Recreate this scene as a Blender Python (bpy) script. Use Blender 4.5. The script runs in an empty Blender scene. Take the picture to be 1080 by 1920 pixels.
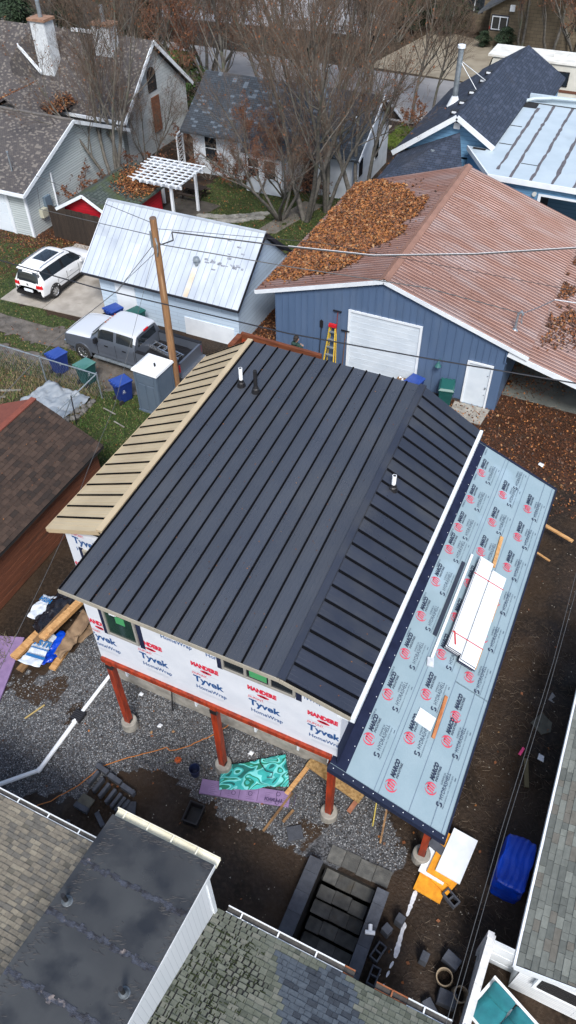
import bpy, math, random
import numpy as np
from mathutils import Vector, Matrix, noise as mnoise

random.seed(11)
rng = np.random.default_rng(11)
scene = bpy.context.scene
COL = scene.collection
PI = math.pi

# ------------------------------------------------------------ camera
cam_data = bpy.data.cameras.new('camera')
cam = bpy.data.objects.new('camera', cam_data)
COL.objects.link(cam)
_pitch, _roll, _yaw = math.radians(46.306), math.radians(-0.832), math.radians(-25.665)
_fw = Vector((math.sin(_yaw) * math.cos(_pitch), math.cos(_yaw) * math.cos(_pitch), -math.sin(_pitch)))
_r = _fw.cross(Vector((0, 0, 1))).normalized()
_u = _r.cross(_fw)
_r2 = _r * math.cos(_roll) + _u * math.sin(_roll)
_u2 = -_r * math.sin(_roll) + _u * math.cos(_roll)
cam.matrix_world = Matrix(((_r2.x, _u2.x, -_fw.x, 0), (_r2.y, _u2.y, -_fw.y, 0), (_r2.z, _u2.z, -_fw.z, 20.0), (0, 0, 0, 1)))
cam_data.sensor_fit = 'VERTICAL'
cam_data.sensor_height = 36.0
cam_data.sensor_width = 36.0 * 1080 / 1920
cam_data.lens = 26.604
cam_data.clip_end = 1500
scene.camera = cam

# ------------------------------------------------------------ light
SUN_EL, SUN_AZ = math.radians(50), math.radians(152)      # azimuth from +Y towards +X
world = bpy.data.worlds.new('World')
scene.world = world
world.use_nodes = True
wn = world.node_tree
bg = wn.nodes['Background']
sky = wn.nodes.new('ShaderNodeTexSky')
sky.sky_type = 'NISHITA'
sky.sun_disc = False
sky.sun_elevation = SUN_EL
sky.sun_rotation = SUN_AZ
sky.air_density = 1.2
sky.dust_density = 3.0
sky.ozone_density = 1.0
wn.links.new(sky.outputs[0], bg.inputs[0])
bg.inputs[1].default_value = 0.105
sun_data = bpy.data.lights.new('sun', 'SUN')
sun = bpy.data.objects.new('sun', sun_data)
COL.objects.link(sun)
sun_data.energy = 1.9
sun_data.angle = math.radians(16)
sun_data.color = (1.0, 0.985, 0.97)
_sd = Vector((math.sin(SUN_AZ) * math.cos(SUN_EL), math.cos(SUN_AZ) * math.cos(SUN_EL), math.sin(SUN_EL)))
sun.rotation_euler = _sd.to_track_quat('Z', 'Y').to_euler()
scene.view_settings.view_transform = 'Standard'
scene.view_settings.look = 'None'
scene.view_settings.exposure = 0.93
scene.view_settings.gamma = 1.0
scene.view_settings.use_curve_mapping = False

# ------------------------------------------------------------ materials
def srgb(h):
    v = [int(h[i:i + 2], 16) / 255 for i in (0, 2, 4)]
    return tuple(((c / 12.92) if c <= 0.04045 else ((c + 0.055) / 1.055) ** 2.4) for c in v)

MATS = {}
def mat(name, c1, c2=None, scale=3.0, rough=0.8, bump=0.0, bscale=None, metal=0.0, var=0.0, stretch=(1, 1, 1),
        lo=0.35, hi=0.65, c3=None, s3=0.6, t3=(0.58, 0.7), spec=0.5, detail=5.0, rvar=0.0, lines=None):
    """noise blend of c1/c2 in world space, optional blotches c3, bump and per-object value variation"""
    if name in MATS: return MATS[name]
    m = bpy.data.materials.new(name); m.use_nodes = True
    nt = m.node_tree; N = nt.nodes; L = nt.links
    b = N['Principled BSDF']
    b.inputs['Roughness'].default_value = rough
    b.inputs['Metallic'].default_value = metal
    b.inputs['Specular IOR Level'].default_value = spec
    if isinstance(c1, str): c1 = srgb(c1)
    if isinstance(c2, str): c2 = srgb(c2)
    if isinstance(c3, str): c3 = srgb(c3)
    geo = N.new('ShaderNodeNewGeometry')
    mp = N.new('ShaderNodeMapping'); mp.inputs['Scale'].default_value = stretch
    L.new(geo.outputs['Position'], mp.inputs['Vector'])
    out = None
    def ntex(s, d=detail):
        n = N.new('ShaderNodeTexNoise'); n.inputs['Scale'].default_value = s; n.inputs['Detail'].default_value = d
        L.new(mp.outputs[0], n.inputs['Vector']); return n
    def mixc(fac, a, bb):
        x = N.new('ShaderNodeMix'); x.data_type = 'RGBA'
        for idx, v in ((6, a), (7, bb)):
            if isinstance(v, tuple): x.inputs[idx].default_value = (*v, 1)
            else: L.new(v, x.inputs[idx])
        if isinstance(fac, float): x.inputs[0].default_value = fac
        else: L.new(fac, x.inputs[0])
        return x.outputs[2]
    def step(sock, a, bb):
        r = N.new('ShaderNodeMapRange'); r.inputs[1].default_value = a; r.inputs[2].default_value = bb
        L.new(sock, r.inputs[0]); return r.outputs[0]
    if c2 is not None:
        out = mixc(step(ntex(scale).outputs[0], lo, hi), c1, c2)
    else:
        out = c1
    if c3 is not None:
        out = mixc(step(ntex(s3, 8).outputs[0], *t3), out, c3)
    if var > 0:
        oi = N.new('ShaderNodeObjectInfo')
        r = N.new('ShaderNodeMapRange'); r.inputs[3].default_value = 1 - var; r.inputs[4].default_value = 1 + var
        L.new(oi.outputs['Random'], r.inputs[0])
        h = N.new('ShaderNodeHueSaturation'); L.new(r.outputs[0], h.inputs['Value'])
        if isinstance(out, tuple): h.inputs['Color'].default_value = (*out, 1)
        else: L.new(out, h.inputs['Color'])
        out = h.outputs[0]
    if isinstance(out, tuple): b.inputs['Base Color'].default_value = (*out, 1)
    else: L.new(out, b.inputs['Base Color'])
    if rvar > 0:
        r = N.new('ShaderNodeMapRange'); r.inputs[1].default_value = .3; r.inputs[2].default_value = .7
        r.inputs[3].default_value = rough - rvar; r.inputs[4].default_value = rough + rvar
        L.new(ntex(1.3).outputs[0], r.inputs[0]); L.new(r.outputs[0], b.inputs['Roughness'])
    if bump > 0:
        bp = N.new('ShaderNodeBump'); bp.inputs['Strength'].default_value = bump; bp.inputs['Distance'].default_value = 0.02
        L.new(ntex(bscale or scale * 6, 3).outputs[0], bp.inputs['Height']); L.new(bp.outputs[0], b.inputs['Normal'])
    MATS[name] = m
    return m

def brickmat(name, ca, cb, mortar, w=0.3, h=0.14, msize=0.006, c3=None, s3=0.5, t3=(0.55, 0.7), rough=0.85, bump=0.6, rot=False, offset=0.5, bias=0.0, light=None, lt=0.8):
    """pattern in metres on the face's own UVs: shingles, siding, blocks too far to build singly"""
    if name in MATS: return MATS[name]
    m = bpy.data.materials.new(name); m.use_nodes = True
    nt = m.node_tree; N = nt.nodes; L = nt.links
    b = N['Principled BSDF']; b.inputs['Roughness'].default_value = rough
    uv = N.new('ShaderNodeUVMap'); mp = N.new('ShaderNodeMapping')
    if rot: mp.inputs['Rotation'].default_value = (0, 0, PI / 2)
    L.new(uv.outputs[0], mp.inputs[0])
    t = N.new('ShaderNodeTexBrick'); L.new(mp.outputs[0], t.inputs[0])
    f = lambda c: (*(srgb(c) if isinstance(c, str) else c), 1)
    t.inputs['Color1'].default_value = f(ca); t.inputs['Color2'].default_value = f(cb); t.inputs['Mortar'].default_value = f(mortar)
    t.inputs['Scale'].default_value = 1; t.inputs['Mortar Size'].default_value = msize; t.inputs['Mortar Smooth'].default_value = 0.1
    t.inputs['Brick Width'].default_value = w; t.inputs['Row Height'].default_value = h; t.inputs['Bias'].default_value = bias
    t.offset = offset
    col = t.outputs[0]
    if light is not None:          # a few paler tabs
        sc = N.new('ShaderNodeVectorMath'); sc.operation = 'MULTIPLY'; sc.inputs[1].default_value = (1 / w, 1 / h, 1); L.new(mp.outputs[0], sc.inputs[0])
        wn_ = N.new('ShaderNodeTexWhiteNoise'); wn_.noise_dimensions = '2D'
        fl = N.new('ShaderNodeVectorMath'); fl.operation = 'FLOOR'; L.new(sc.outputs[0], fl.inputs[0]); L.new(fl.outputs[0], wn_.inputs[0])
        gt = N.new('ShaderNodeMath'); gt.operation = 'GREATER_THAN'; gt.inputs[1].default_value = lt; L.new(wn_.outputs[0], gt.inputs[0])
        x = N.new('ShaderNodeMix'); x.data_type = 'RGBA'; L.new(gt.outputs[0], x.inputs[0]); L.new(col, x.inputs[6]); x.inputs[7].default_value = f(light); col = x.outputs[2]
    if c3 is not None:
        geo = N.new('ShaderNodeNewGeometry')
        n = N.new('ShaderNodeTexNoise'); n.inputs['Scale'].default_value = s3; n.inputs['Detail'].default_value = 8; L.new(geo.outputs['Position'], n.inputs['Vector'])
        r = N.new('ShaderNodeMapRange'); r.inputs[1].default_value, r.inputs[2].default_value = t3; L.new(n.outputs[0], r.inputs[0])
        x = N.new('ShaderNodeMix'); x.data_type = 'RGBA'; L.new(r.outputs[0], x.inputs[0]); L.new(col, x.inputs[6]); x.inputs[7].default_value = f(c3); col = x.outputs[2]
    L.new(col, b.inputs['Base Color'])
    bp = N.new('ShaderNodeBump'); bp.inputs['Strength'].default_value = bump; bp.inputs['Distance'].default_value = 0.012; bp.invert = True
    L.new(t.outputs['Fac'], bp.inputs['Height']); L.new(bp.outputs[0], b.inputs['Normal'])
    MATS[name] = m
    return m

def glassmat(name, c, rough=0.05):
    if name in MATS: return MATS[name]
    m = mat(name, c, rough=rough, spec=0.9)
    return m

# ------------------------------------------------------------ mesh builder
def V(*a): return np.array(a, dtype=float)

class MB:
    def __init__(self): self.v = []; self.f = []; self.m = []
    def add(self, vs, fs, m=0):
        k = len(self.v); self.v.extend([tuple(map(float, p)) for p in vs])
        for f in fs: self.f.append(tuple(k + i for i in f)); self.m.append(m)
        return self
    def quad(self, a, b, c, d, m=0): return self.add([a, b, c, d], [(0, 1, 2, 3)], m)
    def poly(self, pts, m=0): return self.add(pts, [tuple(range(len(pts)))], m)
    def box(self, x0, x1, y0, y1, z0, z1, m=0):
        if x0 > x1: x0, x1 = x1, x0
        if y0 > y1: y0, y1 = y1, y0
        if z0 > z1: z0, z1 = z1, z0
        vs = [(x, y, z) for z in (z0, z1) for y in (y0, y1) for x in (x0, x1)]
        return self.add(vs, [(0, 2, 3, 1), (4, 5, 7, 6), (0, 1, 5, 4), (2, 6, 7, 3), (0, 4, 6, 2), (1, 3, 7, 5)], m)
    def hexa(self, bot, top, m=0):
        """solid between two quads given in the same (counter-clockwise from above) order"""
        return self.add(list(bot) + list(top), [(3, 2, 1, 0), (4, 5, 6, 7), (0, 1, 5, 4), (1, 2, 6, 5), (2, 3, 7, 6), (3, 0, 4, 7)], m)
    def slab(self, pts, t, m=0, mside=None, up=(0, 0, 1)):
        """polygon given as its top face (ccw), thickness t downwards along up"""
        n = len(pts); up = V(*up); tp = [V(*p) for p in pts]; bt = [p - up * t for p in tp]
        k = self.add(tp, [tuple(range(n))], m); ms = m if mside is None else mside
        self.add(bt, [tuple(range(n - 1, -1, -1))], ms)
        for i in range(n):
            j = (i + 1) % n
            self.quad(bt[i], bt[j], tp[j], tp[i], ms)
        return self
    def beam(self, a, b, w, h, m=0, up=(0, 0, 1)):
        """rectangular bar from a to b, w wide (sideways), h high, centred"""
        a = V(*a); b = V(*b); d = b - a; d = d / np.linalg.norm(d); up = V(*up)
        s = np.cross(d, up); n = np.linalg.norm(s)
        s = V(1, 0, 0) if n < 1e-6 else s / n
        u = np.cross(s, d); s = s * w / 2; u = u * h / 2
        return self.add([a - s - u, a + s - u, a + s + u, a - s + u, b - s - u, b + s - u, b + s + u, b - s + u],
                        [(0, 1, 2, 3), (7, 6, 5, 4), (0, 4, 5, 1), (1, 5, 6, 2), (2, 6, 7, 3), (3, 7, 4, 0)], m)
    def tube(self, pts, r, n=8, m=0, cap=True):
        pts = [V(*p) for p in pts]; k0 = len(self.v)
        if np.isscalar(r): r = [r] * len(pts)
        ref = V(0, 0, 1)
        for i, p in enumerate(pts):
            d = pts[min(i + 1, len(pts) - 1)] - pts[max(i - 1, 0)]; d = d / (np.linalg.norm(d) + 1e-9)
            rr = ref if abs(d @ ref) < 0.95 else V(1, 0, 0)
            s = np.cross(d, rr); s /= np.linalg.norm(s); u = np.cross(s, d)
            for j in range(n):
                a = 2 * PI * j / n
                self.v.append(tuple(p + (s * math.cos(a) + u * math.sin(a)) * r[i]))
        for i in range(len(pts) - 1):
            for j in range(n):
                a = k0 + i * n + j; b = k0 + i * n + (j + 1) % n
                self.f.append((a, b, b + n, a + n)); self.m.append(m)
        if cap:
            self.f.append(tuple(k0 + n - 1 - j for j in range(n))); self.m.append(m)
            e = k0 + (len(pts) - 1) * n
            self.f.append(tuple(e + j for j in range(n))); self.m.append(m)
        return self
    def cyl(self, x, y, z0, z1, r0, r1=None, n=16, m=0): return self.tube([(x, y, z0), (x, y, z1)], [r0, r0 if r1 is None else r1], n, m)
    def mesh(self, name, mats, org=(0, 0, 0), uv=True, smooth=False):
        me = bpy.data.meshes.new(name)
        vv = np.array(self.v, dtype=float) - np.array(org)
        me.from_pydata(vv.tolist(), [], self.f)
        if not isinstance(mats, (list, tuple)): mats = [mats]
        for m in mats: me.materials.append(m)
        if len(mats) > 1: me.polygons.foreach_set('material_index', self.m)
        if uv and len(self.f) < 6000:
            lay = me.uv_layers.new(name='UVMap')
            for p in me.polygons:
                nn = p.normal
                if abs(nn.z) > 0.999: a = Vector((1, 0, 0)); b = Vector((0, 1, 0))
                else:
                    a = Vector((0, 0, 1)).cross(nn).normalized(); b = nn.cross(a)
                for li in p.loop_indices:
                    w = Vector(self.v[me.loops[li].vertex_index])
                    lay.data[li].uv = (w.dot(a), w.dot(b))
        if smooth: me.polygons.foreach_set('use_smooth', [True] * len(me.polygons))
        me.update()
        return me
    def build(self, name, mats, parent=None, org=None, local=False, **kw):
        if local: o0 = (0, 0, 0)
        elif parent is not None: o0 = wloc(parent)
        elif org is not None: o0 = org
        else:
            a = np.array(self.v); o0 = ((a[:, 0].min() + a[:, 0].max()) / 2, (a[:, 1].min() + a[:, 1].max()) / 2, a[:, 2].min())
        me = self.mesh(name, mats, o0, **kw)
        o = bpy.data.objects.new(name, me); COL.objects.link(o)
        if parent is not None: o.parent = parent
        elif not local: o.location = o0
        return o

def wloc(o):
    p = Vector((0, 0, 0))
    while o is not None: p += o.location; o = o.parent
    return tuple(p)

def tag(o, label=None, cat=None, group=None, kind=None):
    if label: o['label'] = label
    if cat: o['category'] = cat
    if group: o['group'] = group
    if kind: o['kind'] = kind
    return o

def thing(name, label, cat, loc=(0, 0, 0), rz=0, group=None):
    o = bpy.data.objects.new(name, None); COL.objects.link(o)
    o.empty_display_size = 0.3
    o.location = loc; o.rotation_euler = (0, 0, rz)
    return tag(o, label, cat, group)

def inst(name, mesh, parent, loc, rot=(0, 0, 0), scale=(1, 1, 1)):
    """one more piece sharing a mesh; loc in the parent's frame"""
    o = bpy.data.objects.new(name, mesh); COL.objects.link(o); o.parent = parent
    o.location = loc; o.rotation_euler = rot; o.scale = scale
    return o

def kids(o): return [c for c in bpy.data.objects if c.parent == o]

def copy_tree(root, loc, rz=None, label=None, scale=None, group=None):
    ch = {}
    for o in bpy.data.objects:
        if o.parent is not None: ch.setdefault(o.parent.name, []).append(o)
    def rec(o, parent):
        c = o.copy(); COL.objects.link(c); c.parent = parent
        for k in ch.get(o.name, []): rec(k, c)
        return c
    r = rec(root, root.parent); r.location = loc
    if rz is not None: r.rotation_euler = (0, 0, rz)
    if scale is not None: r.scale = (scale,) * 3 if np.isscalar(scale) else scale
    if label: r['label'] = label
    if group: r['group'] = group
    return r

def wobble(me, amp, s=3.0, seed=0):
    for v in me.vertices:
        n = mnoise.noise_vector(v.co * s + Vector((seed, seed, seed)))
        v.co += n * amp

def np_mesh(name, verts, faces, mats, midx=None, parent=None, smooth=False):
    """verts (n,3), faces (m,k) arrays"""
    me = bpy.data.meshes.new(name)
    verts = np.asarray(verts, dtype=np.float32); faces = np.asarray(faces, dtype=np.int32)
    m, k = faces.shape
    me.vertices.add(len(verts)); me.vertices.foreach_set('co', verts.ravel())
    me.loops.add(m * k); me.loops.foreach_set('vertex_index', faces.ravel())
    me.polygons.add(m); me.polygons.foreach_set('loop_start', np.arange(0, m * k, k, dtype=np.int32))
    me.polygons.foreach_set('loop_total', np.full(m, k, dtype=np.int32))
    for mm in (mats if isinstance(mats, (list, tuple)) else [mats]): me.materials.append(mm)
    if midx is not None: me.polygons.foreach_set('material_index', np.asarray(midx, dtype=np.int32))
    if smooth: me.polygons.foreach_set('use_smooth', np.ones(m, dtype=bool))
    me.update(calc_edges=True)
    o = bpy.data.objects.new(name, me); COL.objects.link(o)
    if parent is not None: o.parent = parent
    return o

# ------------------------------------------------------------ value noise for ground masks
def vnoise(x, y, s, seed=0):
    g = np.random.default_rng(seed).random((64, 64))
    x = x * s + 100; y = y * s + 100
    xi = np.floor(x).astype(int); yi = np.floor(y).astype(int); fx = x - xi; fy = y - yi
    fx = fx * fx * (3 - 2 * fx); fy = fy * fy * (3 - 2 * fy)
    a = g[xi % 64, yi % 64]; b = g[(xi + 1) % 64, yi % 64]; c = g[xi % 64, (yi + 1) % 64]; d = g[(xi + 1) % 64, (yi + 1) % 64]
    return (a * (1 - fx) + b * fx) * (1 - fy) + (c * (1 - fx) + d * fx) * fy
def fbm(x, y, s, seed=0): return (vnoise(x, y, s, seed) * .5 + vnoise(x, y, s * 2.1, seed + 1) * .28 + vnoise(x, y, s * 4.3, seed + 2) * .22)
def inpoly(x, y, poly):
    c = np.zeros(x.shape, dtype=bool); n = len(poly); j = n - 1
    for i in range(n):
        xi, yi = poly[i]; xj, yj = poly[j]
        with np.errstate(divide='ignore', invalid='ignore'):
            c ^= ((yi > y) != (yj > y)) & (x < (xj - xi) * (y - yi) / (yj - yi + 1e-12) + xi)
        j = i
    return c

COMMON = dict(
    white=mat('white_paint', 'dfe4e8', 'cfd5da', 1.2, .5, rvar=.05),
    black=mat('black_plastic', (0.012, 0.012, 0.014), rough=.45),
    rubber=mat('tyre_rubber', (0.02, 0.02, 0.02), rough=.8),
    chrome=mat('bright_metal', (0.6, 0.62, 0.65), rough=.25, metal=.9),
    galv=mat('galvanised_steel', '9aa4ad', '7f8990', 6, .4, metal=.5),
    wood=mat('new_lumber', 'c79c68', 'a87c4c', 3, .7, bump=.3, stretch=(1, 6, 6)),
    wood_o=mat('old_lumber', '8a6b48', '5c452e', 3, .85, bump=.3, stretch=(6, 1, 6)),
    stain=mat('red_stained_wood', '9c3615', '6e2410', 2.5, .55, bump=.2, stretch=(4, 4, .6)),
    conc=mat('concrete', '9a978f', '7d7a73', 4, .9, bump=.3),
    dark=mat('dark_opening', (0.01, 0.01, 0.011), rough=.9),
    glass=mat('dark_glass', (0.015, 0.02, 0.025), rough=.06, spec=.8),
)
K = COMMON

# ============================================================ GROUND
GX0, GX1, GY0, GY1, GS = -45.0, 7.5, 1.5, 60.0, 0.15
nx = int(round((GX1 - GX0) / GS)) + 1; ny = int(round((GY1 - GY0) / GS)) + 1
gx = np.linspace(GX0, GX1, nx); gy = np.linspace(GY0, GY1, ny)
X, Y = np.meshgrid(gx, gy)
wx = X + (fbm(X, Y, 1.1, 3) - .5) * 1.3; wy = Y + (fbm(X, Y, 1.1, 7) - .5) * 1.3
P_GRAVEL = [(-13.6, 4.0), (-13.0, 6.6), (-12.2, 8.2), (-11.9, 10.2), (-9.8, 9.3), (-9.8, 20), (-3.4, 20), (-3.4, 9.0), (-1.0, 8.7), (-.5, 7.5), (-.55, 6.75), (-2.5, 6.75), (-3.4, 6.35), (-4.7, 6.2), (-5.6, 6.45), (-7.4, 6.75), (-8.2, 6.6), (-8.9, 5.3), (-10.1, 4.7), (-10.6, 3.5)]
P_HOLES = [[(-12.9, 7.0), (-12.4, 7.7), (-11.6, 8.3), (-11.0, 8.0), (-11.4, 7.4), (-12.1, 6.8)], [(-10.9, 7.6), (-10.4, 7.9), (-10.3, 7.2), (-10.8, 7.0)], [(-3.4, 7.0), (-2.9, 7.6), (-2.2, 7.4), (-2.6, 6.9)]]
def ring(x0, x1, y0, y1): return (wx > x0) & (wx < x1) & (wy > y0) & (wy < y1)
gravel = inpoly(wx, wy, P_GRAVEL).astype(float)
gravel[(wx > -4.2) & (wy < 9)] *= .72
for h in P_HOLES: gravel[inpoly(wx, wy, h)] = 0.25
gravel *= np.clip(.45 + fbm(X, Y, .9, 21) * 1.1, 0, 1)
grass = np.zeros_like(X)
grass[inpoly(wx, wy, [(-19.2, 17.2), (-19.3, 19.4), (-18.3, 21.0), (-14.0, 21.0), (-14.2, 16.0), (-15.6, 14.5), (-17.3, 16.4)])] = .95
grass[ring(-45, -27.6, 24.0, 31)] = .9; grass[ring(-45, -22.4, 23.75, 24.75)] = .95
grass[ring(-45, -20.5, 21.5, 22.35)] = .7; grass[ring(-25, -15, 35.0, 43.5)] = .85; grass[ring(-45, -18.5, 19.7, 20.5)] = .45
grass[ring(-19, -13.2, 45.5, 52.5)] = .3
grass[ring(-17.2, -14.4, 51.0, 55)] = 1.0
grass[ring(-45, -26, 60, 70)] = .3
grass[ring(-45, -18.8, 15, 20.2)] = .35
dry = np.zeros_like(X); dry[ring(-45, -18.8, 14, 21.0)] = .8; dry[ring(-32, -13, 31, 48)] = .35
track = np.zeros_like(X); track[ring(-45, -14, 22.35, 23.75)] = .9; track[ring(-45, -14, 20.5, 21.5)] = .9; track[ring(-22, -14, 21.4, 24.6)] = .85
leaf = np.zeros_like(X)
leaf[ring(-45, -23, 29.4, 32)] = .9; leaf[ring(-45, -27.3, 26.5, 29.6)] = .45; leaf[ring(-15, -12.9, 25.5, 34)] = .95; leaf[ring(-5.0, 8, 22.6, 34)] = .62
leaf[ring(-5, 8, 21.0, 22.8)] = .35; leaf[ring(-32, -13, 36, 50)] = .35; leaf[ring(-45, -20, 15, 20)] = .3; leaf[ring(-14.5, -10, 24.4, 26.0)] = .5
twig = np.zeros_like(X); twig[ring(.35, 3, 3, 17)] = .8
keep_leaf = leaf.copy()
zz = (fbm(X, Y, .5, 40) - .5) * .10 + (fbm(X, Y, 2.2, 44) - .5) * .05
zz += np.clip((X - 0.2) / 2, 0, 1) * (Y < 18) * (fbm(X, Y, 1.1, 60) - .4) * .12
edge = np.minimum(np.minimum(X - GX0, GX1 - X), np.minimum(Y - GY0, GY1 - Y)); zz *= np.clip(edge / 2, 0, 1)
zz[(X > -28.2) & (X < -14) & (Y > 24.2) & (Y < 31.5)] = 0.0
PIT = (-2.25, -0.75, 3.3, 6.45)
nearpit = (X > PIT[0] - .5) & (X < PIT[1] + .5) & (Y < PIT[3] + .6); zz[nearpit] = np.minimum(zz[nearpit], 0)
verts = np.stack([X.ravel(), Y.ravel(), zz.ravel()], 1)
ii, jj = np.meshgrid(np.arange(nx - 1), np.arange(ny - 1))
a = (jj * nx + ii).ravel(); faces = np.stack([a, a + 1, a + 1 + nx, a + nx], 1)
cxx = (X[:-1, :-1] + GS / 2).ravel(); cyy = (Y[:-1, :-1] + GS / 2).ravel()
inp = (cxx > PIT[0]) & (cxx < PIT[1]) & (cyy > PIT[2]) & (cyy < PIT[3])
faces = faces[~inp]
nb = len(verts)
R_ = 420.0
outer = [(-R_, -R_, 0), (R_, -R_, 0), (R_, GY0, 0), (-R_, GY0, 0), (-R_, GY1, 0), (R_, GY1, 0), (R_, R_, 0), (-R_, R_, 0), (GX0, GY0, 0), (GX0, GY1, 0), (GX1, GY0, 0), (GX1, GY1, 0)]
verts = np.concatenate([verts, np.array(outer)])
faces = np.concatenate([faces, np.array([[0, 1, 2, 3], [4, 5, 6, 7], [3, 8, 9, 4], [10, 2, 5, 11]]) + nb])

def ground_mat():
    m = bpy.data.materials.new('ground_mix'); m.use_nodes = True; nt = m.node_tree; N = nt.nodes; L = nt.links
    b = N['Principled BSDF']; b.inputs['Roughness'].default_value = .85; b.inputs['Specular IOR Level'].default_value = .3
    geo = N.new('ShaderNodeNewGeometry')
    def noise(s, d=5):
        n = N.new('ShaderNodeTexNoise'); n.inputs['Scale'].default_value = s; n.inputs['Detail'].default_value = d; L.new(geo.outputs['Position'], n.inputs['Vector']); return n.outputs[0]
    def mr(sock, a, b_, c=0, d=1):
        r = N.new('ShaderNodeMapRange'); r.inputs[1].default_value = a; r.inputs[2].default_value = b_; r.inputs[3].default_value = c; r.inputs[4].default_value = d; L.new(sock, r.inputs[0]); return r.outputs[0]
    def mx(fac, a_, b_):
        x = N.new('ShaderNodeMix'); x.data_type = 'RGBA'; L.new(fac, x.inputs[0])
        for idx, v in ((6, a_), (7, b_)):
            if isinstance(v, tuple): x.inputs[idx].default_value = (*v, 1)
            else: L.new(v, x.inputs[idx])
        return x.outputs[2]
    def math_(op, a_, b_):
        x = N.new('ShaderNodeMath'); x.operation = op
        for i, v in ((0, a_), (1, b_)):
            if isinstance(v, (int, float)): x.inputs[i].default_value = v
            else: L.new(v, x.inputs[i])
        return x.outputs[0]
    soil = mx(mr(noise(.55, 8), .4, .62), (0.012, 0.0076, 0.0044), (0.034, 0.020, 0.0105))
    soil = mx(mr(noise(9, 6), .45, .75), soil, (0.042, 0.028, 0.018))
    vor = N.new('ShaderNodeTexVoronoi'); vor.inputs['Scale'].default_value = 28; L.new(geo.outputs['Position'], vor.inputs['Vector'])
    sep = N.new('ShaderNodeSeparateColor'); L.new(vor.outputs['Color'], sep.inputs[0])
    grav = mx(mr(sep.outputs[0], .1, 1), (0.02, 0.021, 0.023), (0.12, 0.125, 0.135))
    grs = mx(mr(noise(5, 6), .35, .65), (0.018, 0.032, 0.008), (0.05, 0.062, 0.018))
    dryc = mx(mr(noise(7, 6), .35, .65), (0.03, 0.025, 0.014), (0.10, 0.082, 0.05))
    trk = mx(mr(noise(2.5, 7), .35, .7), (0.075, 0.066, 0.056), (0.15, 0.135, 0.118))
    lf = mx(mr(sep.outputs[1], .2, .9), (0.02, 0.010, 0.006), (0.08, 0.03, 0.013))
    col = soil
    for nm, c in (('dry', dryc), ('track', trk), ('gravel', grav), ('grass', grs), ('leaf', lf)):
        at = N.new('ShaderNodeAttribute'); at.attribute_name = nm
        w = mr(math_('ADD', at.outputs['Fac'], math_('MULTIPLY', math_('SUBTRACT', noise(3.7, 8), .5), 1.1)), .42, .58)
        col = mx(w, col, c)
    L.new(col, b.inputs['Base Color'])
    bp = N.new('ShaderNodeBump'); bp.inputs['Strength'].default_value = .7; bp.inputs['Distance'].default_value = .04
    L.new(noise(14, 6), bp.inputs['Height']); L.new(bp.outputs[0], b.inputs['Normal'])
    r = mr(noise(.8, 4), .4, .65, .55, .95); L.new(r, b.inputs['Roughness'])
    return m
ground = np_mesh('ground', verts, faces, ground_mat(), smooth=True)
tag(ground, 'dark wet soil, gravel and grass of the yards', kind='structure')
for nm, arr in (('gravel', gravel), ('grass', grass), ('dry', dry), ('track', track), ('leaf', leaf)):
    at = ground.data.attributes.new(nm, 'FLOAT', 'POINT')
    at.data.foreach_set('value', np.concatenate([arr.ravel(), np.full(len(outer), .45 if nm == 'dry' else 0.0)]).astype(np.float32))

def gz(x, y):
    """ground height at points"""
    xi = np.clip(((x - GX0) / GS), 0, nx - 1.001); yi = np.clip(((y - GY0) / GS), 0, ny - 1.001)
    i = xi.astype(int); j = yi.astype(int); fx = xi - i; fy = yi - j
    return (zz[j, i] * (1 - fx) + zz[j, i + 1] * fx) * (1 - fy) + (zz[j + 1, i] * (1 - fx) + zz[j + 1, i + 1] * fx) * fy
def gmask(arr, x, y):
    i = np.clip(((x - GX0) / GS).round().astype(int), 0, nx - 1); j = np.clip(((y - GY0) / GS).round().astype(int), 0, ny - 1)
    return arr[j, i]
def outpit(x, y): return ~((x > PIT[0] - .5) & (x < PIT[1] + .55) & (y < PIT[3] + .6))

# --- gravel stones (stuff)
def scatter(n, x0, x1, y0, y1, mask, thr=None):
    x = rng.uniform(x0, x1, n); y = rng.uniform(y0, y1, n)
    k = rng.random(n) < gmask(mask, x, y); k &= outpit(x, y)
    return x[k], y[k]
def tetra_stones(name, x, y, z, s, mats, nm):
    n = len(x)
    base = np.array([[1, 0, 0], [-.5, .87, 0], [-.5, -.87, 0], [0, 0, .9], [0.1, 0.1, -.5]])
    th = rng.uniform(0, 2 * PI, n); c, sn = np.cos(th), np.sin(th)
    v = base[None] * s[:, None, None] * rng.uniform(.6, 1.3, (n, 5, 3))
    vx = v[..., 0] * c[:, None] - v[..., 1] * sn[:, None]; vy = v[..., 0] * sn[:, None] + v[..., 1] * c[:, None]
    vv = np.stack([vx + x[:, None], vy + y[:, None], v[..., 2] + z[:, None]], -1).reshape(-1, 3)
    f = (np.arange(n) * 5)[:, None, None] + np.array([[0, 1, 3], [1, 2, 3], [2, 0, 3]])[None]
    mi = np.repeat(rng.integers(0, nm, n), 3)
    return np_mesh(name, vv, f.reshape(-1, 3), mats, mi)
sx, sy = scatter(110000, -13.6, -.4, 3.6, 9.6, gravel)
st = [mat('gravel_dark', (0.035, 0.038, 0.043)), mat('gravel_mid', (0.075, 0.082, 0.092)), mat('gravel_grey', (0.125, 0.132, 0.14)), mat('gravel_pale', (0.30, 0.315, 0.33)), mat('gravel_brown', (0.07, 0.055, 0.045))]
g = tetra_stones('gravel_stones', sx, sy, gz(sx, sy) + .004, rng.uniform(.011, .03, len(sx)), st, 5)
tag(g, 'loose grey crushed gravel spread over the yard in front of the raised house', 'gravel', kind='stuff')
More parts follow.
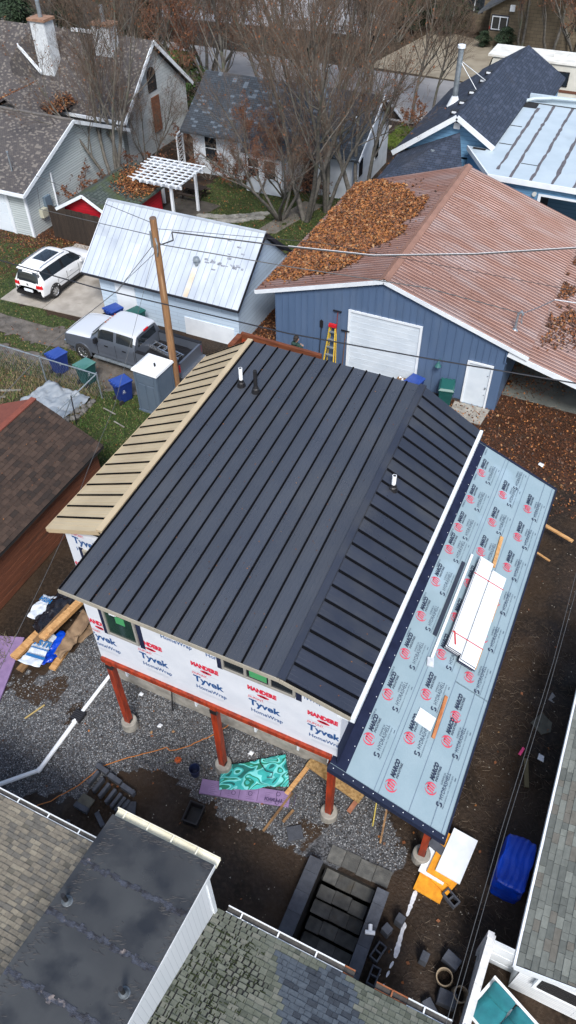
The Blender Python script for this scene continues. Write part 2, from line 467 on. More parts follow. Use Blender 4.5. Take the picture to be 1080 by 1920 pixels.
sx = rng.uniform(-13, 2.4, 2600); sy = rng.uniform(3.5, 20, 2600); k = outpit(sx, sy); sx, sy = sx[k], sy[k]
g = tetra_stones('pebbles', sx, sy, gz(sx, sy) + .004, rng.uniform(.01, .03, len(sx)), [mat('pebble_pale', (0.3, 0.28, 0.24)), mat('pebble_brown', (0.12, 0.09, 0.06)), mat('pebble_dark', (0.04, 0.035, 0.03))], 3)
tag(g, 'scattered pale pebbles and crumbs lying on the dark soil', 'pebbles', kind='stuff')

# --- leaves (stuff)
LEAFM = [mat('leaf_rust', (0.17, 0.058, 0.018), rough=.7), mat('leaf_brown', (0.09, 0.038, 0.016), rough=.7), mat('leaf_orange', (0.30, 0.115, 0.028), rough=.7), mat('leaf_dark', (0.035, 0.017, 0.01), rough=.7), mat('leaf_tan', (0.30, 0.17, 0.075), rough=.7)]
def leaf_cards(name, x, y, z, size, tilt=.5, mats=LEAFM, probs=(.28, .32, .1, .24, .06), nrm=None):
    n = len(x); th = rng.uniform(0, 2 * PI, n); t1 = rng.normal(0, tilt, n); t2 = rng.normal(0, tilt, n)
    s = size * rng.uniform(.6, 1.3, n)
    a = np.stack([np.cos(th), np.sin(th), t1], -1) * s[:, None]; b = np.stack([-np.sin(th), np.cos(th), t2], -1) * s[:, None] * .75
    if nrm is not None:
        a[:, 2] += -(a[:, 0] * nrm[0] + a[:, 1] * nrm[1]) / nrm[2]; b[:, 2] += -(b[:, 0] * nrm[0] + b[:, 1] * nrm[1]) / nrm[2]
    c = np.stack([x, y, z], -1); up = np.zeros((n, 3)); up[:, 2] = s * .35
    vv = np.stack([c - a * .5, c - b * .5 + up * .4, c + a * .5 + up * .3, c + b * .5 + up * .4], 1).reshape(-1, 3)
    i = np.arange(n) * 4
    f = np.concatenate([np.stack([i, i + 1, i + 2], 1), np.stack([i, i + 2, i + 3], 1)])
    mi = rng.choice(len(mats), n, p=probs); mi = np.concatenate([mi, mi])
    return np_mesh(name, vv, f, mats, mi)
for nm, bx, n, lab in (('fallen_leaves', (-5.5, 5, 20.5, 31), 17000, 'thick rust brown fallen leaves on the ground right of the blue metal building'),
                       ('fallen_leaves', (-15.2, -12.8, 25.0, 36), 6000, 'brown fallen leaves in the gap between white garage and blue building'),
                       ('fallen_leaves', (-40, -23, 26, 32.5), 11000, 'fallen leaves on the grass behind the white suv'),
                       ('fallen_leaves', (-32, -13, 36, 50), 9000, 'fallen leaves scattered over the back yard lawns beneath the bare trees'),
                       ('fallen_leaves', (-30, -18.5, 15, 20.4), 2500, 'sparse fallen leaves around the tarp and wire fence'),
                       ('fallen_leaves', (-14.5, -10, 24.3, 26.2), 700, 'few leaves along the front wall of the blue building')):
    lx, ly = scatter(n, *bx, keep_leaf)
    if len(lx): tag(leaf_cards(nm, lx, ly, gz(lx, ly) + .01 + rng.uniform(0, .04, len(lx)), .085), lab, 'leaves', kind='stuff')
lx = np.concatenate([rng.uniform(-12, 2.3, 260), rng.uniform(-27, -18, 200), rng.uniform(-20, -14, 120)]); ly = np.concatenate([rng.uniform(4, 19, 260), rng.uniform(20.3, 24.8, 200), rng.uniform(15, 21, 120)]); k = outpit(lx, ly); lx, ly = lx[k], ly[k]
tag(leaf_cards('stray_leaves', lx, ly, gz(lx, ly) + .02, .09), 'single stray leaves scattered thinly over yard soil and alley', 'leaves', kind='stuff')

# --- grass blades (stuff)
def grass_patch(name, n, bx, mask, h, mats, lab, probs):
    x, y = scatter(n, *bx, mask); k = ~((x > -22.35) & (x < -14.3) & (y > 25.0) & (y < 31.2)); x, y = x[k], y[k]
    n = len(x); th = rng.uniform(0, 2 * PI, n); w = rng.uniform(.012, .03, n); hh = h * rng.uniform(.4, 1.3, n) * (.6 + .8 * fbm(x, y, 1.4, 5))
    lx_, ly_ = rng.normal(0, .5, n) * hh, rng.normal(0, .5, n) * hh; z = gz(x, y) - .005
    v0 = np.stack([x - np.cos(th) * w, y - np.sin(th) * w, z], -1); v1 = np.stack([x + np.cos(th) * w, y + np.sin(th) * w, z], -1); v2 = np.stack([x + lx_, y + ly_, z + hh], -1)
    o = np_mesh(name, np.stack([v0, v1, v2], 1).reshape(-1, 3), np.arange(3 * n).reshape(-1, 3), mats, rng.choice(len(mats), n, p=probs))
    tag(o, lab, 'grass', kind='stuff')
GM = [mat('grass_green', (0.045, 0.10, 0.015)), mat('grass_deep', (0.022, 0.05, 0.01)), mat('grass_yellow', (0.12, 0.13, 0.035)), mat('grass_straw', (0.20, 0.16, 0.085)), mat('grass_bright', (0.10, 0.16, 0.02))]
grass_patch('lawn_grass', 26000, (-19.5, -13.5, 14.5, 21.2), grass, .07, GM, 'bright green grass beside the tan metal roof and the portable toilet', (.5, .2, .2, .1, 0))
grass_patch('lawn_grass', 26000, (-36, -20, 23.6, 31), grass, .06, GM, 'green verge grass around the concrete driveway', (.4, .3, .2, .1, 0))
grass_patch('verge_grass', 14000, (-36, -20.3, 21.2, 22.6), grass, .05, GM, 'thin grass strip growing between the two wheel ruts of the alley', (.3, .15, .35, .2, 0))
grass_patch('lawn_grass', 22000, (-26, -14.5, 34.5, 43.8), grass, .07, GM, 'dull green back lawn behind the white garage', (.2, .5, .2, .1, 0))
grass_patch('lawn_grass', 9000, (-17.6, -14, 50.5, 55.4), grass, .12, GM, 'small vivid yellow green lawn by the street', (0, 0, .25, 0, .75))
grass_patch('dry_grass', 30000, (-32, -18.3, 15.5, 21), dry, .16, GM, 'long dry straw grass along the wire fence and around the tarp', (.12, .18, .15, .55, 0))

# --- fallen twigs in the side yard (stuff)
tw = MB()
for i in range(900):
    x = random.uniform(.3, 2.5); y = random.uniform(4.2, 16); L_ = random.uniform(.06, .3); th = random.uniform(0, PI); b_ = random.uniform(-.1, .1)
    z = float(gz(np.array([x]), np.array([y]))[0]) + .012
    p = [(x, y, z), (x + math.cos(th) * L_ * .5 + b_, y + math.sin(th) * L_ * .5, z + random.uniform(0, .06)), (x + math.cos(th) * L_, y + math.sin(th) * L_ + b_, z)]
    tw.tube(p, [.006, .005, .003], 3, random.choice((0, 0, 1)), cap=False)
tag(tw.build('fallen_twigs', [mat('twig_brown', (0.06, 0.042, 0.03)), mat('twig_pale', (0.13, 0.10, 0.07))], uv=False), 'dead twigs littering the dark side yard by the right house', 'twigs', kind='stuff')

# --- driveway, street, slabs
def sheet(name, poly, z, t, m, label):
    o = MB().slab([(x, y, z) for x, y in poly], t, 0).build(name, m); tag(o, label, kind='structure'); return o
CONC = mat('drive_concrete', 'a39e96', '8c877f', 1.5, .9, bump=.2, c3='7a746a', s3=.8)
sheet('driveway', [(-27.7, 24.62), (-25.22, 24.78), (-25.22, 31), (-27.7, 31)], .04, .1, CONC, 'left slab of the pale concrete driveway under the white suv')
sheet('driveway', [(-25.18, 24.78), (-22.2, 24.95), (-22.2, 31), (-25.18, 31)], .04, .1, CONC, 'right slab of the pale concrete driveway beside the white garage')
ROAD = mat('street_asphalt', '77787a', '8a8a8b', .6, .9, bump=.1, c3='6a6a68', s3=.3)
sheet('street', [(-120, 56.4), (-12.5, 55.6), (120, 54), (120, 64), (-14.6, 65.5), (-120, 67.5)], .012, .05, ROAD, 'grey street beyond the back houses')
sheet('pavement', [(-60, 53.8), (-17.6, 53.2), (-17.6, 54.6), (-60, 55.2)], .05, .08, CONC, 'pale pavement slab strip beside the street')
sheet('parking_apron', [(-24, 66.4), (-14.0, 65.7), (-13.5, 75.8), (-22, 79)], .03, .06, mat('apron', '8b8474', '776f60', .8, .9), 'wide worn driveway across the street in front of the tan house')
sheet('far_lot', [(-48, 73), (-27, 74.5), (-26, 92), (-60, 92)], .03, .05, mat('far_lot_mat', 'b9bcc0', '8f9194', .25, .9, c3='5c5448', s3=.12, t3=(.5, .6)), 'pale open lot seen through the trees at the top edge')
tag(MB().slab([(-4.6, 24.9, .05), (-3.2, 24.9, .05), (-3.1, 26.0, .05), (-4.6, 26.0, .05)], .08).build('step_slab', K['conc']), 'worn concrete slab at the foot of the white side door', kind='structure')
tag(MB().slab([(-2.9, 27.3, .04), (1.5, 27.3, .04), (1.5, 31.5, .04), (-2.9, 31.5, .04)], .08).build('carport_slab', mat('carport_floor', '6e716c', '565a56', 1, .9)), 'bare concrete floor under the lean-to carport', kind='structure')
# flagstone path
FLAG = thing('stone_path', 'curved path of irregular grey flagstones behind the white garage', 'path', (-21.5, 37.3, 0))
FLAG['kind'] = 'structure'; del FLAG['category']
FM = mat('flagstone', '8d8c85', '6f6e68', 3, .9, bump=.4, var=.25)
for i in range(34):
    t = i // 2 / 16.5; row = i % 2
    cx_ = -23.1 + 3.5 * t; cy_ = 36.5 + 1.9 * t - .35 * math.sin(t * PI) + (row - .5) * .62 + random.uniform(-.05, .05)
    n = random.choice((5, 6)); r = .27
    pts = [(cx_ + math.cos(2 * PI * q / n + i) * r * random.uniform(.8, 1.12), cy_ + math.sin(2 * PI * q / n + i) * r * random.uniform(.8, 1.15), .05 + random.uniform(0, .015)) for q in range(n)]
    MB().slab(pts, .06).build('flagstone', FM, FLAG)
sheet('garden_path', [(-19.3, 36.2), (-18.1, 36.6), (-17.0, 41.0), (-18.3, 41.0)], .03, .05, mat('path_conc', '6f6a62', '57534d', 2, .9), 'grey garden path leading to the white house behind the trees')
sheet('patio', [(-25.6, 36.0), (-23.0, 36.6), (-22.6, 38.4), (-25.6, 38.7)], .04, .06, mat('patio_dark', '4a4640', '37332e', 2, .9), 'dark paved patio under the white pergola')

# ============================================================ TEXT PRINTS
def text_mesh(body, size, offset=0.0, shear=0.0, name='print', xs=1.0, res=2):
    cu = bpy.data.curves.new('t', 'FONT'); cu.body = body; cu.size = size; cu.offset = offset; cu.shear = shear; cu.resolution_u = res
    cu.align_x = 'LEFT'; cu.fill_mode = 'FRONT'
    o = bpy.data.objects.new('t', cu); COL.objects.link(o)
    dg = bpy.context.evaluated_depsgraph_get()
    me = bpy.data.meshes.new_from_object(o.evaluated_get(dg))
    bpy.data.objects.remove(o); bpy.data.curves.remove(cu)
    vs = [(v.co.x * xs, v.co.y) for v in me.vertices]; fs = [tuple(p.vertices) for p in me.polygons]
    bpy.data.meshes.remove(me)
    w = max(v[0] for v in vs) if vs else 0
    return vs, fs, w

class Print:
    """flat print made of text and shapes in a 2D frame"""
    def __init__(self): self.b = MB()
    def text(self, body, x, y, h, w=None, m=0, offset=0.0, shear=0.0, res=2):
        vs, fs, ww = text_mesh(body, h / 0.69, offset, shear, res=res)
        k = 1 if w is None else w / ww
        self.b.add([(x + a * k, y + b, 0) for a, b in vs], fs, m); return self
    def arc(self, cx, cy, rx, ry, t, a0, a1, m=0, n=14, taper=True):
        for i in range(n):
            p0 = math.radians(a0 + (a1 - a0) * i / n); p1 = math.radians(a0 + (a1 - a0) * (i + 1) / n)
            f0 = math.sin(PI * i / n) if taper else 1; f1 = math.sin(PI * (i + 1) / n) if taper else 1
            q = lambda p, s: (cx + math.cos(p) * (rx - s), cy + math.sin(p) * (ry - s), 0)
            self.b.quad(q(p0, 0), q(p1, 0), q(p1, t * f1), q(p0, t * f0), m)
        return self
    def disc(self, cx, cy, rx, ry, m=0, n=24):
        self.b.poly([(cx + math.cos(2 * PI * i / n) * rx, cy + math.sin(2 * PI * i / n) * ry, 0) for i in range(n)], m); return self
    def bar(self, x0, y0, x1, y1, w, m=0):
        dx, dy = x1 - x0, y1 - y0; L_ = math.hypot(dx, dy); px, py = -dy / L_ * w / 2, dx / L_ * w / 2
        self.b.quad((x0 - px, y0 - py, 0), (x1 - px, y1 - py, 0), (x1 + px, y1 + py, 0), (x0 + px, y0 + py, 0), m); return self
    def mesh(self, name, mats): return self.b.mesh(name, mats, uv=False)

def place_print(me, name, parent, pos, a, n, scale=1.0):
    """pos world; a text direction, n outward normal"""
    a = Vector(a).normalized(); n = Vector(n).normalized(); b = n.cross(a).normalized()
    o = bpy.data.objects.new(name, me); COL.objects.link(o); o.parent = parent
    o.matrix_local = Matrix.Translation(Vector(pos) - Vector(wloc(parent))) @ Matrix(((a.x, b.x, n.x, 0), (a.y, b.y, n.y, 0), (a.z, b.z, n.z, 0), (0, 0, 0, 1))) @ Matrix.Scale(scale, 4)
    return o

# ============================================================ THE HOUSE UNDER CONSTRUCTION
H = thing('raised_house', 'house under construction with charcoal metal roof and white printed wrap raised on red posts', 'house', (-6, 7.6, 0))
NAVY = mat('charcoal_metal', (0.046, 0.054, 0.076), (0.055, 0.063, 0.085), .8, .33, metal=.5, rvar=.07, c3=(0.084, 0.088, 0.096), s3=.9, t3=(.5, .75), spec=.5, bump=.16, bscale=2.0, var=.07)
NAVYM = mat('charcoal_metal_painted_sheen', (0.080, 0.090, 0.112), (0.092, 0.102, 0.122), .7, .34, metal=.5, rvar=.1, c3=(0.105, 0.11, 0.12), s3=.5, t3=(.45, .8), bump=.22, bscale=1.6, var=.09)  # paler copy of the charcoal metal, main roof's sky sheen put into its colour
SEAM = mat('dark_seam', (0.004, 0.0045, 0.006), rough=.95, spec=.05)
TAN = mat('tan_metal', (0.56, 0.45, 0.29), (0.48, 0.38, 0.245), 1.2, .38, metal=.25, rvar=.06)
WRAP = mat('white_house_wrap', (0.60, 0.63, 0.68), (0.55, 0.585, 0.64), 2.0, .45, bump=.7, bscale=2.2)
MEM = mat('navy_membrane', (0.009, 0.013, 0.035), (0.014, 0.02, 0.05), 3, .75, spec=.15, bump=.3, bscale=8)
TRIM = mat('white_trim', 'dbe2e8', 'd0d7de', 2, .45)
GREIGE = mat('window_frame_paint', '8c8a84', rough=.5)
SKYB = mat('cream_fascia', '9c978a', '8c877b', 2, .6)

def lerp(a, b, t): return tuple(a[i] + (b[i] - a[i]) * t for i in range(3))
def pan(name, mats, parent, A, B, C, D, up=(0, 0, 1), seam=.03, sw=.042, minor=2, last=False, rh=.007, lipm=0):
    """roof pan: A-B low edge, D-C high edge; A-D carries the standing seam"""
    m = MB(); up = V(*up); A, B, C, D = map(lambda p: V(*p), (A, B, C, D))
    t = up * .012
    m.hexa([A - t, B - t, C - t, D - t], [A, B, C, D], 0)
    wv = (B - A); L_ = np.linalg.norm(wv)
    for k in range(minor):
        f = (k + 1) / (minor + 1); r = .012 / L_
        P0, P1 = A + wv * (f - r), A + wv * (f + r); w2 = (C - D); Q0, Q1 = D + w2 * (f - r), D + w2 * (f + r)
        top = up * rh; c = (P0 + P1) / 2 + top; d = (Q0 + Q1) / 2 + top
        m.add([P0, P1, Q1, Q0, c, d], [(0, 4, 5, 3), (4, 1, 2, 5), (0, 1, 4), (3, 5, 2)], 0)
    ends = [(A, B, D, C)] + ([(B, A, C, D)] if last else [])
    for a, b, d, c in ends:
        u1 = (b - a) / np.linalg.norm(b - a) * sw; u2 = (c - d) / np.linalg.norm(c - d) * sw
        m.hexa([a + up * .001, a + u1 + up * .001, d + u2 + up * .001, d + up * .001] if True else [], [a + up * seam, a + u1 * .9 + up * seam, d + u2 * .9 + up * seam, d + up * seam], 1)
        # thin bright lip of the seam
        m.hexa([a - u1 * .18, a, d, d - u2 * .18], [a - u1 * .18 + up * (seam * .9), a + up * (seam + .003), d + up * (seam + .003), d - u2 * .18 + up * (seam * .9)], lipm)
    return m.build(name, mats, parent)

RY0, RY1 = 7.30, 17.06
def mz(y): return 6.50 + .0645 * (y - 7.3)
def rx(y): return -3.80 - .25 * (y - RY0) / (RY1 - RY0)
main = MB().hexa([(-9.24, RY0 + .04, mz(RY0) - .14), (rx(RY0), RY0 + .04, mz(RY0) - .14), (rx(RY1), RY1 - .04, mz(RY1) - .2), (-9.24, RY1 - .04, mz(RY1) - .2)],
                 [(-9.24, RY0 + .04, mz(RY0) - .02), (rx(RY0), RY0 + .04, mz(RY0) - .02), (rx(RY1), RY1 - .04, mz(RY1) - .02), (-9.24, RY1 - .04, mz(RY1) - .02)]).build('main_roof', SKYB, H)
n = 13
for i in range(n):
    xa0 = -9.28 + (rx(RY0) + 9.28) * i / n; xb0 = -9.28 + (rx(RY0) + 9.28) * (i + 1) / n
    xa1 = -9.28 + (rx(RY1) + 9.28) * i / n; xb1 = -9.28 + (rx(RY1) + 9.28) * (i + 1) / n
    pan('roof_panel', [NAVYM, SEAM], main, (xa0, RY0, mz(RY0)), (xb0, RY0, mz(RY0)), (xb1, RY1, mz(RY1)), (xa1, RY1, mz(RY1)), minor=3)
f = MB(); f.hexa([(rx(RY0) - .02, RY0 - .01, mz(RY0)), (rx(RY0) + .19, RY0 - .01, mz(RY0)), (rx(RY1) + .19, RY1 + .01, mz(RY1)), (rx(RY1) - .02, RY1 + .01, mz(RY1))],
                 [(rx(RY0) + .0, RY0 - .01, mz(RY0) + .05), (rx(RY0) + .17, RY0 - .01, mz(RY0) + .04), (rx(RY1) + .17, RY1 + .01, mz(RY1) + .04), (rx(RY1) + .0, RY1 + .01, mz(RY1) + .05)])
f.build('ridge_flashing', NAVY, main)
# right slope, its eave level while the break line rises to the back
EX, EZ = -2.17, 6.14
slope = MB().hexa([(rx(RY0) + .1, RY0 + .05, mz(RY0) - .2), (EX - .05, RY0 + .05, EZ - .17), (EX - .05, RY1 - .05, EZ - .17), (rx(RY1) + .1, RY1 - .05, mz(RY1) - .2)],
                  [(rx(RY0) + .1, RY0 + .05, mz(RY0) - .13), (EX - .05, RY0 + .05, EZ - .12), (EX - .05, RY1 - .05, EZ - .12), (rx(RY1) + .1, RY1 - .05, mz(RY1) - .19)]).build('side_roof', SKYB, H)
n = 23
for i in range(n):
    ya = RY0 + (RY1 - RY0) * i / n; yb = RY0 + (RY1 - RY0) * (i + 1) / n
    pan('roof_panel', [NAVY, SEAM], slope, (EX, yb, EZ), (EX, ya, EZ), (rx(ya) + .16, ya, mz(ya) - .012), (rx(yb) + .16, yb, mz(yb) - .012), minor=3) if False else \
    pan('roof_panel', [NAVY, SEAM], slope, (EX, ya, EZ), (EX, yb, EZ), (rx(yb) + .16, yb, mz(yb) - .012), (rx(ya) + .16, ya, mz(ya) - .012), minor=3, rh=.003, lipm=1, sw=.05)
# tan slope
tan = MB().hexa([(-11.1, 9.15, 5.7), (-9.36, 9.15, mz(9.1) - .22), (-9.36, 17.0, mz(17) - .25), (-11.1, 17.2, 5.7)], [(-11.1, 9.15, 5.76), (-9.36, 9.15, mz(9.1) - .16), (-9.36, 17.0, mz(17) - .19), (-11.1, 17.2, 5.76)]).build('tan_roof', SKYB, H)
n = 19
for i in range(n):
    ya = 9.1 + (17.06 - 9.1) * i / n; yb = 9.1 + (17.06 - 9.1) * (i + 1) / n
    la = 9.1 + (17.35 - 9.1) * i / n; lb = 9.1 + (17.35 - 9.1) * (i + 1) / n
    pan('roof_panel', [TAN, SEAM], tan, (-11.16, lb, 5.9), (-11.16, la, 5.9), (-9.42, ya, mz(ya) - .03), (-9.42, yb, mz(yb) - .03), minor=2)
f = MB(); f.hexa([(-9.5, 9.06, mz(9.1) - .03), (-9.3, 9.06, mz(9.1) - .03), (-9.3, 17.1, mz(17.06) - .03), (-9.5, 17.1, mz(17.06) - .03)], [(-9.47, 9.06, mz(9.1) + .035), (-9.3, 9.06, mz(9.1) + .05), (-9.3, 17.1, mz(17.06) + .05), (-9.47, 17.1, mz(17.06) + .035)])
f.build('tan_flashing', TAN, tan)
f = MB(); f.beam((-11.14, 9.08, 5.84), (-9.44, 9.08, mz(9.1) - .1), .03, .13); f.beam((-11.18, 9.08, 5.84), (-11.18, 17.35, 5.84), .03, .13); f.build('tan_fascia', TAN, tan)
# fascias
f = MB(); f.box(-9.3, -3.75, 7.275, 7.3, 6.37, 6.49, 0); f.beam((-3.75, 7.288, 6.42), (-2.17, 7.288, 6.06), .025, .12, 0); f.build('front_fascia', SKYB, H)
f = MB(); f.box(-2.17, -2.08, 7.28, 17.1, 5.97, 6.12, 0); f.box(-2.46, -2.17, 7.3, 17.06, 5.94, 5.96, 0); f.build('white_eave_board', TRIM, H)
# vents
def vent(x, y, z, h, m, boot):
    v = MB(); v.cyl(x, y, z, z + h, .055, n=12, m=0); v.cyl(x, y, z + h - .03, z + h + .001, .04, n=12, m=1); p = v.build('vent_pipe', [m, K['dark']], H, smooth=False)
    b = MB(); b.cyl(x, y, z - .02, z + .03, .13, n=14); b.tube([(x, y, z + .02), (x, y, z + .12), (x, y, z + .14), (x, y, z + .22)], [.11, .10, .075, .06], 14); b.build('rubber_boot', K['black'], p)
PVC = mat('white_pvc', 'e8ecef', rough=.35)
vent(-8.67, 15.12, mz(15.1), .6, PVC, 1); vent(-8.17, 15.04, mz(15.04), .72, K['black'], 1); vent(-3.45, 13.25, 6.67, .5, PVC, 1)
# walls
WX0, WX1, WY = -8.98, -2.47, 7.58
fw = MB()
fw.slab([(WX0, WY, 3.58), (WX1, WY, 3.58), (WX1, WY, 6.02), (-3.8, WY, 6.3), (WX0, WY, 6.3)], .12, 0, up=(0, -1, 0)); fr = fw.build('front_wall', WRAP, H)
MB().box(WX1 - .12, WX1, WY + .12, 16.95, 3.4, 5.95).build('side_wall', WRAP, H)
MB().box(WX0, WX0 + .12, WY + .12, 9.25, 3.58, 6.3).build('side_wall', WRAP, H)
MB().slab([(WX1, 16.95, 3.4), (WX0, 16.95, 3.4), (WX0, 16.95, 6.85), (-4.1, 16.95, 6.85), (WX1, 16.95, 5.95)], .12, 0, up=(0, 1, 0)).build('rear_wall', WRAP, H)
tw_ = MB(); tw_.box(-10.76, WX0, 9.25, 9.37, 3.4, 5.9); tw_.box(-10.76, -10.64, 9.37, 17.0, 3.4, 5.85); tw_.build('tan_side_wall', WRAP, H)
MB().box(WX0, WX1, 7.7, 16.9, 3.42, 3.56).build('floor_deck', K['wood_o'], H)
MB().box(-8.95, -2.6, 7.5, 7.577, 3.44, 3.6).build('front_beam', K['stain'], H)
MB().box(WX1 + .001, WX1 + .012, 7.585, 8.1, 3.6, 5.9).build('corner_wrap', WRAP, H)
# lower storey set back under the floor
MB().box(-10.2, -2.75, 8.85, 16.9, .55, 3.4).build('lower_wall', WRAP, H)
MB().box(-10.25, -2.7, 8.8, 16.95, 0.0, .55).build('foundation_wall', K['conc'], H)
for x in (-9.55, -7.2, -5.3, -4.0, -3.1): MB().box(x - .03, x + .03, 8.72, 8.85, .5, 3.0).build('wall_stud', TRIM, H)
MB().beam((-7.9, 8.5, .1), (-7.9, 8.78, 1.9), .03, .03).build('cable_drop', K['black'], H)
# posts and footings
for x, y, zt in ((-8.80, 7.62, 3.33), (-5.74, 7.62, 3.33), (-2.60, 7.62, 3.18), (-.07, 7.62, 2.18)):
    f = MB(); f.box(x - .085, x + .085, y - .085, y + .085, .30, zt, 0); f.box(x - .095, x + .095, y - .095, y + .095, zt - .2, zt - .03, 1); f.box(x - .10, x + .10, y - .06, y + .06, .29, .4, 1)
    p = f.build('post', [K['stain'], K['black']], H)
    f = MB(); f.tube([(x, y, 0), (x, y, .30), (x, y, .32)], [.235, .225, .2], 20); f.build('concrete_footing', K['conc'], p)
for x, y, zt in ((-.07, 11.2, 2.2), (-.07, 15, 2.2), (-.07, 18.6, 2.2), (-2.5, 19.0, 3.2)):
    p = MB().box(x - .085, x + .085, y - .085, y + .085, .3, zt).build('post', K['stain'], H)
    MB().cyl(x, y, 0, .32, .235, .2, 20).build('concrete_footing', K['conc'], p)
# rear porch beam
bm = MB(); bm.beam((-11.35, 20.05, 5.0), (-8.25, 19.95, 5.0), .12, .26); bm.box(-11.5, -11.3, 19.3, 20.05, 4.6, 5.05); bm.build('rear_beam', mat('brown_beam', '7a4326', '5a2f1a', 3, .7, stretch=(.6, 4, 4)), H)
for x in (-11.2, -8.4): MB().box(x - .08, x + .08, 19.9, 20.06, 0, 4.9).build('rear_post', K['stain'], H)
# windows
def window(x0, x1, z0, z1, y, mull, parent, sticker=None, tape=(1, 1), mats=(GREIGE, K['glass'])):
    t = .055
    m = MB(); m.box(x0, x1, y - .05, y, z0, z0 + t); m.box(x0, x1, y - .05, y, z1 - t, z1); m.box(x0, x0 + t, y - .05, y, z0 + t, z1 - t); m.box(x1 - t, x1, y - .05, y, z0 + t, z1 - t)
    for q in mull: m.box(q - .03, q + .03, y - .045, y, z0 + t, z1 - t)
    w = m.build('window', mats[0], parent)
    xs = [x0 + t] + sum([[q - .03, q + .03] for q in mull], []) + [x1 - t]
    for i in range(0, len(xs), 2):
        MB().box(xs[i], xs[i + 1], y - .02, y - .005, z0 + t, z1 - t).build('pane', mats[1], w)
    for s, on in zip((-1, 1), tape):
        if on:
            xx = (x0 - .14) if s < 0 else x1 + .005
            MB().box(xx, xx + .135, y - .008, y - .003, z0 - .1, z1 + .02).build('flashing_tape', MEM, parent)
    return w
GLASSG = mat('green_tinted_glass', (0.012, 0.03, 0.024), (0.02, 0.05, 0.035), 1.5, .07, spec=.8)
w1 = window(-8.44, -7.56, 4.95, 5.98, WY, [], fr, mats=(GREIGE, GLASSG))
w2 = window(-5.30, -3.52, 5.5, 6.05, WY, [-4.72, -4.12], fr, tape=(1, 1))
GS_ = mat('green_sticker', (0.05, 0.26, 0.10), rough=.6)
MB().box(-8.1, -7.85, WY - .027, WY - .022, 5.55, 5.82).build('window_sticker', GS_, w1)
MB().box(-8.25, -8.05, WY - .027, WY - .022, 5.8, 5.87).build('window_sticker', TRIM, w1)
MB().box(-4.62, -4.2, WY - .027, WY - .022, 5.62, 5.9).build('window_sticker', GS_, w2)
w3 = window(-10.3, -9.3, 4.5, 5.35, 9.25, [], bpy.data.objects['tan_side_wall'], tape=(1, 0), mats=(SKYB, K['glass']))

# wrap prints
TBLUE = mat('print_blue', (0.012, 0.07, 0.22), rough=.5); TRED = mat('print_red', (0.55, 0.02, 0.05), rough=.5); TGREY = mat('print_grey', (0.42, 0.45, 0.5), rough=.5)
p = Print(); p.text('Tyvek', 0, 0, .24, .80, 0, offset=.012, res=4); p.text('HomeWrap', .03, -.30, .14, .82, 0, offset=.004); p.text('.DUPONT.', -.03, .30, .09, .42, 1, offset=.002)
for k in range(3): p.bar(.1, -.42 - .035 * k, .75, -.42 - .035 * k, .006, 2)
ME_TY = p.mesh('wrap_print', [TBLUE, TRED, TGREY])
p = Print(); p.text('MANDERE', 0, 0, .15, .72, 0, offset=.016); p.disc(.38, -.12, .15, .055, 0); p.text('DEL', .30, -.148, .06, .17, 1, offset=.004)
for k in range(2): p.bar(.04, -.03 - .19 * k, .7, -.03 - .19 * k, .01, 2)
ME_MA = p.mesh('dealer_print', [TRED, WRAP, TGREY])
p = Print(); p.text('Tyvek', 0, 0, .24, .80, 0, offset=.012, res=4); p.text('HomeWrap', .03, -.30, .14, .82, 0, offset=.004)
ME_T2 = p.mesh('wrap_print', [TBLUE])
yy = WY - .004
def clipped(meb, x_off, xmin, xmax):
    """copy of a print mesh keeping faces inside the wall"""
    bm_ = meb.copy(); import bmesh as _b
    b = _b.new(); b.from_mesh(bm_)
    for co, no in (((xmin - x_off, 0, 0), (-1, 0, 0)), ((xmax - x_off, 0, 0), (1, 0, 0))):
        _b.ops.bisect_plane(b, geom=b.verts[:] + b.edges[:] + b.faces[:], plane_co=co, plane_no=no, clear_outer=True)
    b.to_mesh(bm_); b.free(); return bm_
for k in range(5):
    x = -7.65 + 1.475 * (k - (0 if k < 5 else 0)); x = (-9.12, -7.65, -6.16, -4.70, -3.23)[k]
    z = 4.42 - .02 * k
    a = (1, 0, -.0)
    place_print(clipped(ME_TY, x, WX0 + .01, WX1 - .01), 'wrap_print', fr, (x, yy, z), a, (0, -1, 0))
    x2 = x + .02
    if k != 0: place_print(clipped(ME_MA, x2 - .03, WX0 + .01, WX1 - .01), 'dealer_print', fr, (x2 - .03, yy, z + .66), a, (0, -1, 0))
    else: place_print(clipped(ME_MA, x2 + .02, WX0 + .01, -8.6), 'dealer_print', fr, (x2 + .02, yy, z + .66), a, (0, -1, 0))
place_print(ME_T2, 'wrap_print', fr, (-6.92, yy, 5.98), (1, 0, 0), (0, -1, 0))
place_print(clipped(ME_T2, -5.75, -5.8, -5.45), 'wrap_print', fr, (-5.75, yy, 5.98), (1, 0, 0), (0, -1, 0))
place_print(clipped(ME_T2, -3.75, -3.32, -2.6), 'wrap_print', fr, (-3.75, yy, 5.88), (1, 0, 0), (0, -1, 0))
place_print(clipped(ME_TY, -10.55, -10.74, -9.0), 'wrap_print', bpy.data.objects['tan_side_wall'], (-10.55, 9.246, 5.5), (1, 0, 0), (0, -1, 0))
place_print(clipped(ME_MA, -10.8, -10.74, -10.45), 'dealer_print', bpy.data.objects['tan_side_wall'], (-10.8, 9.246, 4.5), (1, 0, 0), (0, -1, 0))

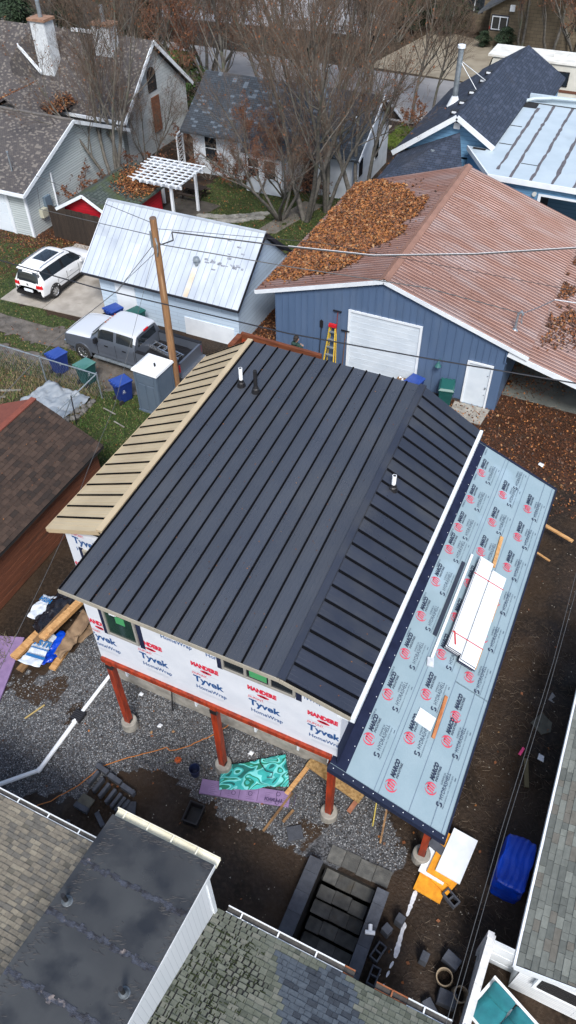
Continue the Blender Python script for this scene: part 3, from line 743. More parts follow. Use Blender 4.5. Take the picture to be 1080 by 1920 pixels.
# porch roof with printed underlayment
PK = 1.18 / 2.97
def pz(x): return 3.45 - PK * (x + 2.6)
PX0, PX1, PY0, PY1 = -2.6, .34, 7.3, 19.9
porch = MB().hexa([(PX0, PY0, pz(PX0) - .16), (PX1, PY0, pz(PX1) - .16), (PX1, PY1, pz(PX1) - .16), (PX0, PY1, pz(PX0) - .16)], [(PX0, PY0, pz(PX0) - .03), (PX1, PY0, pz(PX1) - .03), (PX1, PY1, pz(PX1) - .03), (PX0, PY1, pz(PX0) - .03)]).build('porch_roof', K['wood'], H)
SHEET = mat('blue_underlayment', (0.25, 0.335, 0.38), (0.225, 0.31, 0.355), 1.5, .42, spec=.4, bump=.7, bscale=1.9, c3=(0.28, 0.38, 0.45), s3=.6)
for i, (xa, xb) in enumerate(((-.66, .33), (-1.53, -.63), (-2.59, -1.50))):
    e = .0 + .005 * i
    for ya, yb in ((7.33, 11.24), (11.2, 19.87)) if i == 0 else ((7.33, 19.87),):
        m = MB(); m.hexa([(xa, ya, pz(xa) - .028), (xb, ya, pz(xb) - .028), (xb, yb, pz(xb) - .028), (xa, yb, pz(xa) - .028)], [(xa, ya, pz(xa) - .012 + e), (xb, ya, pz(xb) - .012 + e), (xb, yb, pz(xb) - .012 + e), (xa, yb, pz(xa) - .012 + e)])
        o = m.build('underlayment_sheet', SHEET, porch)
def onroof(x, e=.006): return pz(x) + e
DL = mat('print_line', (0.12, 0.17, 0.24), rough=.6)
m = MB()
for x in (-1.50, -.63, -1.53 + .14, -2.0 + 1.93, .2): m.hexa([(x, 7.34, pz(x) + .001), (x + .012, 7.34, pz(x + .012) + .001), (x + .012, 19.86, pz(x + .012) + .001), (x, 19.86, pz(x) + .001)], [(x, 7.34, pz(x) + .004), (x + .012, 7.34, pz(x + .012) + .004), (x + .012, 19.86, pz(x + .012) + .004), (x, 19.86, pz(x) + .004)])
m.build('lap_line', DL, porch)
f = MB(); up = .02
for (xa, xb, ya, yb) in ((PX0 - .01, PX1 + .01, PY0 - .01, PY0 + .13), (PX1 - .035, PX1 + .012, PY0 + .13, PY1 + .01), (PX0, PX1 - .04, PY1 - .07, PY1 + .01)):
    f.hexa([(xa, ya, pz(xa) - .17), (xb, ya, pz(xb) - .17), (xb, yb, pz(xb) - .17), (xa, yb, pz(xa) - .17)], [(xa, ya, pz(xa) + up), (xb, ya, pz(xb) + up), (xb, yb, pz(xb) + up), (xa, yb, pz(xa) + up)])
f.build('edge_trim', mat('dark_navy_trim', (0.012, 0.018, 0.04), rough=.7, spec=.2), porch)
f = MB(); f.hexa([(PX0, 7.45, pz(PX0) + .004), (-2.2, 7.45, pz(-2.2) + .004), (-2.2, 19.8, pz(-2.2) + .004), (PX0, 19.8, pz(PX0) + .004)], [(PX0, 7.45, pz(PX0) + .015), (-2.2, 7.45, pz(-2.2) + .015), (-2.2, 19.8, pz(-2.2) + .015), (PX0, 19.8, pz(PX0) + .015)])
f.box(WX1 + .014, WX1 + .03, 7.5, 17, 3.35, 4.3); f.build('wall_flashing', MEM, porch)
SC = MB()
SC.cyl(0, 0, 0, .008, .012, n=6)
scm = SC.mesh('nail_cap', TRIM, uv=False)
for i in range(12):
    x = PX0 + .12 + i * .25; inst('nail_cap', scm, porch, Vector((x, 7.36, pz(x) + .021)) - Vector(wloc(porch)))
for i in range(26):
    y = 7.7 + i * .46; inst('nail_cap', scm, porch, Vector((-2.24 + random.uniform(-.02, .02), y + random.uniform(-.05, .05), pz(-2.24) + .016)) - Vector(wloc(porch)))
LRED = mat('logo_red', (0.56, 0.05, 0.09), rough=.5); LBLK = mat('print_black', (0.02, 0.03, 0.06), rough=.5); LGRY = mat('print_bluegrey', (0.035, 0.055, 0.095), rough=.5)
p = Print()
p.arc(0, 0, .155, .155, .035, 100, 280, 0); p.arc(0, 0, .155, .155, .035, -60, 95, 0)
for q in (-.062, 0, .062): p.bar(q - .01, -.085, q + .025, .07, .034, 0)
p.arc(-.006, .062, .05, .04, .03, 0, 180, 0, 8, False); p.arc(.056, .062, .05, .04, .03, 0, 180, 0, 8, False)
p.text('MARCO', .20, .0, .105, .47, 1, offset=.010, shear=.25); p.text('INDUSTRIES.', .22, -.085, .05, .42, 1, offset=.002, shear=.2)
ME_L = p.mesh('brand_print', [LRED, LBLK])
p = Print()
p.arc(.0, .035, .06, .045, .034, 30, 250, 0, 10, False); p.arc(0, -.035, .06, .045, .034, -150, 70, 0, 10, False)
p.text('HYDRASHELL', .12, -.045, .10, .72, 1); p.text('SUPREME SA', .46, .075, .045, .32, 1)
p.text('MarcoIndustries.com | 1.800.800.8590', -.06, -.125, .034, .88, 1, res=1); p.text('more', .72, -.2, .03, .09, 1, offset=.002, res=1)
ME_S = p.mesh('brand_print', [LBLK, LGRY])
nrm = Vector((PK, 0, 1)).normalized()
def pr(me, x, y, off=.0):
    place_print(me, 'brand_print', porch, (x, y, pz(x) + .0075 + off), (0, 1, 0), nrm)
ys1 = [8.48 + 1.31 * k for k in range(6)] + [15.99, 17.29, 18.6]
for i, y in enumerate(ys1):
    pr(ME_L, -2.02, y)
    pr(ME_S, -1.73, y - .24)
for y in [7.77 + 1.31 * k for k in range(9)]:
    pr(ME_L, -1.18, y); pr(ME_S, -.89, y + 1.07 if y < 17 else y + .6)
for y in [8.25, 9.56, 10.3, 11.56, 12.93, 14.3, 15.67, 16.99, 18.31]:
    pr(ME_L, -.33, y)
for y in [8.02, 9.33, 11.3, 12.7, 14.05, 15.4, 16.75, 18.05]:
    pr(ME_S, -.04, y)
wp = Print(); wp.text('SUPREME SA', 0, 0, .045, .32, 0)
ms = wp.mesh('brand_print', [LGRY])
for k in range(9): place_print(ms, 'brand_print', porch, (-2.12, 8.95 + 1.31 * k, pz(-2.12) + .0165), (0, 1, 0), nrm)

# things lying on the porch roof
B = thing('trim_bundle', 'strapped bundle of white metal trim boards on the blue printed porch roof', 'metal trim', (-.78, 13.5, pz(-.78)))
PS = Vector((1, 0, -PK)).normalized()
def roofbox(name, mats, parent, x0, x1, y0, y1, e0, e1, midx=0, yaw=0.0, top=None):
    m = MB()
    def P_(x, y, e): return (x + PK * e, y, pz(x) + e)
    cxm, cym = (x0 + x1) / 2, (y0 + y1) / 2; c, s = math.cos(yaw), math.sin(yaw)
    R2 = lambda x, y: (cxm + (x - cxm) * c - (y - cym) * s, cym + (x - cxm) * s + (y - cym) * c)
    q = [R2(x0, y0), R2(x1, y0), R2(x1, y1), R2(x0, y1)]
    m.hexa([P_(x, y, e0) for x, y in q], [P_(x, y, e1) for x, y in q], 0)
    if top is not None: m.hexa([P_(x, y, e1) for x, y in q], [P_(x, y, e1 + .006) for x, y in q], 1)
    return m.build(name, mats, parent)
for c_, (xa, xb, ya, yb) in enumerate(((-1.20, -.80, 11.9, 15.25), (-.785, -.36, 11.72, 15.0))):
    for k in range(5):
        d = random.uniform(-.06, .06)
        roofbox('trim_board', [MEM, TRIM], B, xa + random.uniform(-.015, .015), xb + random.uniform(-.015, .015), ya + d, yb + d, .05 + k * .042, .05 + k * .042 + .032, top=1)
for y in (12.35, 14.55):
    roofbox('strap', mat('red_strap', (0.45, 0.03, 0.03), rough=.5), B, -1.23, -.33, y - .012, y + .012, .262, .27, yaw=.02)
roofbox('strap', MATS['red_strap'], B, -1.12, -1.08, 12.0, 12.4, .264, .272, yaw=.35)
for i, (x, y, L_) in enumerate(((-.32, 13.9, .75), (-.32, 12.2, .7))):
    o = roofbox('wood_block', K['wood'], None, x - .03, x + .06, y - L_ / 2, y + L_ / 2, .008, .07); tag(o, ('short lumber block beside the upper half of the white trim bundle', 'short lumber block beside the lower end of the white trim bundle')[i], 'lumber')
o = roofbox('metal_trim', [TRIM], None, -1.43, -1.36, 11.4, 15.3, .01, .07, yaw=0.0); tag(o, 'long narrow white trim strip lying left of the strapped bundle', 'metal trim')
o = roofbox('metal_trim', [NAVY], None, -1.58, -1.47, 12.1, 14.9, .01, .03, yaw=0.0); tag(o, 'dark navy trim strip lying outermost left of the white bundle', 'metal trim')
o = roofbox('plastic_scrap', [mat('crumpled_film', 'c9ced4', 'a7adb3', 8, .3)], None, -1.46, -1.3, 11.15, 11.4, .01, .06, yaw=.3); wobble(o.data, .03, 8); tag(o, 'crumpled clear plastic wrap at the lower tip of the white strip', 'plastic wrap')
m = MB()
o = roofbox('lumber_strip', [K['wood']], None, -.80, -.70, 15.35, 16.6, .01, .05, yaw=.05); tag(o, 'rough splintered wood strip on porch roof above the trim bundle', 'lumber')
o = roofbox('lumber_strip', [mat('orange_wood', 'b8794c', '93572f', 3, .7, stretch=(6, 1, 6))], None, -.74, -.66, 9.42, 10.65, .01, .05, yaw=.03); tag(o, 'orange brown wood strip beside the white square on the porch roof', 'lumber')
o = roofbox('board_offcut', [TRIM], None, -1.22, -.78, 9.55, 9.95, .01, .03, yaw=-.05); tag(o, 'white rectangular board offcut lying on the lower porch roof', 'board')
lx = rng.uniform(-9, -2.3, 240); ly = rng.uniform(7.4, 16.9, 240); lz = np.where(lx < -3.8, 6.5 + .0645 * (ly - 7.3), 6.5 - .2 * (lx + 3.8)) + .02
tag(leaf_cards('roof_litter', lx, ly, lz, .032, tilt=.1), 'tiny brown leaf bits scattered over the charcoal metal roof', 'leaves', kind='stuff')

# ============================================================ SHINGLES
def shingle_field(parent, P0, U, Vv, LU, LV, mats, probs, wset=(.15, .22, .3), expo=.14, nobj=300, keep=None, pname='shingle', near=(0, 0, 20), th=.012, patch=None, gap=.004, gapf=None):
    """P0 lower corner, U unit along course, Vv unit upslope. Tabs as separate pieces nearest the camera, rest joined."""
    U = V(*U); Vv = V(*Vv); P0 = V(*P0); N_ = np.cross(U, Vv); N_ /= np.linalg.norm(N_)
    tabs = []
    rows = int(LV / expo)
    for r_ in range(rows):
        u = -random.uniform(0, .2)
        while u < LU:
            w = random.choice(wset); ua, ub = max(u, 0), min(u + w, LU)
            if ub - ua > .04:
                uc, vc = (ua + ub) / 2, (r_ + .5) * expo
                if keep is None or keep(*(P0 + U * uc + Vv * vc)):
                    p = None
                    if patch is not None: p = patch(*(P0 + U * uc + Vv * vc))
                    t = p if p is not None else rng.choice(len(probs), p=probs)
                    tabs.append((ua, ub, r_ * expo, t, random.uniform(.8, 1.5), gap if gapf is None else gapf(*(P0 + U * uc + Vv * vc)[:2])))
            u += w
    nr = V(*near)
    tabs.sort(key=lambda t: np.linalg.norm(P0 + U * (t[0] + t[1]) / 2 + Vv * t[2] - nr))
    base = wloc(parent)
    cache = {}
    R3 = Matrix(((U[0], Vv[0], N_[0]), (U[1], Vv[1], N_[1]), (U[2], Vv[2], N_[2]))).to_4x4()
    bigs = MB(); cnt = 0
    # whole-width tabs become pieces; odd ends and the far ones are joined
    for ua, ub, v0, t, k, g in tabs:
        w = round(ub - ua, 3); d0 = g - .003 if g > .01 else 0
        full = any(abs(w - q) < 1e-3 for q in wset)
        hh = th * (1.0 if k < 1.15 else 1.7)
        if full and cnt < nobj:
            key = (w, int(t), hh, g)
            if key not in cache:
                b = MB(); b.hexa([(g, d0, -.01), (w - g, d0, -.01), (w - g, expo * 1.05 - d0, -.01), (g, expo * 1.05 - d0, -.01)], [(g + d0, d0 * 1.6, hh), (w - g - d0, d0 * 1.6, hh), (w - g, expo * 1.05 - d0, .001), (g, expo * 1.05 - d0, .001)])
                cache[key] = b.mesh(pname, mats[int(t)], uv=False)
            o = bpy.data.objects.new(pname, cache[key]); COL.objects.link(o); o.parent = parent
            o.matrix_local = Matrix.Translation(Vector(tuple(P0 + U * ua + Vv * v0 - V(*base)))) @ R3
            cnt += 1
        else:
            q = lambda a, b_, c: tuple(P0 + U * a + Vv * b_ + N_ * c)
            bigs.hexa([q(ua + g, v0, -.01), q(ub - g, v0, -.01), q(ub - g, v0 + expo * 1.05, -.01), q(ua + g, v0 + expo * 1.05, -.01)],
                      [q(ua + g, v0, hh), q(ub - g, v0, hh), q(ub - g, v0 + expo * 1.05, .001), q(ua + g, v0 + expo * 1.05, .001)], int(t))
    if bigs.f:
        o = bigs.build(pname + '_field', mats, parent, uv=False); o['kind'] = 'stuff'

def gutter(name, a, b, parent, m, w=.13, step=.85, base=K['galv'], inner=None, dirt=True):
    """open gutter from a to b with straps across"""
    a = V(*a); b = V(*b); d = b - a; L_ = np.linalg.norm(d); d = d / L_; s = np.cross(d, V(0, 0, 1)); s /= np.linalg.norm(s); up = V(0, 0, 1)
    g = MB(); t = .018
    for off, z0, z1 in ((-w / 2, -.1, 0), (w / 2, -.1, 0)):
        g.beam(a + s * off + up * (z0 + z1) / 2, b + s * off + up * (z0 + z1) / 2, t, z1 - z0)
    g.beam(a - up * .1, b - up * .1, w, .012, 0)
    if dirt: g.beam(a - up * .07, b - up * .07, w - .02, .03, 1)
    o = g.build(name, [m, mat('gutter_dirt', (0.03, 0.03, 0.028), (0.06, 0.055, 0.05), 9)], parent)
    n = int(L_ / step)
    st_ = MB(); st_.beam(-s * (w / 2 + .005), s * (w / 2 + .005), .03, .012)
    me = st_.mesh('gutter_strap', m, uv=False)
    for i in range(n + 1):
        p = a + d * (i + .4) * step
        if np.linalg.norm(p - a) < L_: inst('gutter_strap', me, o, Vector(tuple(p + up * .006)) - Vector(wloc(o)))
    return o

# ============================================================ GREY HOUSE AT THE BOTTOM (its back roof, dormer and gutters)
G = thing('neighbour_house', 'bottom left house with mossy brown grey shingle roof and dark patched dormer roof', 'house', (-3.5, 1.5, 0))
SB = [mat('shingle_taupe', '827b6d', '746e62', 9, .95, bump=.3, c3='5f5a4e', s3=1.2), mat('shingle_grey', '6f6c64', '625f58', 9, .95, bump=.3), mat('shingle_dark', '6a665b', '5d5a51', 9, .95, bump=.3), mat('shingle_pale', '8f8878', '827b6c', 9, .95, bump=.3)]
GRB = [mat('shingle_moss1', '62665b', '565b50', 9, .95, bump=.3), mat('shingle_moss2', '686c62', '5c6157', 9, .95, bump=.3), mat('shingle_moss3', '51564c', '464b42', 9, .95, bump=.3), mat('shingle_moss4', '707268', '65675e', 9, .95, bump=.3),
       mat('shingle_blue', '4d565f', '424a53', 9, .95, bump=.3), mat('shingle_bluedark', '363d46', '2e343c', 9, .95, bump=.3)]
GP = .42; GZ = 2.75; GY = 3.80                   # eave at GY, rising towards the camera
up_ = V(0, -1, GP); up_ /= np.linalg.norm(up_)
def gzr(y): return GZ + GP * (GY - y)
WHITES = brickmat('white_siding', 'dfe3e6', 'd3d8dc', '9aa0a6', w=4, h=.11, msize=.006, bump=.5, rough=.5)
MB().box(-13.9, 1.35, -3.0, 3.5, 0, 2.6).build('wall', WHITES, G)
rf = MB().hexa([(-13.9, GY, GZ - .14), (-13.9, -3.2, gzr(-3.2) - .14), (1.5, -3.2, gzr(-3.2) - .14), (1.5, GY, GZ - .14)], [(-13.9, GY, GZ - .012), (-13.9, -3.2, gzr(-3.2) - .012), (1.5, -3.2, gzr(-3.2) - .012), (1.5, GY, GZ - .012)]).build('roof', mat('roof_felt', (0.02, 0.02, 0.02)), G)
shingle_field(rf, (-5.2, GY, GZ), (-1, 0, 0), up_, 6.2, 5.0, SB, (.5, .25, .08, .17), nobj=290, wset=(.11, .16, .21), expo=.115, gap=.0025, near=(-6.8, 2.4, 3.3))
def bluepatch(x, y, z):
    if -2.2 + (3.7 - y) * .6 < x < -.55 + (3.7 - y) * .75 and y > 2.3 and (y < 3.62 or x > -1.2): return rng.choice((4, 4, 5))
    return None
shingle_field(rf, (1.5, GY, GZ), (-1, 0, 0), up_, 5.2, 5.0, GRB, (.42, .3, .1, .18, 0, 0), nobj=290, wset=(.11, .15, .2), expo=.115, pname='shingle', gapf=lambda x, y: .016 if x < -2.3 + .35 * math.sin(y * 5) else .003, near=(-1.6, 2.4, 3.3), patch=bluepatch)
# moss in the joints
ms_ = MB()
for i in range(330):
    x = random.gauss(-2.95, .4); y = random.uniform(1.4, 3.5)
    if not (-3.6 < x < -1.9): continue
    x = round(x / .075) * .075 + random.gauss(0, .012); z = gzr(y) + .012; s = random.uniform(.006, .014); l = random.uniform(.02, .08); y = GY - round((GY - y) / .129) * .129 if random.random() < .6 else y; z = gzr(y) + .004
    if random.random() < .45: ms_.hexa([(x - l, y - s, z + s * GP), (x + l, y - s, z + s * GP), (x + l, y + s, z - s * GP), (x - l, y + s, z - s * GP)], [(x - l * .6, y - s * .5, z + .016), (x + l * .6, y - s * .5, z + .018), (x + l * .6, y + s * .5, z + .014), (x - l * .6, y + s * .5, z + .016)])
    else: ms_.hexa([(x - s, y - l, z + l * GP), (x + s, y - l, z + l * GP), (x + s, y + l, z - l * GP), (x - s, y + l, z - l * GP)], [(x - s * .5, y - l * .6, z + l * GP * .6 + .014), (x + s * .5, y - l * .6, z + .014 + l * GP * .6), (x + s * .5, y + l * .6, z + .014 - l * GP * .6), (x - s * .5, y + l * .6, z + .014 - l * GP * .6)])
o = ms_.build('moss', mat('moss_green', (0.012, 0.018, 0.005), (0.028, 0.04, 0.008), 12, .95, bump=.5), rf, uv=False); o['kind'] = 'stuff'
gutter('gutter', (-13.5, GY + .09, GZ - .02), (-6.05, GY + .09, GZ - .02), G, K['white'], w=.11)
gutter('gutter', (-3.42, GY + .09, GZ - .02), (-.78, GY + .09, GZ - .02), G, K['white'])
RUST = mat('rusty_gutter', (0.2, 0.06, 0.02), (0.32, 0.12, 0.05), 8, .8)
gutter('gutter', (-.77, GY + .09, GZ - .02), (-.55, GY + .09, GZ - .02), G, RUST); gutter('gutter', (-.1, GY + .09, GZ - .02), (.55, GY + .09, GZ - .02), G, RUST); gutter('gutter', (.56, GY + .09, GZ - .02), (1.45, GY + .09, GZ - .02), G, K['white'])
# dormer
def dz(y): return 5.0 + .13 * (4.0 - y)
DM = mat('dark_roof_membrane', (0.037, 0.039, 0.041), (0.058, 0.061, 0.062), .9, .36, bump=.15, bscale=4, c3=(0.02, 0.022, 0.026), s3=1.6, t3=(.48, .66), rvar=.14)
d = MB().hexa([(-5.86, 3.94, dz(3.94) - .12), (-5.86, -1.5, dz(-1.5) - .12), (-3.55, -1.5, dz(-1.5) - .12), (-3.55, 3.94, dz(3.94) - .12)], [(-5.86, 3.94, dz(3.94)), (-5.86, -1.5, dz(-1.5)), (-3.55, -1.5, dz(-1.5)), (-3.55, 3.94, dz(3.94))]).build('dormer_roof', DM, G)
SM = mat('membrane_seam', (0.05, 0.058, 0.08), (0.010, 0.010, 0.014), 9, .7, bump=.6, c3=(0.2, 0.17, 0.16), s3=3.2, t3=(.62, .68))
for i, y in enumerate((2.93, 1.93, .85)):
    s_ = MB(); npt = 30
    for k in range(npt):
        x0 = -5.85 + 2.29 * k / npt; x1 = -5.85 + 2.29 * (k + 1) / npt
        w0 = .05 + .035 * math.sin(k * 2.1 + i) * random.random(); yc = y + .02 * math.sin(k * .9)
        s_.hexa([(x0, yc - w0, dz(yc - w0)), (x1, yc - w0, dz(yc - w0)), (x1, yc + w0, dz(yc + w0)), (x0, yc + w0, dz(yc + w0))], [(x0, yc - w0, dz(yc - w0) + .008), (x1, yc - w0, dz(yc - w0) + .008), (x1, yc + w0, dz(yc + w0) + .008), (x0, yc + w0, dz(yc + w0) + .008)])
    s_.build('membrane_seam', SM, d)
# brushed tar strokes along the edges
TAR = mat('brushed_tar', (0.018, 0.018, 0.021), rough=.6)
tr = MB()
for i in range(480):
    e = random.choice('LLRFS')
    if e == 'L': x, y = -5.8 + abs(random.gauss(0, .12)), random.uniform(-.5, 3.9)
    elif e == 'R': x, y = -3.6 - abs(random.gauss(0, .07)), random.uniform(-.5, 3.9)
    elif e == 'F': x, y = random.uniform(-5.8, -3.6), 3.88 - abs(random.gauss(0, .05))
    else: x, y = random.choice(((-5.62, 2.2), (-3.85, 1.35), (-4.0, 2.9), (-4.6, 2.0))); x += random.gauss(0, .12); y += random.gauss(0, .14)
    a = random.uniform(-.6, .6); L_ = random.uniform(.06, .18); pts = []
    for k in range(4):
        aa = a + k * .25; pts.append((min(max(x, -5.84), -3.57), min(y, 3.92), dz(min(y, 3.92)) + .003)); x += math.cos(aa) * L_ / 3; y += math.sin(aa) * L_ / 3
    tr.tube(pts, [.002, .005, .005, .002], 3, cap=False)
tr.build('tar_strokes', TAR, d, uv=False)['kind'] = 'stuff'
MB().box(-5.8, -3.62, -1.2, 3.7, 2.0, 4.9).build('dormer_wall', brickmat('white_siding_v', 'd8dde2', 'd3d9de', 'b4bac1', w=.12, h=6, msize=.004, bump=.25, rough=.5, offset=0), G)
b = MB(); b.beam((-3.55, 3.94, dz(3.94) - .09), (-3.55, -1.5, dz(-1.5) - .09), .02, .16); b.box(-3.62, -3.58, 3.66, 3.76, 2.75, 4.85); b.build('white_corner_board', K['white'], d)
gg = gutter('gutter', (-5.86, 4.03, 4.96), (-3.52, 4.03, 4.96), G, mat('cream_gutter', 'd8d6c6', 'c8c5b2', 3, .5), w=.17, step=.55, dirt=False)
for x, y in ((-5.62, 2.20), (-3.85, 1.42)):
    z = dz(y)
    p_ = MB(); p_.cyl(x, y, z, z + .34, .042, n=10); p_ = p_.build('vent_pipe', K['black'], d)
    MB().tube([(x, y, z), (x, y, z + .012), (x, y, z + .08)], [.11, .09, .045], 14).build('flashing_collar', mat('dull_lead', '6d757c', '535a60', 12, .5, metal=.4), p_)

# ============================================================ RIGHT HOUSE
RH = thing('neighbour_house', 'right edge house with grey green shingle roof and white siding', 'house', (3.5, 9, 0))
RZ = 2.75
RS = [mat('shingle_sage', '6a6e69', '60645f', 9, .95, bump=.3), mat('shingle_sage_dark', '5d615d', '535753', 9, .95, bump=.3), mat('shingle_sage_pale', '777b75', '6c706a', 9, .95, bump=.3), mat('shingle_sage_brown', '68665f', '5d5b54', 9, .95, bump=.3)]
MB().box(2.62, 8, 5.75, 14.4, 0, 2.7).build('wall', WHITES, RH)
RSL = .30
rr = MB().hexa([(2.33, 5.4, RZ - .12), (7.8, 5.4, RZ - .12 + 5.47 * RSL), (7.8, 14.6, RZ - .12 + 5.47 * RSL), (2.33, 14.6, RZ - .12)], [(2.33, 5.4, RZ - .012), (7.8, 5.4, RZ - .012 + 5.47 * RSL), (7.8, 14.6, RZ - .012 + 5.47 * RSL), (2.33, 14.6, RZ - .012)]).build('roof', MATS['roof_felt'], RH)
vv_ = V(1, 0, RSL); vv_ /= np.linalg.norm(vv_)
shingle_field(rr, (2.33, 14.6, RZ), (0, -1, 0), vv_, 9.2, 5.65, RS, (.4, .22, .23, .15), nobj=290, wset=(.16, .24, .33), near=(2.6, 6, 3))
f = MB(); f.box(2.27, 2.32, 5.38, 14.6, RZ - .17, RZ + .0); f.beam((2.3, 5.37, RZ - .1), (7.8, 5.37, RZ - .1 + 5.5 * RSL), .03, .2); f.build('fascia', K['white'], RH)
f = MB(); f.poly([(2.32, 5.4, RZ - .18), (2.32, 14.6, RZ - .18), (2.66, 14.6, RZ - .18), (2.66, 5.4, RZ - .18)]); f.build('soffit', K['white'], RH)
gb = MB(); gb.slab([(2.62, 5.745, 0), (7.6, 5.745, 0), (7.6, 5.745, 2.62 + 5 * RSL), (2.62, 5.745, 2.62)], .05, 0, up=(0, -1, 0)); gb.build('gable_wall', WHITES, RH)
wv = MB(); wv.box(3.0, 3.9, 5.66, 5.74, 1.15, 1.9); w_ = wv.build('window', mat('dark_vent', (0.02, 0.022, 0.024), rough=.4), RH)
for k in range(6): MB().box(3.03, 3.87, 5.64, 5.66, 1.2 + k * .115, 1.24 + k * .115).build('louvre', K['black'], w_)
f = MB()
for a in ((2.94, 3.96, 1.9, 1.97), (2.94, 3.96, 1.08, 1.15)): f.box(a[0], a[1], 5.63, 5.70, a[2], a[3])
for a in ((2.94, 3.0), (3.9, 3.96)): f.box(a[0], a[1], 5.63, 5.70, 1.15, 1.9)
f.build('frame', K['white'], w_)

# white fence by the right house
FE = thing('white_fence', 'weathered white board fence with thick top rail at bottom right', 'fence', (1.84, 5.1, 0))
peel = mat('peeling_white', 'd9dadb', 'bfc1c0', 6, .6, bump=.3, c3='6c6a62', s3=3.5, t3=(.6, .68))
MB().beam((1.88, 6.15, 1.5), (1.80, 3.6, 1.5), .16, .07).build('top_rail', peel, FE)
for i in range(17):
    y = 6.08 - i * .15; MB().box(1.83 - .015, 1.85 + .01, y - .07, y + .07, .06, 1.46 - random.uniform(0, .01)).build('fence_board', peel, FE)
for y in (6.12, 4.2): MB().box(1.78, 1.92, y - .07, y + .07, 0, 1.56).build('fence_post', peel, FE)
F2 = thing('white_fence', 'short white panel fence between the fence post and the right house', 'fence', (2.25, 6.1, 0))
for i in range(6):
    z0 = .1 + i * .24; MB().box(1.95, 2.62, 6.02 + .01 * (i % 2), 6.05 + .01 * (i % 2), z0, z0 + .236).build('fence_board', K['white'], F2)
# garden sofa with teal cushions
TEAL = mat('teal_fabric', (0.01, 0.12, 0.15), (0.012, 0.16, 0.19), 3, .9, bump=.3)
S = thing('garden_sofa', 'white framed garden sofa with teal cushions in the bottom right corner', 'sofa', (2.6, 4.9, 0), rz=math.radians(-25))
fr_ = MB()
for (x, y) in ((-.62, -.4), (.62, -.4), (-.62, .4), (.62, .4)): fr_.box(x - .03, x + .03, y - .03, y + .03, 0, .68 if y < 0 else .95)
fr_.box(-.65, .65, .37, .43, .9, .97); fr_.box(-.65, -.59, -.43, .4, .64, .69); fr_.box(.59, .65, -.43, .4, .64, .69); fr_.box(-.65, .65, -.42, .4, .3, .36)
fr_.build('frame', K['white'], S, local=True)
def cushion(name, cx_, cy_, cz_, a, b_, c, rot, m, parent, seed=0):
    bm_ = MB(); n = 8
    for i in range(n + 1):
        for j in range(n + 1):
            pass
    me = bpy.data.meshes.new(name); vs = []; fs = []
    for s in (1, -1):
        for i in range(n + 1):
            for j in range(n + 1):
                u = i / n * 2 - 1; v = j / n * 2 - 1
                h = (1 - u ** 4) ** .5 * (1 - v ** 4) ** .5
                vs.append((u * a * (1 - .04 * v * v), v * b_ * (1 - .04 * u * u), s * h * c))
    q = (n + 1) ** 2
    for i in range(n):
        for j in range(n):
            k = i * (n + 1) + j; fs.append((k, k + n + 1, k + n + 2, k + 1)); fs.append((q + k, q + k + 1, q + k + n + 2, q + k + n + 1))
    me.from_pydata(vs, [], fs); me.materials.append(m); wobble(me, .02, 5, seed); me.polygons.foreach_set('use_smooth', [True] * len(fs))
    o = bpy.data.objects.new(name, me); COL.objects.link(o); o.parent = parent; o.location = (cx_, cy_, cz_); o.rotation_euler = rot; return o
for i, x in enumerate((-.3, .3)):
    cushion('seat_cushion', x, -.03, .44, .29, .36, .09, (0, 0, 0), TEAL, S, i); cushion('back_cushion', x, .27, .74, .29, .25, .09, (math.radians(70), 0, 0), TEAL, S, i + 3)

# ============================================================ YARD OBJECTS
# stairwell: treads of grey pavers going down to the lower house
BLK = mat('dark_block', (0.070, 0.078, 0.096), (0.05, 0.056, 0.07), 6, .85, bump=.4, var=.22)
PAV = mat('wet_paver', (0.115, 0.115, 0.105), (0.065, 0.066, 0.062), 5, .7, bump=.4, var=.3, c3=(0.085, 0.075, 0.055), s3=2.2)
ST = thing('paver_steps', 'outdoor stairs of wet grey paver slabs going down between two dark block walls', 'steps', (-1.5, 5.5, 0))
def paver_row(y0, y1, z, xs, name='paver'):
    for a, b_ in zip(xs[:-1], xs[1:]):
        j = random.uniform(-.022, .022)
        m = MB(); m.box(a + .006, b_ - .006, y0 + j, y1 + j, z - .055, z + random.uniform(-.004, .004)); m.build(name, PAV, ST)
paver_row(6.55, 6.97, .03, (-2.22, -1.82, -1.42, -1.0, -.58))
xs = (-2.17, -1.74, -1.3, -.86)
for k in range(8):
    z = -.17 - .19 * k; y1 = 6.46 - .345 * k
    j = .05 * ((k * 7) % 3 - 1)
    paver_row(y1 - .338, y1 - .012, z, (xs[0] + random.uniform(-.02, .03), xs[1] + j, xs[2] + j * 1.6, xs[3] + random.uniform(-.03, .02)))
    MB().box(-2.18, -.84, y1 - .28, y1 - .02, z - .19, z - .058).build('riser', K['dark'] if k % 2 else mat('riser_painted_shade', (0.02, 0.022, 0.025)), ST)  # near-black risers, shade beneath the treads is put into their colour
pit = MB()
x0, x1, y0, y1 = PIT
pit.quad((x0, y0, 0), (x0, y1, 0), (x0, y1, -1.9), (x0, y0, -1.9)); pit.quad((x1, y1, 0), (x1, y0, 0), (x1, y0, -1.9), (x1, y1, -1.9)); pit.quad((x0, y1, 0), (x1, y1, 0), (x1, y1, -1.9), (x0, y1, -1.9)); pit.quad((x1, y0, 0), (x0, y0, 0), (x0, y0, -1.9), (x1, y0, -1.9)); pit.quad((x0, y0, -1.9), (x0, y1, -1.9), (x1, y1, -1.9), (x1, y0, -1.9))
tag(pit.build('stairwell_earth', mat('pit_earth', (0.012, 0.01, 0.008)), org=(-1.5, 5, 0)), 'dark earth sides of the stairwell', kind='structure')
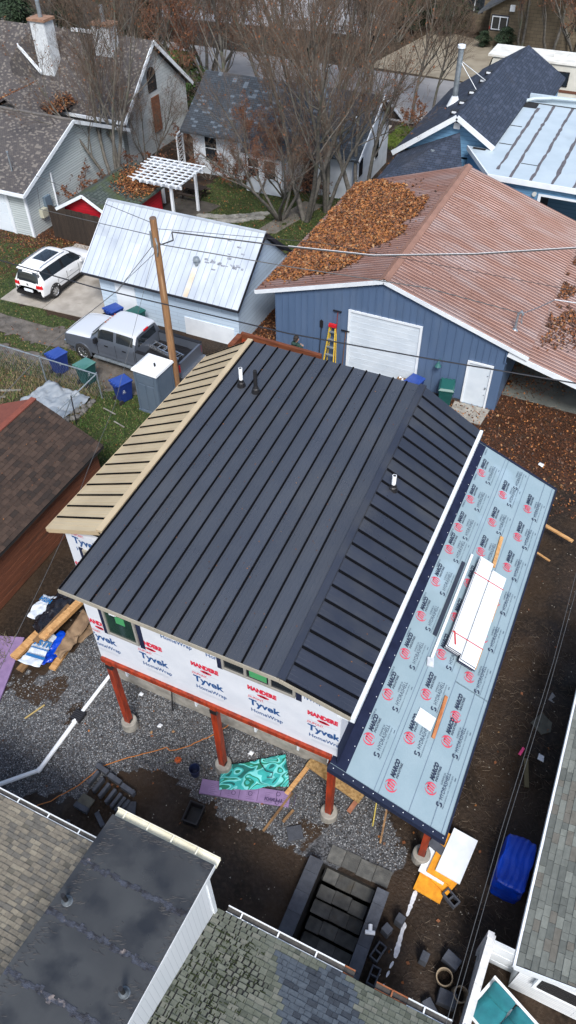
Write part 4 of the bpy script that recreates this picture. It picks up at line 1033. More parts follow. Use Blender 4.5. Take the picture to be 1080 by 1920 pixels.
for sgn, xa, xb, lab in ((0, -2.60, -2.24, 'a'), (1, -.80, -.50, 'b')):
    ys = [3.4, 3.95, 4.5, 5.05, 5.55, 6.05, 6.42]
    for ya, yb in zip(ys[:-1], ys[1:]):
        MB().box(xa + random.uniform(-.006, .006), xb, ya + .003, yb - .003, .2, .27).build('cap_block', BLK, ST)
        for c_ in range(8):
            z = .2 - (c_ + 1) * .2
            if z < -1.4: break
            MB().box(xa + .03, xb - .03, ya + .002, yb - .002, z + .003, z + .198).build('wall_block', BLK, ST)
o = MB(); o.tube([(-.72, 5.35, .31), (-.50, 5.42, .31)], .05, 10); o.tube([(-.61, 5.39, .31), (-.66, 5.55, .31)], .05, 10); tag(o.build('pipe_tee', PVC), 'white plastic pipe tee lying on the right dark stair wall', 'pipe fitting')

def block(x, y, z, L_, W_, H_, rz, name, label, tilt=0.0, mats=BLK, cat='block', group=None, hollow=False, z0=None):
    """concrete block; hollow has two cores with webs"""
    m = MB()
    if not hollow: m.box(-L_ / 2, L_ / 2, -W_ / 2, W_ / 2, 0, H_)
    else:
        t = .035
        m.box(-L_ / 2, L_ / 2, -W_ / 2, -W_ / 2 + t, 0, H_); m.box(-L_ / 2, L_ / 2, W_ / 2 - t, W_ / 2, 0, H_)
        for x_ in (-L_ / 2 + t / 2, 0, L_ / 2 - t / 2): m.box(x_ - t / 2, x_ + t / 2, -W_ / 2 + t, W_ / 2 - t, 0, H_)
    o = m.build(name, mats, local=True); o.location = (x, y, z); o.rotation_euler = (tilt, 0, rz)
    mod = o.modifiers.new('b', 'BEVEL'); mod.width = .008; mod.segments = 1
    return tag(o, label, cat, group)
# row of dark blocks stood on edge behind the dormer gutter
row = [(-8.80, 5.83), (-8.56, 5.72), (-8.33, 5.66), (-8.08, 5.60), (-7.88, 5.56), (-7.72, 5.52), (-7.58, 5.50)]
labs = ['leftmost dark block standing on edge in the row of seven', 'second dark block from the left in the edge-standing row', 'third dark block from the left in the edge-standing row', 'middle dark block of the seven standing on edge', 'fifth dark block from the left in the edge-standing row', 'sixth dark block from the left in the edge-standing row', 'rightmost dark block of the row standing on edge, nearest the gutter']
for (x, y), lb in zip(row, labs): block(x, y, 0, .09, .42, .2, math.radians(-6), 'concrete_block', lb, group='dark blocks standing on edge')
block(-8.72, 6.14, 0, .42, .13, .2, math.radians(-8), 'concrete_block', 'left block of the three lying end to end behind the edge-standing row')
block(-8.25, 6.05, 0, .44, .13, .2, math.radians(-8), 'concrete_block', 'middle block of the three lying end to end behind the row')
block(-7.76, 5.95, 0, .44, .13, .2, math.radians(-8), 'concrete_block', 'right block of the three lying end to end behind the row')
block(-7.50, 5.52, .02, .42, .40, .07, math.radians(25), 'paver_slab', 'dark square slab leaning at the right end of the block row', tilt=.25, cat='paver')
block(-7.18, 5.30, 0, .38, .3, .06, math.radians(-8), 'paver_slab', 'grey square slab just behind the cream dormer gutter', cat='paver')
block(-8.65, 5.23, 0, .4, .3, .06, math.radians(-5), 'paver_slab', 'pale stained paver lying flat beneath a dark block', cat='paver', mats=mat('stained_paver', (0.12, 0.115, 0.09), (0.08, 0.075, 0.06), 6, .9))
block(-8.62, 5.02, .03, .42, .14, .15, math.radians(-3), 'concrete_block', 'dark block resting on the edge of the pale stained paver')
block(-8.02, 4.98, 0, .42, .13, .1, math.radians(-32), 'concrete_block', 'lone slanted dark block in front of the row')
block(-8.72, 4.45, 0, .1, .38, .08, math.radians(14), 'concrete_block', 'thin dark block near the left white gutter')
block(-3.22, 6.83, 0, .40, .36, .06, math.radians(35), 'paver_slab', 'lone dark square slab lying rotated on gravel before the steps', cat='paver')
block(.90, 6.97, .02, .42, .22, .2, math.radians(-28), 'cinder_block', 'hollow cinder block touching the orange foam boards', hollow=True, cat='cinder block')
block(-.06, 5.95, 0, .2, .2, .4, math.radians(-12), 'concrete_block', 'dark block standing upright nearest the white line, behind its twin')
block(-.27, 5.62, 0, .2, .2, .38, math.radians(-22), 'concrete_block', 'dark block standing upright against the right stair wall')
block(-.30, 5.12, .02, .42, .22, .2, math.radians(75), 'cinder_block', 'hollow cinder block beside the stair wall, upper of two', hollow=True, cat='cinder block')
block(-.22, 4.62, .0, .42, .22, .2, math.radians(88), 'cinder_block', 'hollow cinder block next to the rusty gutter, lower of two', hollow=True, cat='cinder block')
block(.71, 5.43, 0, .18, .22, .4, math.radians(-5), 'concrete_block', 'dark block standing alone on bare soil')
block(1.30, 5.66, 0, .38, .26, .3, math.radians(-18), 'concrete_block', 'big dark block behind the clay pipe collars')
block(1.42, 4.88, 0, .40, .3, .3, math.radians(3), 'concrete_block', 'big dark block in front of the clay pipe collars')
block(1.16, 4.55, 0, .42, .22, .2, math.radians(-40), 'concrete_block', 'dark block half hidden by the corner of the right gutter')
block(.22, 7.95, 0, .42, .22, .3, math.radians(-20), 'concrete_block', 'dark block tucked behind the rightmost red post under the porch')
CL = mat('clay_pipe', 'a3927a', '8b7a63', 3, .9)
def ringthing(x, y, r, h, rot, label):
    m = MB(); n = 24; k = []
    vs = []; fs = []
    for i in range(n):
        a = 2 * PI * i / n; c, s = math.cos(a), math.sin(a)
        vs += [(c * r, s * r, 0), (c * r, s * r, h), (c * (r - .025), s * (r - .025), h), (c * (r - .025), s * (r - .025), 0.02)]
    for i in range(n):
        a = i * 4; b_ = ((i + 1) % n) * 4
        fs += [(a, b_, b_ + 1, a + 1), (a + 1, b_ + 1, b_ + 2, a + 2), (a + 2, b_ + 2, b_ + 3, a + 3)]
    m.add(vs, fs); o = m.build('clay_collar', CL, local=True); o.location = (x, y, .02); o.rotation_euler = rot; return tag(o, label, 'pipe')
ringthing(1.27, 5.28, .19, .3, (.12, -.1, 0), 'open upright tan clay pipe collar with soil inside')
ringthing(1.63, 5.10, .17, .32, (.1, .15, 0), 'tan clay pipe section leaning between its twin and the white fence')
# white sprayed line
ln = MB()
for (x0, y0, x1, y1, w) in ((.08, 6.82, .06, 6.17, .07), (.055, 6.02, .10, 5.2, .075), (.09, 5.12, .06, 4.95, .05), (.07, 4.9, .05, 4.75, .04), (.05, 4.6, .03, 4.5, .045), (.01, 4.46, -.03, 4.4, .06)):
    n = max(2, int(abs(y0 - y1) / .05)); prev = None
    for i in range(n + 1):
        t = i / n; x = x0 + (x1 - x0) * t; y = y0 + (y1 - y0) * t; ww = w * .75 * random.uniform(.6, 1.2) * (1 if 0 < i < n else .4)
        z = float(gz(np.array([x]), np.array([y]))[0]) + .015
        cur = ((x - ww, y, z), (x + ww, y, z))
        if prev: ln.quad(prev[0], prev[1], cur[1], cur[0])
        prev = cur
tag(ln.build('chalk_line', mat('white_chalk', 'd8dade', 'b9bcc2', 12, .9)), 'broken white sprayed line on the bare soil right of the steps', 'line marking')
# foam boards
FO = mat('orange_foam', (0.75, 0.33, 0.015), (0.62, 0.24, 0.01), 8, .8, bump=.3); FW = mat('white_foam', 'dfe5ea', 'd3dae0', 3, .5)
def board(x, y, z, L_, W_, T, rz, name, label, m, tilt=(0, 0), cat='foam board', sides=None):
    b_ = MB(); b_.box(-L_ / 2, L_ / 2, -W_ / 2, W_ / 2, 0, T); o = b_.build(name, m, local=True); o.location = (x, y, z); o.rotation_euler = (tilt[0], tilt[1], rz); return tag(o, label, cat)
board(.37, 7.06, .03, .70, .55, .06, math.radians(-5), 'foam_board', 'lowest orange foam board jutting out toward the cinder block', FO)
board(.55, 7.38, .10, .75, .55, .06, math.radians(-22), 'foam_board', 'second orange foam board of the pile, under the lower white board', FO)
board(.36, 7.68, .17, .66, .98, .05, math.radians(-6), 'foam_board', 'lower white foam board mostly covered by the top pieces', FW, tilt=(.03, 0))
board(.55, 7.80, .23, .62, 1.15, .05, math.radians(-7), 'foam_board', 'upper orange foam strip between the two white boards', FO)
board(.74, 7.93, .29, .64, 1.20, .05, math.radians(-6), 'foam_board', 'top white foam board of the pile beside the porch corner', FW)
# blue tarp bundle
bt = MB(); n_ = 22; vs = []; fs = []
TB = mat('blue_tarp', (0.0, 0.06, 0.55), (0.0, 0.035, 0.38), 2, .3, bump=.9, bscale=7, spec=.6)
m_ = bpy.data.meshes.new('tarp_bundle')
import bmesh
bm_ = bmesh.new(); bmesh.ops.create_cube(bm_, size=1.0); bmesh.ops.subdivide_edges(bm_, edges=bm_.edges[:], cuts=14, use_grid_fill=True)
for v in bm_.verts:
    c = v.co.copy(); r = 1 - .1 * (abs(c.x * 2) ** 8) * (abs(c.y * 2) ** 8)
    fold = .018 * math.sin(c.x * 30 + c.z * 6 + math.sin(c.y * 9)) * (1 if c.z > -.4 else .3)
    v.co = Vector((c.x * .74 * r, c.y * 1.28 * r, (c.z + .5) * .86)); nn = mnoise.noise_vector(c * 4) * .035; v.co += nn; v.co.z += fold if c.z > .4 else 0; v.co.x += fold * (abs(c.x) > .45)
bm_.to_mesh(m_); bm_.free(); m_.materials.append(TB); m_.polygons.foreach_set('use_smooth', [True] * len(m_.polygons))
o = bpy.data.objects.new('tarp_bundle', m_); COL.objects.link(o); o.location = (2.07, 8.15, 0.02); o.rotation_euler = (0, 0, math.radians(-3)); tag(o, 'bright blue tarp wrapped tightly round a box-shaped stack by the right house', 'tarp')
strap_ = MB()
for dy in (-.33, .3): strap_.box(2.07 - .36, 2.07 + .36, 8.15 + dy - .01, 8.15 + dy + .01, .885, .9)
# drain pipe and box
pp = thing('drain_pipe', 'white plastic drain pipe running across the gravel to a black drain box', 'pipe', (-10.3, 7.2, 0))
m = MB(); m.tube([(-13.0, 3.0, .07), (-11.6, 4.12, .07), (-11.05, 4.62, .07), (-10.32, 5.4, .07), (-10.30, 7.05, .07)], .065, 10); m.build('pipe', PVC, pp)
m = MB(); m.tube([(-10.30, 7.35, .07), (-10.25, 8.9, .07)], .055, 10); m.build('pipe', PVC, pp)
m = MB(); m.tube([(-10.31, 6.98, .07), (-10.31, 7.08, .07)], .078, 10); m.tube([(-10.34, 5.34, .07), (-10.32, 5.46, .07)], .075, 10); m.build('coupling', PVC, pp)
m = MB(); m.box(-10.48, -10.15, 7.04, 7.36, .0, .14); o = m.build('drain_box', K['black'], pp)
for k in range(5):
    MB().box(-10.46, -10.17, 7.07 + k * .06, 7.085 + k * .06, .14, .152).build('grate_bar', K['galv'] if False else mat('grate_plastic', (0.03, 0.03, 0.035)), o)
# extension cord
cord = [(-9.95, 4.35), (-9.5, 4.85), (-9.1, 5.5), (-8.85, 6.2), (-8.3, 6.75), (-7.9, 7.1), (-7.5, 7.45), (-7.3, 7.45), (-6.9, 7.8), (-6.6, 8.2), (-6.35, 8.5), (-6.15, 9.0), (-6.3, 9.3)]
def cordtube(name, pts, r, m, label, cat, sag=None):
    P_ = []
    for i in range(len(pts) - 1):
        for t in (0, .25, .5, .75):
            x = pts[i][0] * (1 - t) + pts[i + 1][0] * t + random.gauss(0, .012); y = pts[i][1] * (1 - t) + pts[i + 1][1] * t + random.gauss(0, .012); P_.append((x, y, float(gz(np.array([x]), np.array([y]))[0]) + .04))
    b_ = MB(); b_.tube(P_, r, 6); return tag(b_.build(name, m, uv=False), label, cat)
cordtube('extension_cord', cord, .014, mat('orange_cord', (0.45, 0.16, 0.03), rough=.5), 'orange extension cord snaking over the gravel under the raised house', 'cord')
cordtube('rope', [(-7.3, 7.05), (-7.2, 7.15), (-7.0, 7.25), (-6.95, 7.4)], .01, mat('green_cord', (0.12, 0.14, 0.07)), 'thin greenish cord beside the orange string ball', 'cord')
o = MB()
for k in range(14):
    a = k * .7; o.tube([(-7.0 + .1 * math.cos(a), 7.27 + .1 * math.sin(a), .05), (-7.0 + .04 * math.cos(a + 2), 7.27 + .04 * math.sin(a + 2), .13), (-7.0 + .1 * math.cos(a + 3.6), 7.27 + .1 * math.sin(a + 3.6), .05)], .012, 4)
tag(o.build('string_ball', mat('orange_string', (0.5, 0.1, 0.02)), uv=False), 'small tangled orange string ball on gravel left of bucket', 'string')
o = thing('bucket', 'navy blue open bucket standing on the gravel', 'bucket', (-6.37, 7.14, 0))
n = 20; m = MB(); vs = []; fs = []
for i in range(n):
    a = 2 * PI * i / n; c, s = math.cos(a), math.sin(a); vs += [(c * .115, s * .115, 0), (c * .15, s * .15, .34), (c * .14, s * .14, .34), (c * .11, s * .11, .03)]
for i in range(n):
    a = i * 4; b_ = ((i + 1) % n) * 4; fs += [(a, b_, b_ + 1, a + 1), (a + 1, b_ + 1, b_ + 2, a + 2), (a + 2, b_ + 2, b_ + 3, a + 3)]
fs.append(tuple(3 + 4 * i for i in range(n))); m.add(vs, fs); m.build('pail', mat('navy_plastic', (0.012, 0.02, 0.06), rough=.4), o, local=True)
m = MB(); m.tube([(.15 * math.cos(a), .15 * math.sin(a) * 1.1, .32 - .1 * abs(math.sin(a))) for a in np.linspace(0, PI, 9)], .005, 5); m.build('handle', K['galv'], o, local=True)
o = thing('crate', 'black open plastic crate lying on the brown soil', 'crate', (-5.8, 6.1, 0), rz=math.radians(5))
m = MB(); m.box(-.2, .2, -.26, .26, 0, .02); m.box(-.2, -.18, -.26, .26, 0, .3); m.box(.18, .2, -.26, .26, 0, .3); m.box(-.18, .18, -.26, -.24, 0, .3); m.box(-.18, .18, .24, .26, 0, .3); m.build('box', K['black'], o, local=True)
m = MB(); m.box(-.22, .22, -.28, -.265, .26, .31); m.box(-.22, .22, .265, .28, .26, .31); m.box(-.22, -.205, -.265, .265, .26, .31); m.box(.205, .22, -.265, .265, .26, .31); m.build('rim', K['black'], o, local=True)
# purple foam board with print, tropical towel
PUR = mat('purple_foam', (0.25, 0.17, 0.32), (0.20, 0.135, 0.265), 5, .8, bump=.2)
L2 = V(-3.66, 7.62, 0) - V(-6.12, 6.92, 0); ang = math.atan2(L2[1], L2[0])
o = thing('foam_board', 'long purple insulation board with black print under the tropical beach towel', 'foam board', (-4.88, 7.22, .02), rz=ang)
MB().box(-1.22, 1.22, -.2, .2, 0, .05).build('board', PUR, o, local=True)
p = Print(); PB = mat('foam_print', (0.05, 0.03, 0.09))
p.text('FOAMULAR', .55, -.12, .09, .5, 0, offset=.006)
for i in range(5):
    x = -1.0 + .5 * i
    for k in range(6): p.bar(x + .05, -.15 + k * .05, x + .05 + random.uniform(.1, .25), -.15 + k * .05, .006)
    p.bar(x + .36, -.18, x + .36, .18, .012)
for x, y in ((.15, .0), (-.3, -.05), (.9, .1), (.9, -.13)): p.arc(x, y, .06, .06, .015, 0, 360, 0, 14, False)
q = inst('print', p.mesh('print', [PB]), o, (0, 0, .054))
# towel: crumpled sheet with leaf pattern in material
def towel_mat():
    m = bpy.data.materials.new('tropical_print'); m.use_nodes = True; nt = m.node_tree; N = nt.nodes; L = nt.links; b = N['Principled BSDF']; b.inputs['Roughness'].default_value = .9
    uv = N.new('ShaderNodeUVMap'); w = N.new('ShaderNodeTexNoise'); w.inputs['Scale'].default_value = 1.9; w.inputs['Distortion'].default_value = 1.3; w.inputs['Detail'].default_value = .6
    L.new(uv.outputs[0], w.inputs[0]); r = N.new('ShaderNodeValToRGB'); r.color_ramp.interpolation = 'CONSTANT'; L.new(w.outputs[0], r.inputs[0])
    e = r.color_ramp.elements; e[0].position = 0; e[0].color = (0.006, 0.10, 0.09, 1); e[1].position = .36; e[1].color = (0.03, 0.33, 0.32, 1)
    for p_, c in ((.42, (0.16, 0.55, 0.55)), (.47, (0.01, 0.16, 0.10)), (.52, (0.04, 0.38, 0.36)), (.57, (0.2, 0.6, 0.58)), (.61, (0.008, 0.12, 0.08)), (.66, (0.05, 0.42, 0.38))): q = r.color_ramp.elements.new(p_); q.color = (*c, 1)
    L.new(r.outputs[0], b.inputs['Base Color']); return m
def cloth(name, corners, z, nx_, ny_, m, label, cat, amp=.05, freq=4.0, seed=0, uvs=1.0, edge_drop=0.0, thick=.008):
    """draped sheet between four corners (a,b,c,d) ccw"""
    a, b_, c, d = [V(*p) for p in corners]; vs = []; fs = []; uvl = []
    for i in range(nx_ + 1):
        for j in range(ny_ + 1):
            u = i / nx_; v = j / ny_; p = (a * (1 - u) + b_ * u) * (1 - v) + (d * (1 - u) + c * u) * v
            n1 = mnoise.noise(Vector((p[0] * freq + seed, p[1] * freq, seed))); n2 = mnoise.noise(Vector((p[0] * freq * 2.7, p[1] * freq * 2.7 + seed, 3)))
            w = mnoise.noise_vector(Vector((p[0] * 2.2, p[1] * 2.2, seed + 9)))
            e = min(u, 1 - u, v, 1 - v)
            vs.append((p[0] + w[0] * amp * .9, p[1] + w[1] * amp * .9, z + abs(n1) * amp * 1.6 + n2 * amp * .5 - (edge_drop if e < .01 else 0)))
            uvl.append((u * uvs, v * uvs * .6))
    k = len(vs)
    for i in range(nx_):
        for j in range(ny_):
            q = i * (ny_ + 1) + j; fs.append((q, q + ny_ + 1, q + ny_ + 2, q + 1))
    me = bpy.data.meshes.new(name); me.from_pydata(vs, [], fs); me.materials.append(m)
    lay = me.uv_layers.new(name='UVMap')
    for lp in me.loops: lay.data[lp.index].uv = uvl[lp.vertex_index]
    me.polygons.foreach_set('use_smooth', [True] * len(fs))
    o = bpy.data.objects.new(name, me); COL.objects.link(o)
    sm = o.modifiers.new('s', 'SOLIDIFY'); sm.thickness = thick; sm.offset = 1
    return tag(o, label, cat)
cloth('beach_towel', [(-5.52, 6.98, 0), (-3.90, 7.86, 0), (-4.34, 8.68, 0), (-5.78, 7.55, 0)], .10, 40, 26, towel_mat(), 'teal and green tropical leaf beach towel spread over the purple board', 'towel', amp=.06, freq=2.6, uvs=1.6)
o = MB(); o.tube([(-4.95, 8.35, .16), (-4.85, 8.1, .17), (-4.6, 7.95, .2), (-4.4, 7.98, .2), (-4.38, 7.85, .2), (-4.5, 7.8, .19)], .012, 5); tag(o.build('cable', K['black'], uv=False), 'short black cable lying across the tropical towel', 'cable')
# lumber under house
OSB = mat('osb_board', 'a98a5c', '7f6238', 14, .85, bump=.3)
def plank(a, b_, w, h, z, m, label, name='plank', cat='lumber'):
    q = MB(); q.beam((a[0], a[1], z + h / 2), (b_[0], b_[1], z + h / 2), w, h); return tag(q.build(name, m), label, cat)
plank((-3.98, 6.52), (-3.72, 7.75), .06, .06, .02, K['wood_o'], 'longer of two old brown sticks left of the lone slab')
plank((-3.62, 6.95), (-3.50, 7.35), .07, .05, .02, K['wood_o'], 'shorter of two old brown sticks left of the lone slab')
plank((-3.66, 8.72), (-1.95, 8.35), .34, .03, .16, OSB, 'pale chipboard plank on the ground behind the third red post', name='chipboard')
plank((-3.85, 7.65), (-3.55, 8.95), .12, .05, .05, K['wood'], 'lumber piece crossing under the left end of the chipboard plank')
plank((-2.15, 7.9), (-2.0, 8.6), .12, .05, .05, mat('pinkish_wood', 'a8745a', '8b5b44', 4, .8), 'pinkish lumber end poking out from under the chipboard plank')
q = MB(); q.tube([(-1.45, 7.85, .02), (-1.58, 8.45, 1.2)], .018, 6); tag(q.build('stake', mat('yellow_stick', (0.45, 0.36, 0.08))), 'thin yellow stick leaning below the porch roof edge', 'stick')
q = MB(); q.beam((-1.12, 7.52, .03), (-1.28, 8.5, .9), .05, .03); tag(q.build('stake', K['wood_o']), 'brown wooden stick leaning right of the yellow one', 'stick')
for a, b_, lb in (((.35, 14.55), (1.05, 14.1), 'short white-ended board sticking out beside the porch eave'), ((.4, 16.3), (1.0, 15.85), 'pale board end sticking out beyond the porch eave, farther back'),):
    pass
plank((.25, 19.95), (1.38, 19.55), .12, .05, .5, K['wood'], 'pale lumber board projecting past the right edge of the porch roof')
plank((.25, 18.6), (.85, 18.35), .06, .04, .5, K['wood'], 'thin lumber stick projecting past the porch roof edge')
plank((1.75, 11.35), (1.95, 10.55), .12, .03, .04, mat('mossy_plank', (0.12, 0.1, 0.05)), 'mossy yellowish plank on soil beside the right house')
o = MB().slab([(1.62, 12.5, .05), (1.98, 12.25, .06), (2.2, 12.45, .05), (2.18, 12.75, .05), (1.85, 12.95, .05)], .03).build('broken_slab', mat('greenish_slab', (0.10, 0.10, 0.08), (0.06, 0.06, 0.05), 4, .9)); tag(o, 'broken greyish flat stone slab in the side yard', 'stone')
o = MB().slab([(1.93, 13.45, .05), (2.1, 13.4, .06), (2.15, 13.6, .05), (1.98, 13.75, .05)], .03).build('stone', mat('pale_stone', (0.22, 0.22, 0.22))); tag(o, 'small pale flat stone behind the broken slab', 'stone')
cloth('rag', [(2.03, 11.45, 0), (2.2, 11.42, 0), (2.2, 11.6, 0), (2.05, 11.65, 0)], .05, 6, 6, mat('white_cloth', 'd5d9de', rough=.8), 'small crumpled white rag beside the right house wall', 'rag', amp=.04, freq=9)
cloth('flag_tape', [(1.52, 11.4, 0), (1.6, 11.38, 0), (1.66, 11.62, 0), (1.6, 11.66, 0)], .05, 6, 6, mat('pink_tape', (0.75, 0.06, 0.22), rough=.5), 'bright pink marker tape scrap on the dark soil', 'marker tape', amp=.03, freq=9)
cloth('litter', [(-.55, 23.4, 0), (-.35, 23.35, 0), (-.32, 23.55, 0), (-.5, 23.6, 0)], .08, 4, 4, mat('white_cloth', 'd5d9de'), 'small white litter scrap among the fallen leaves', 'litter', amp=.04, freq=9)
# lumber pile and bags at the left house corner
plank((-12.40, 10.60), (-12.66, 8.72), .26, .10, .50, K['wood'], 'long clean lumber board on top of the debris pile')
plank((-12.34, 10.50), (-12.56, 8.90), .12, .05, .61, K['wood'], 'narrow board lying on the long clean lumber board')
plank((-12.72, 10.2), (-12.86, 8.6), .2, .08, .36, K['wood_o'], 'dark old plank beneath the clean boards of the pile')
plank((-13.1, 9.2), (-13.25, 7.95), .26, .12, .12, K['wood'], 'short squared lumber at the left of the printed bags')
plank((-12.8, 8.9), (-12.86, 7.70), .24, .06, .05, K['wood_o'], 'lumber end sticking out below the printed white bag')
plank((-12.05, 9.4), (-11.96, 8.15), .22, .08, .06, K['wood'], 'lumber end sticking out below the brown paper')
PAPER = mat('brown_paper', (0.25, 0.17, 0.10), (0.17, 0.11, 0.065), 3, .85, bump=.5, bscale=12)
cloth('paper_sheet', [(-12.15, 8.50, 0), (-11.75, 8.42, 0), (-11.80, 10.1, 0), (-12.3, 10.3, 0)], .30, 16, 30, PAPER, 'crumpled brown paper sheet draped beside the lumber pile', 'paper', amp=.10, freq=2.6, seed=4)
cloth('paper_sheet', [(-12.0, 9.15, 0), (-11.68, 9.3, 0), (-11.55, 10.3, 0), (-12.0, 10.4, 0)], .12, 12, 20, PAPER, 'flatter brown paper sheet nearest the house corner', 'paper', amp=.07, freq=2.6, seed=8)
def bagmat():
    return mat('white_bag', (0.62, 0.68, 0.74), (0.5, 0.57, 0.66), 4, .35, bump=.5, bscale=7)
o = cloth('printed_bag', [(-12.95, 7.85, 0), (-12.25, 7.98, 0), (-12.45, 9.1, 0), (-13.0, 9.2, 0)], .26, 18, 22, bagmat(), 'white and blue printed bag lying at the front of the debris pile', 'bag', amp=.07, freq=3, seed=2)
p = Print(); p.text('7STR', 0, 0, .20, .62, 0, offset=.012); p.bar(0, -.1, .62, -.1, .04); p.bar(0, -.38, .64, -.38, .1)
q = inst('bag_print', p.mesh('bag_print', [mat('bag_blue', (0.01, 0.12, 0.32))]), o, (-12.88, 8.52, .42), (0, 0, .12))
o = cloth('printed_bag', [(-13.75, 9.35, 0), (-13.2, 9.25, 0), (-13.35, 10.3, 0), (-13.85, 10.3, 0)], .30, 18, 22, bagmat(), 'white and blue printed bag at the back of the debris pile', 'bag', amp=.09, freq=3, seed=12)
p = Print(); p.text('H2IH', 0, 0, .16, .42, 0, offset=.012)
q = inst('bag_print', p.mesh('bag_print', [MATS['bag_blue']]), o, (-13.75, 9.95, .46), (0, 0, .0))
cloth('plastic_sheet', [(-13.35, 9.0, 0), (-12.85, 8.9, 0), (-12.6, 10.7, 0), (-13.5, 10.8, 0)], .34, 22, 26, mat('black_film', (0.012, 0.012, 0.016), rough=.25, bump=.5, bscale=10), 'shiny black plastic sheet heaped over the debris pile', 'plastic sheet', amp=.14, freq=2.4, seed=6)
cloth('blue_tarp', [(-12.5, 8.0, 0), (-12.0, 8.35, 0), (-12.1, 9.3, 0), (-12.6, 9.3, 0)], .2, 18, 18, TB, 'crumpled bright blue tarp between bag and brown paper', 'tarp', amp=.12, freq=3.5, seed=3)
o = thing('foam_board', 'faded purple insulation board with dead plants at the left picture edge', 'foam board', (-13.5, 7.3, .03), rz=math.radians(-70))
MB().box(-1.35, 1.15, -.6, .5, 0, .06).build('board', PUR, o, local=True)
dp = MB()
for i in range(160):
    x = random.uniform(-1.3, .9); y = random.uniform(-.5, .2); dp.tube([(x, y, .06), (x + random.gauss(0, .1), y + random.gauss(0, .1), random.uniform(.12, .35))], [.01, .002], 3, cap=False)
q = dp.build('dead_plants', mat('dead_plant', (0.14, 0.12, 0.06), (0.22, 0.2, 0.13), 9), o, local=True, uv=False); q['kind'] = 'stuff'
plank((-11.7, 6.5), (-11.45, 7.1), .04, .03, .03, mat('yellow_wood', (0.4, 0.3, 0.12)), 'thin yellow stick lying on the gravel at left', cat='stick')
for i, (x, y) in enumerate(((-8.0, 7.95), (-5.25, 8.3), (-9.05, 8.6))):
    cloth('litter', [(x - .06, y - .06, 0), (x + .06, y - .05, 0), (x + .07, y + .05, 0), (x - .05, y + .07, 0)], .04, 4, 4, MATS['white_cloth'], ('white paper scrap on gravel below the cable drop', 'tiny white scrap on gravel near the second red post', 'white scrap on gravel close to the leftmost red post')[i], 'litter', amp=.03, freq=9)

# ============================================================ BLUE METAL BUILDING WITH COPPER ROOF
BB = thing('metal_building', 'blue metal workshop with a copper brown ribbed gable roof and white garage door', 'building', (-8, 26.1, 0))
BLUE = mat('blue_metal_siding', (0.075, 0.125, 0.22), (0.09, 0.145, 0.25), 1.0, .5, metal=.1, c3=(0.11, 0.16, 0.25), s3=.9, t3=(.5, .8), stretch=(1.5, 1, .5), bump=.1)
COP = mat('copper_roof', (0.215, 0.115, 0.088), (0.25, 0.15, 0.125), 1.6, .45, metal=.2, rvar=.08, c3=(0.28, 0.225, 0.22), s3=.8, t3=(.45, .8), var=.07, stretch=(.45, 1.6, 1))
COPD = mat('copper_rib_line', (0.10, 0.045, 0.035), rough=.7)
RXC, RZC, KS = -8.17, 4.84, .311
def bz(x): return RZC - KS * abs(x - RXC)
def bluepanel(x0, x1, z0, zf):
    m = MB(); y = 26.1
    zt0, zt1 = zf(x0), zf(x1)
    m.slab([(x0, y, z0), (x1, y, z0), (x1, y, zt1), (x0, y, zt0)], .03, 0, up=(0, -1, 0))
    xs = x0
    n = max(1, round((x1 - x0) / .3))
    for k in range(n):
        xx = x0 + (k + .02) * (x1 - x0) / n
        m.box(xx, xx + .035, y - .03, y, z0, min(zf(xx), zf(xx + .035)) - .01)
    m.build('siding_panel', BLUE, BB)
zf = lambda x: bz(x) - .12
xs = [-13.0, -12.1, -11.2, -10.3, -9.6]
for a, b_ in zip(xs[:-1], xs[1:]): bluepanel(a, b_, 0, zf)
for a, b_ in ((-9.6, -8.8), (-8.8, -8.17), (-8.17, -7.3), (-7.3, -6.4)): bluepanel(a, b_, 3.12, zf)
for a, b_ in ((-6.4, -5.4), (-5.4, -4.38), (-3.32, -2.93)): bluepanel(a, b_, 0, zf)
bluepanel(-4.38, -3.32, 2.13, zf)
m = MB(); m.box(-2.96, -2.93, 26.13, 37.9, 0, 3.05); m.build('side_wall', BLUE, BB)
m = MB(); m.box(-13.0, -12.97, 26.13, 37.9, 0, 3.2); m.build('side_wall', BLUE, BB)
m = MB(); m.slab([(-2.93, 37.9, 0), (-13, 37.9, 0), (-13, 37.9, 3.2), (RXC, 37.9, 4.7), (-2.93, 37.9, 3.1)], .03, 0, up=(0, 1, 0)); m.build('rear_wall', BLUE, BB)
br = bpy.data.objects.new('roof', None); COL.objects.link(br); br.parent = BB
br.location = (0, 0, 0)
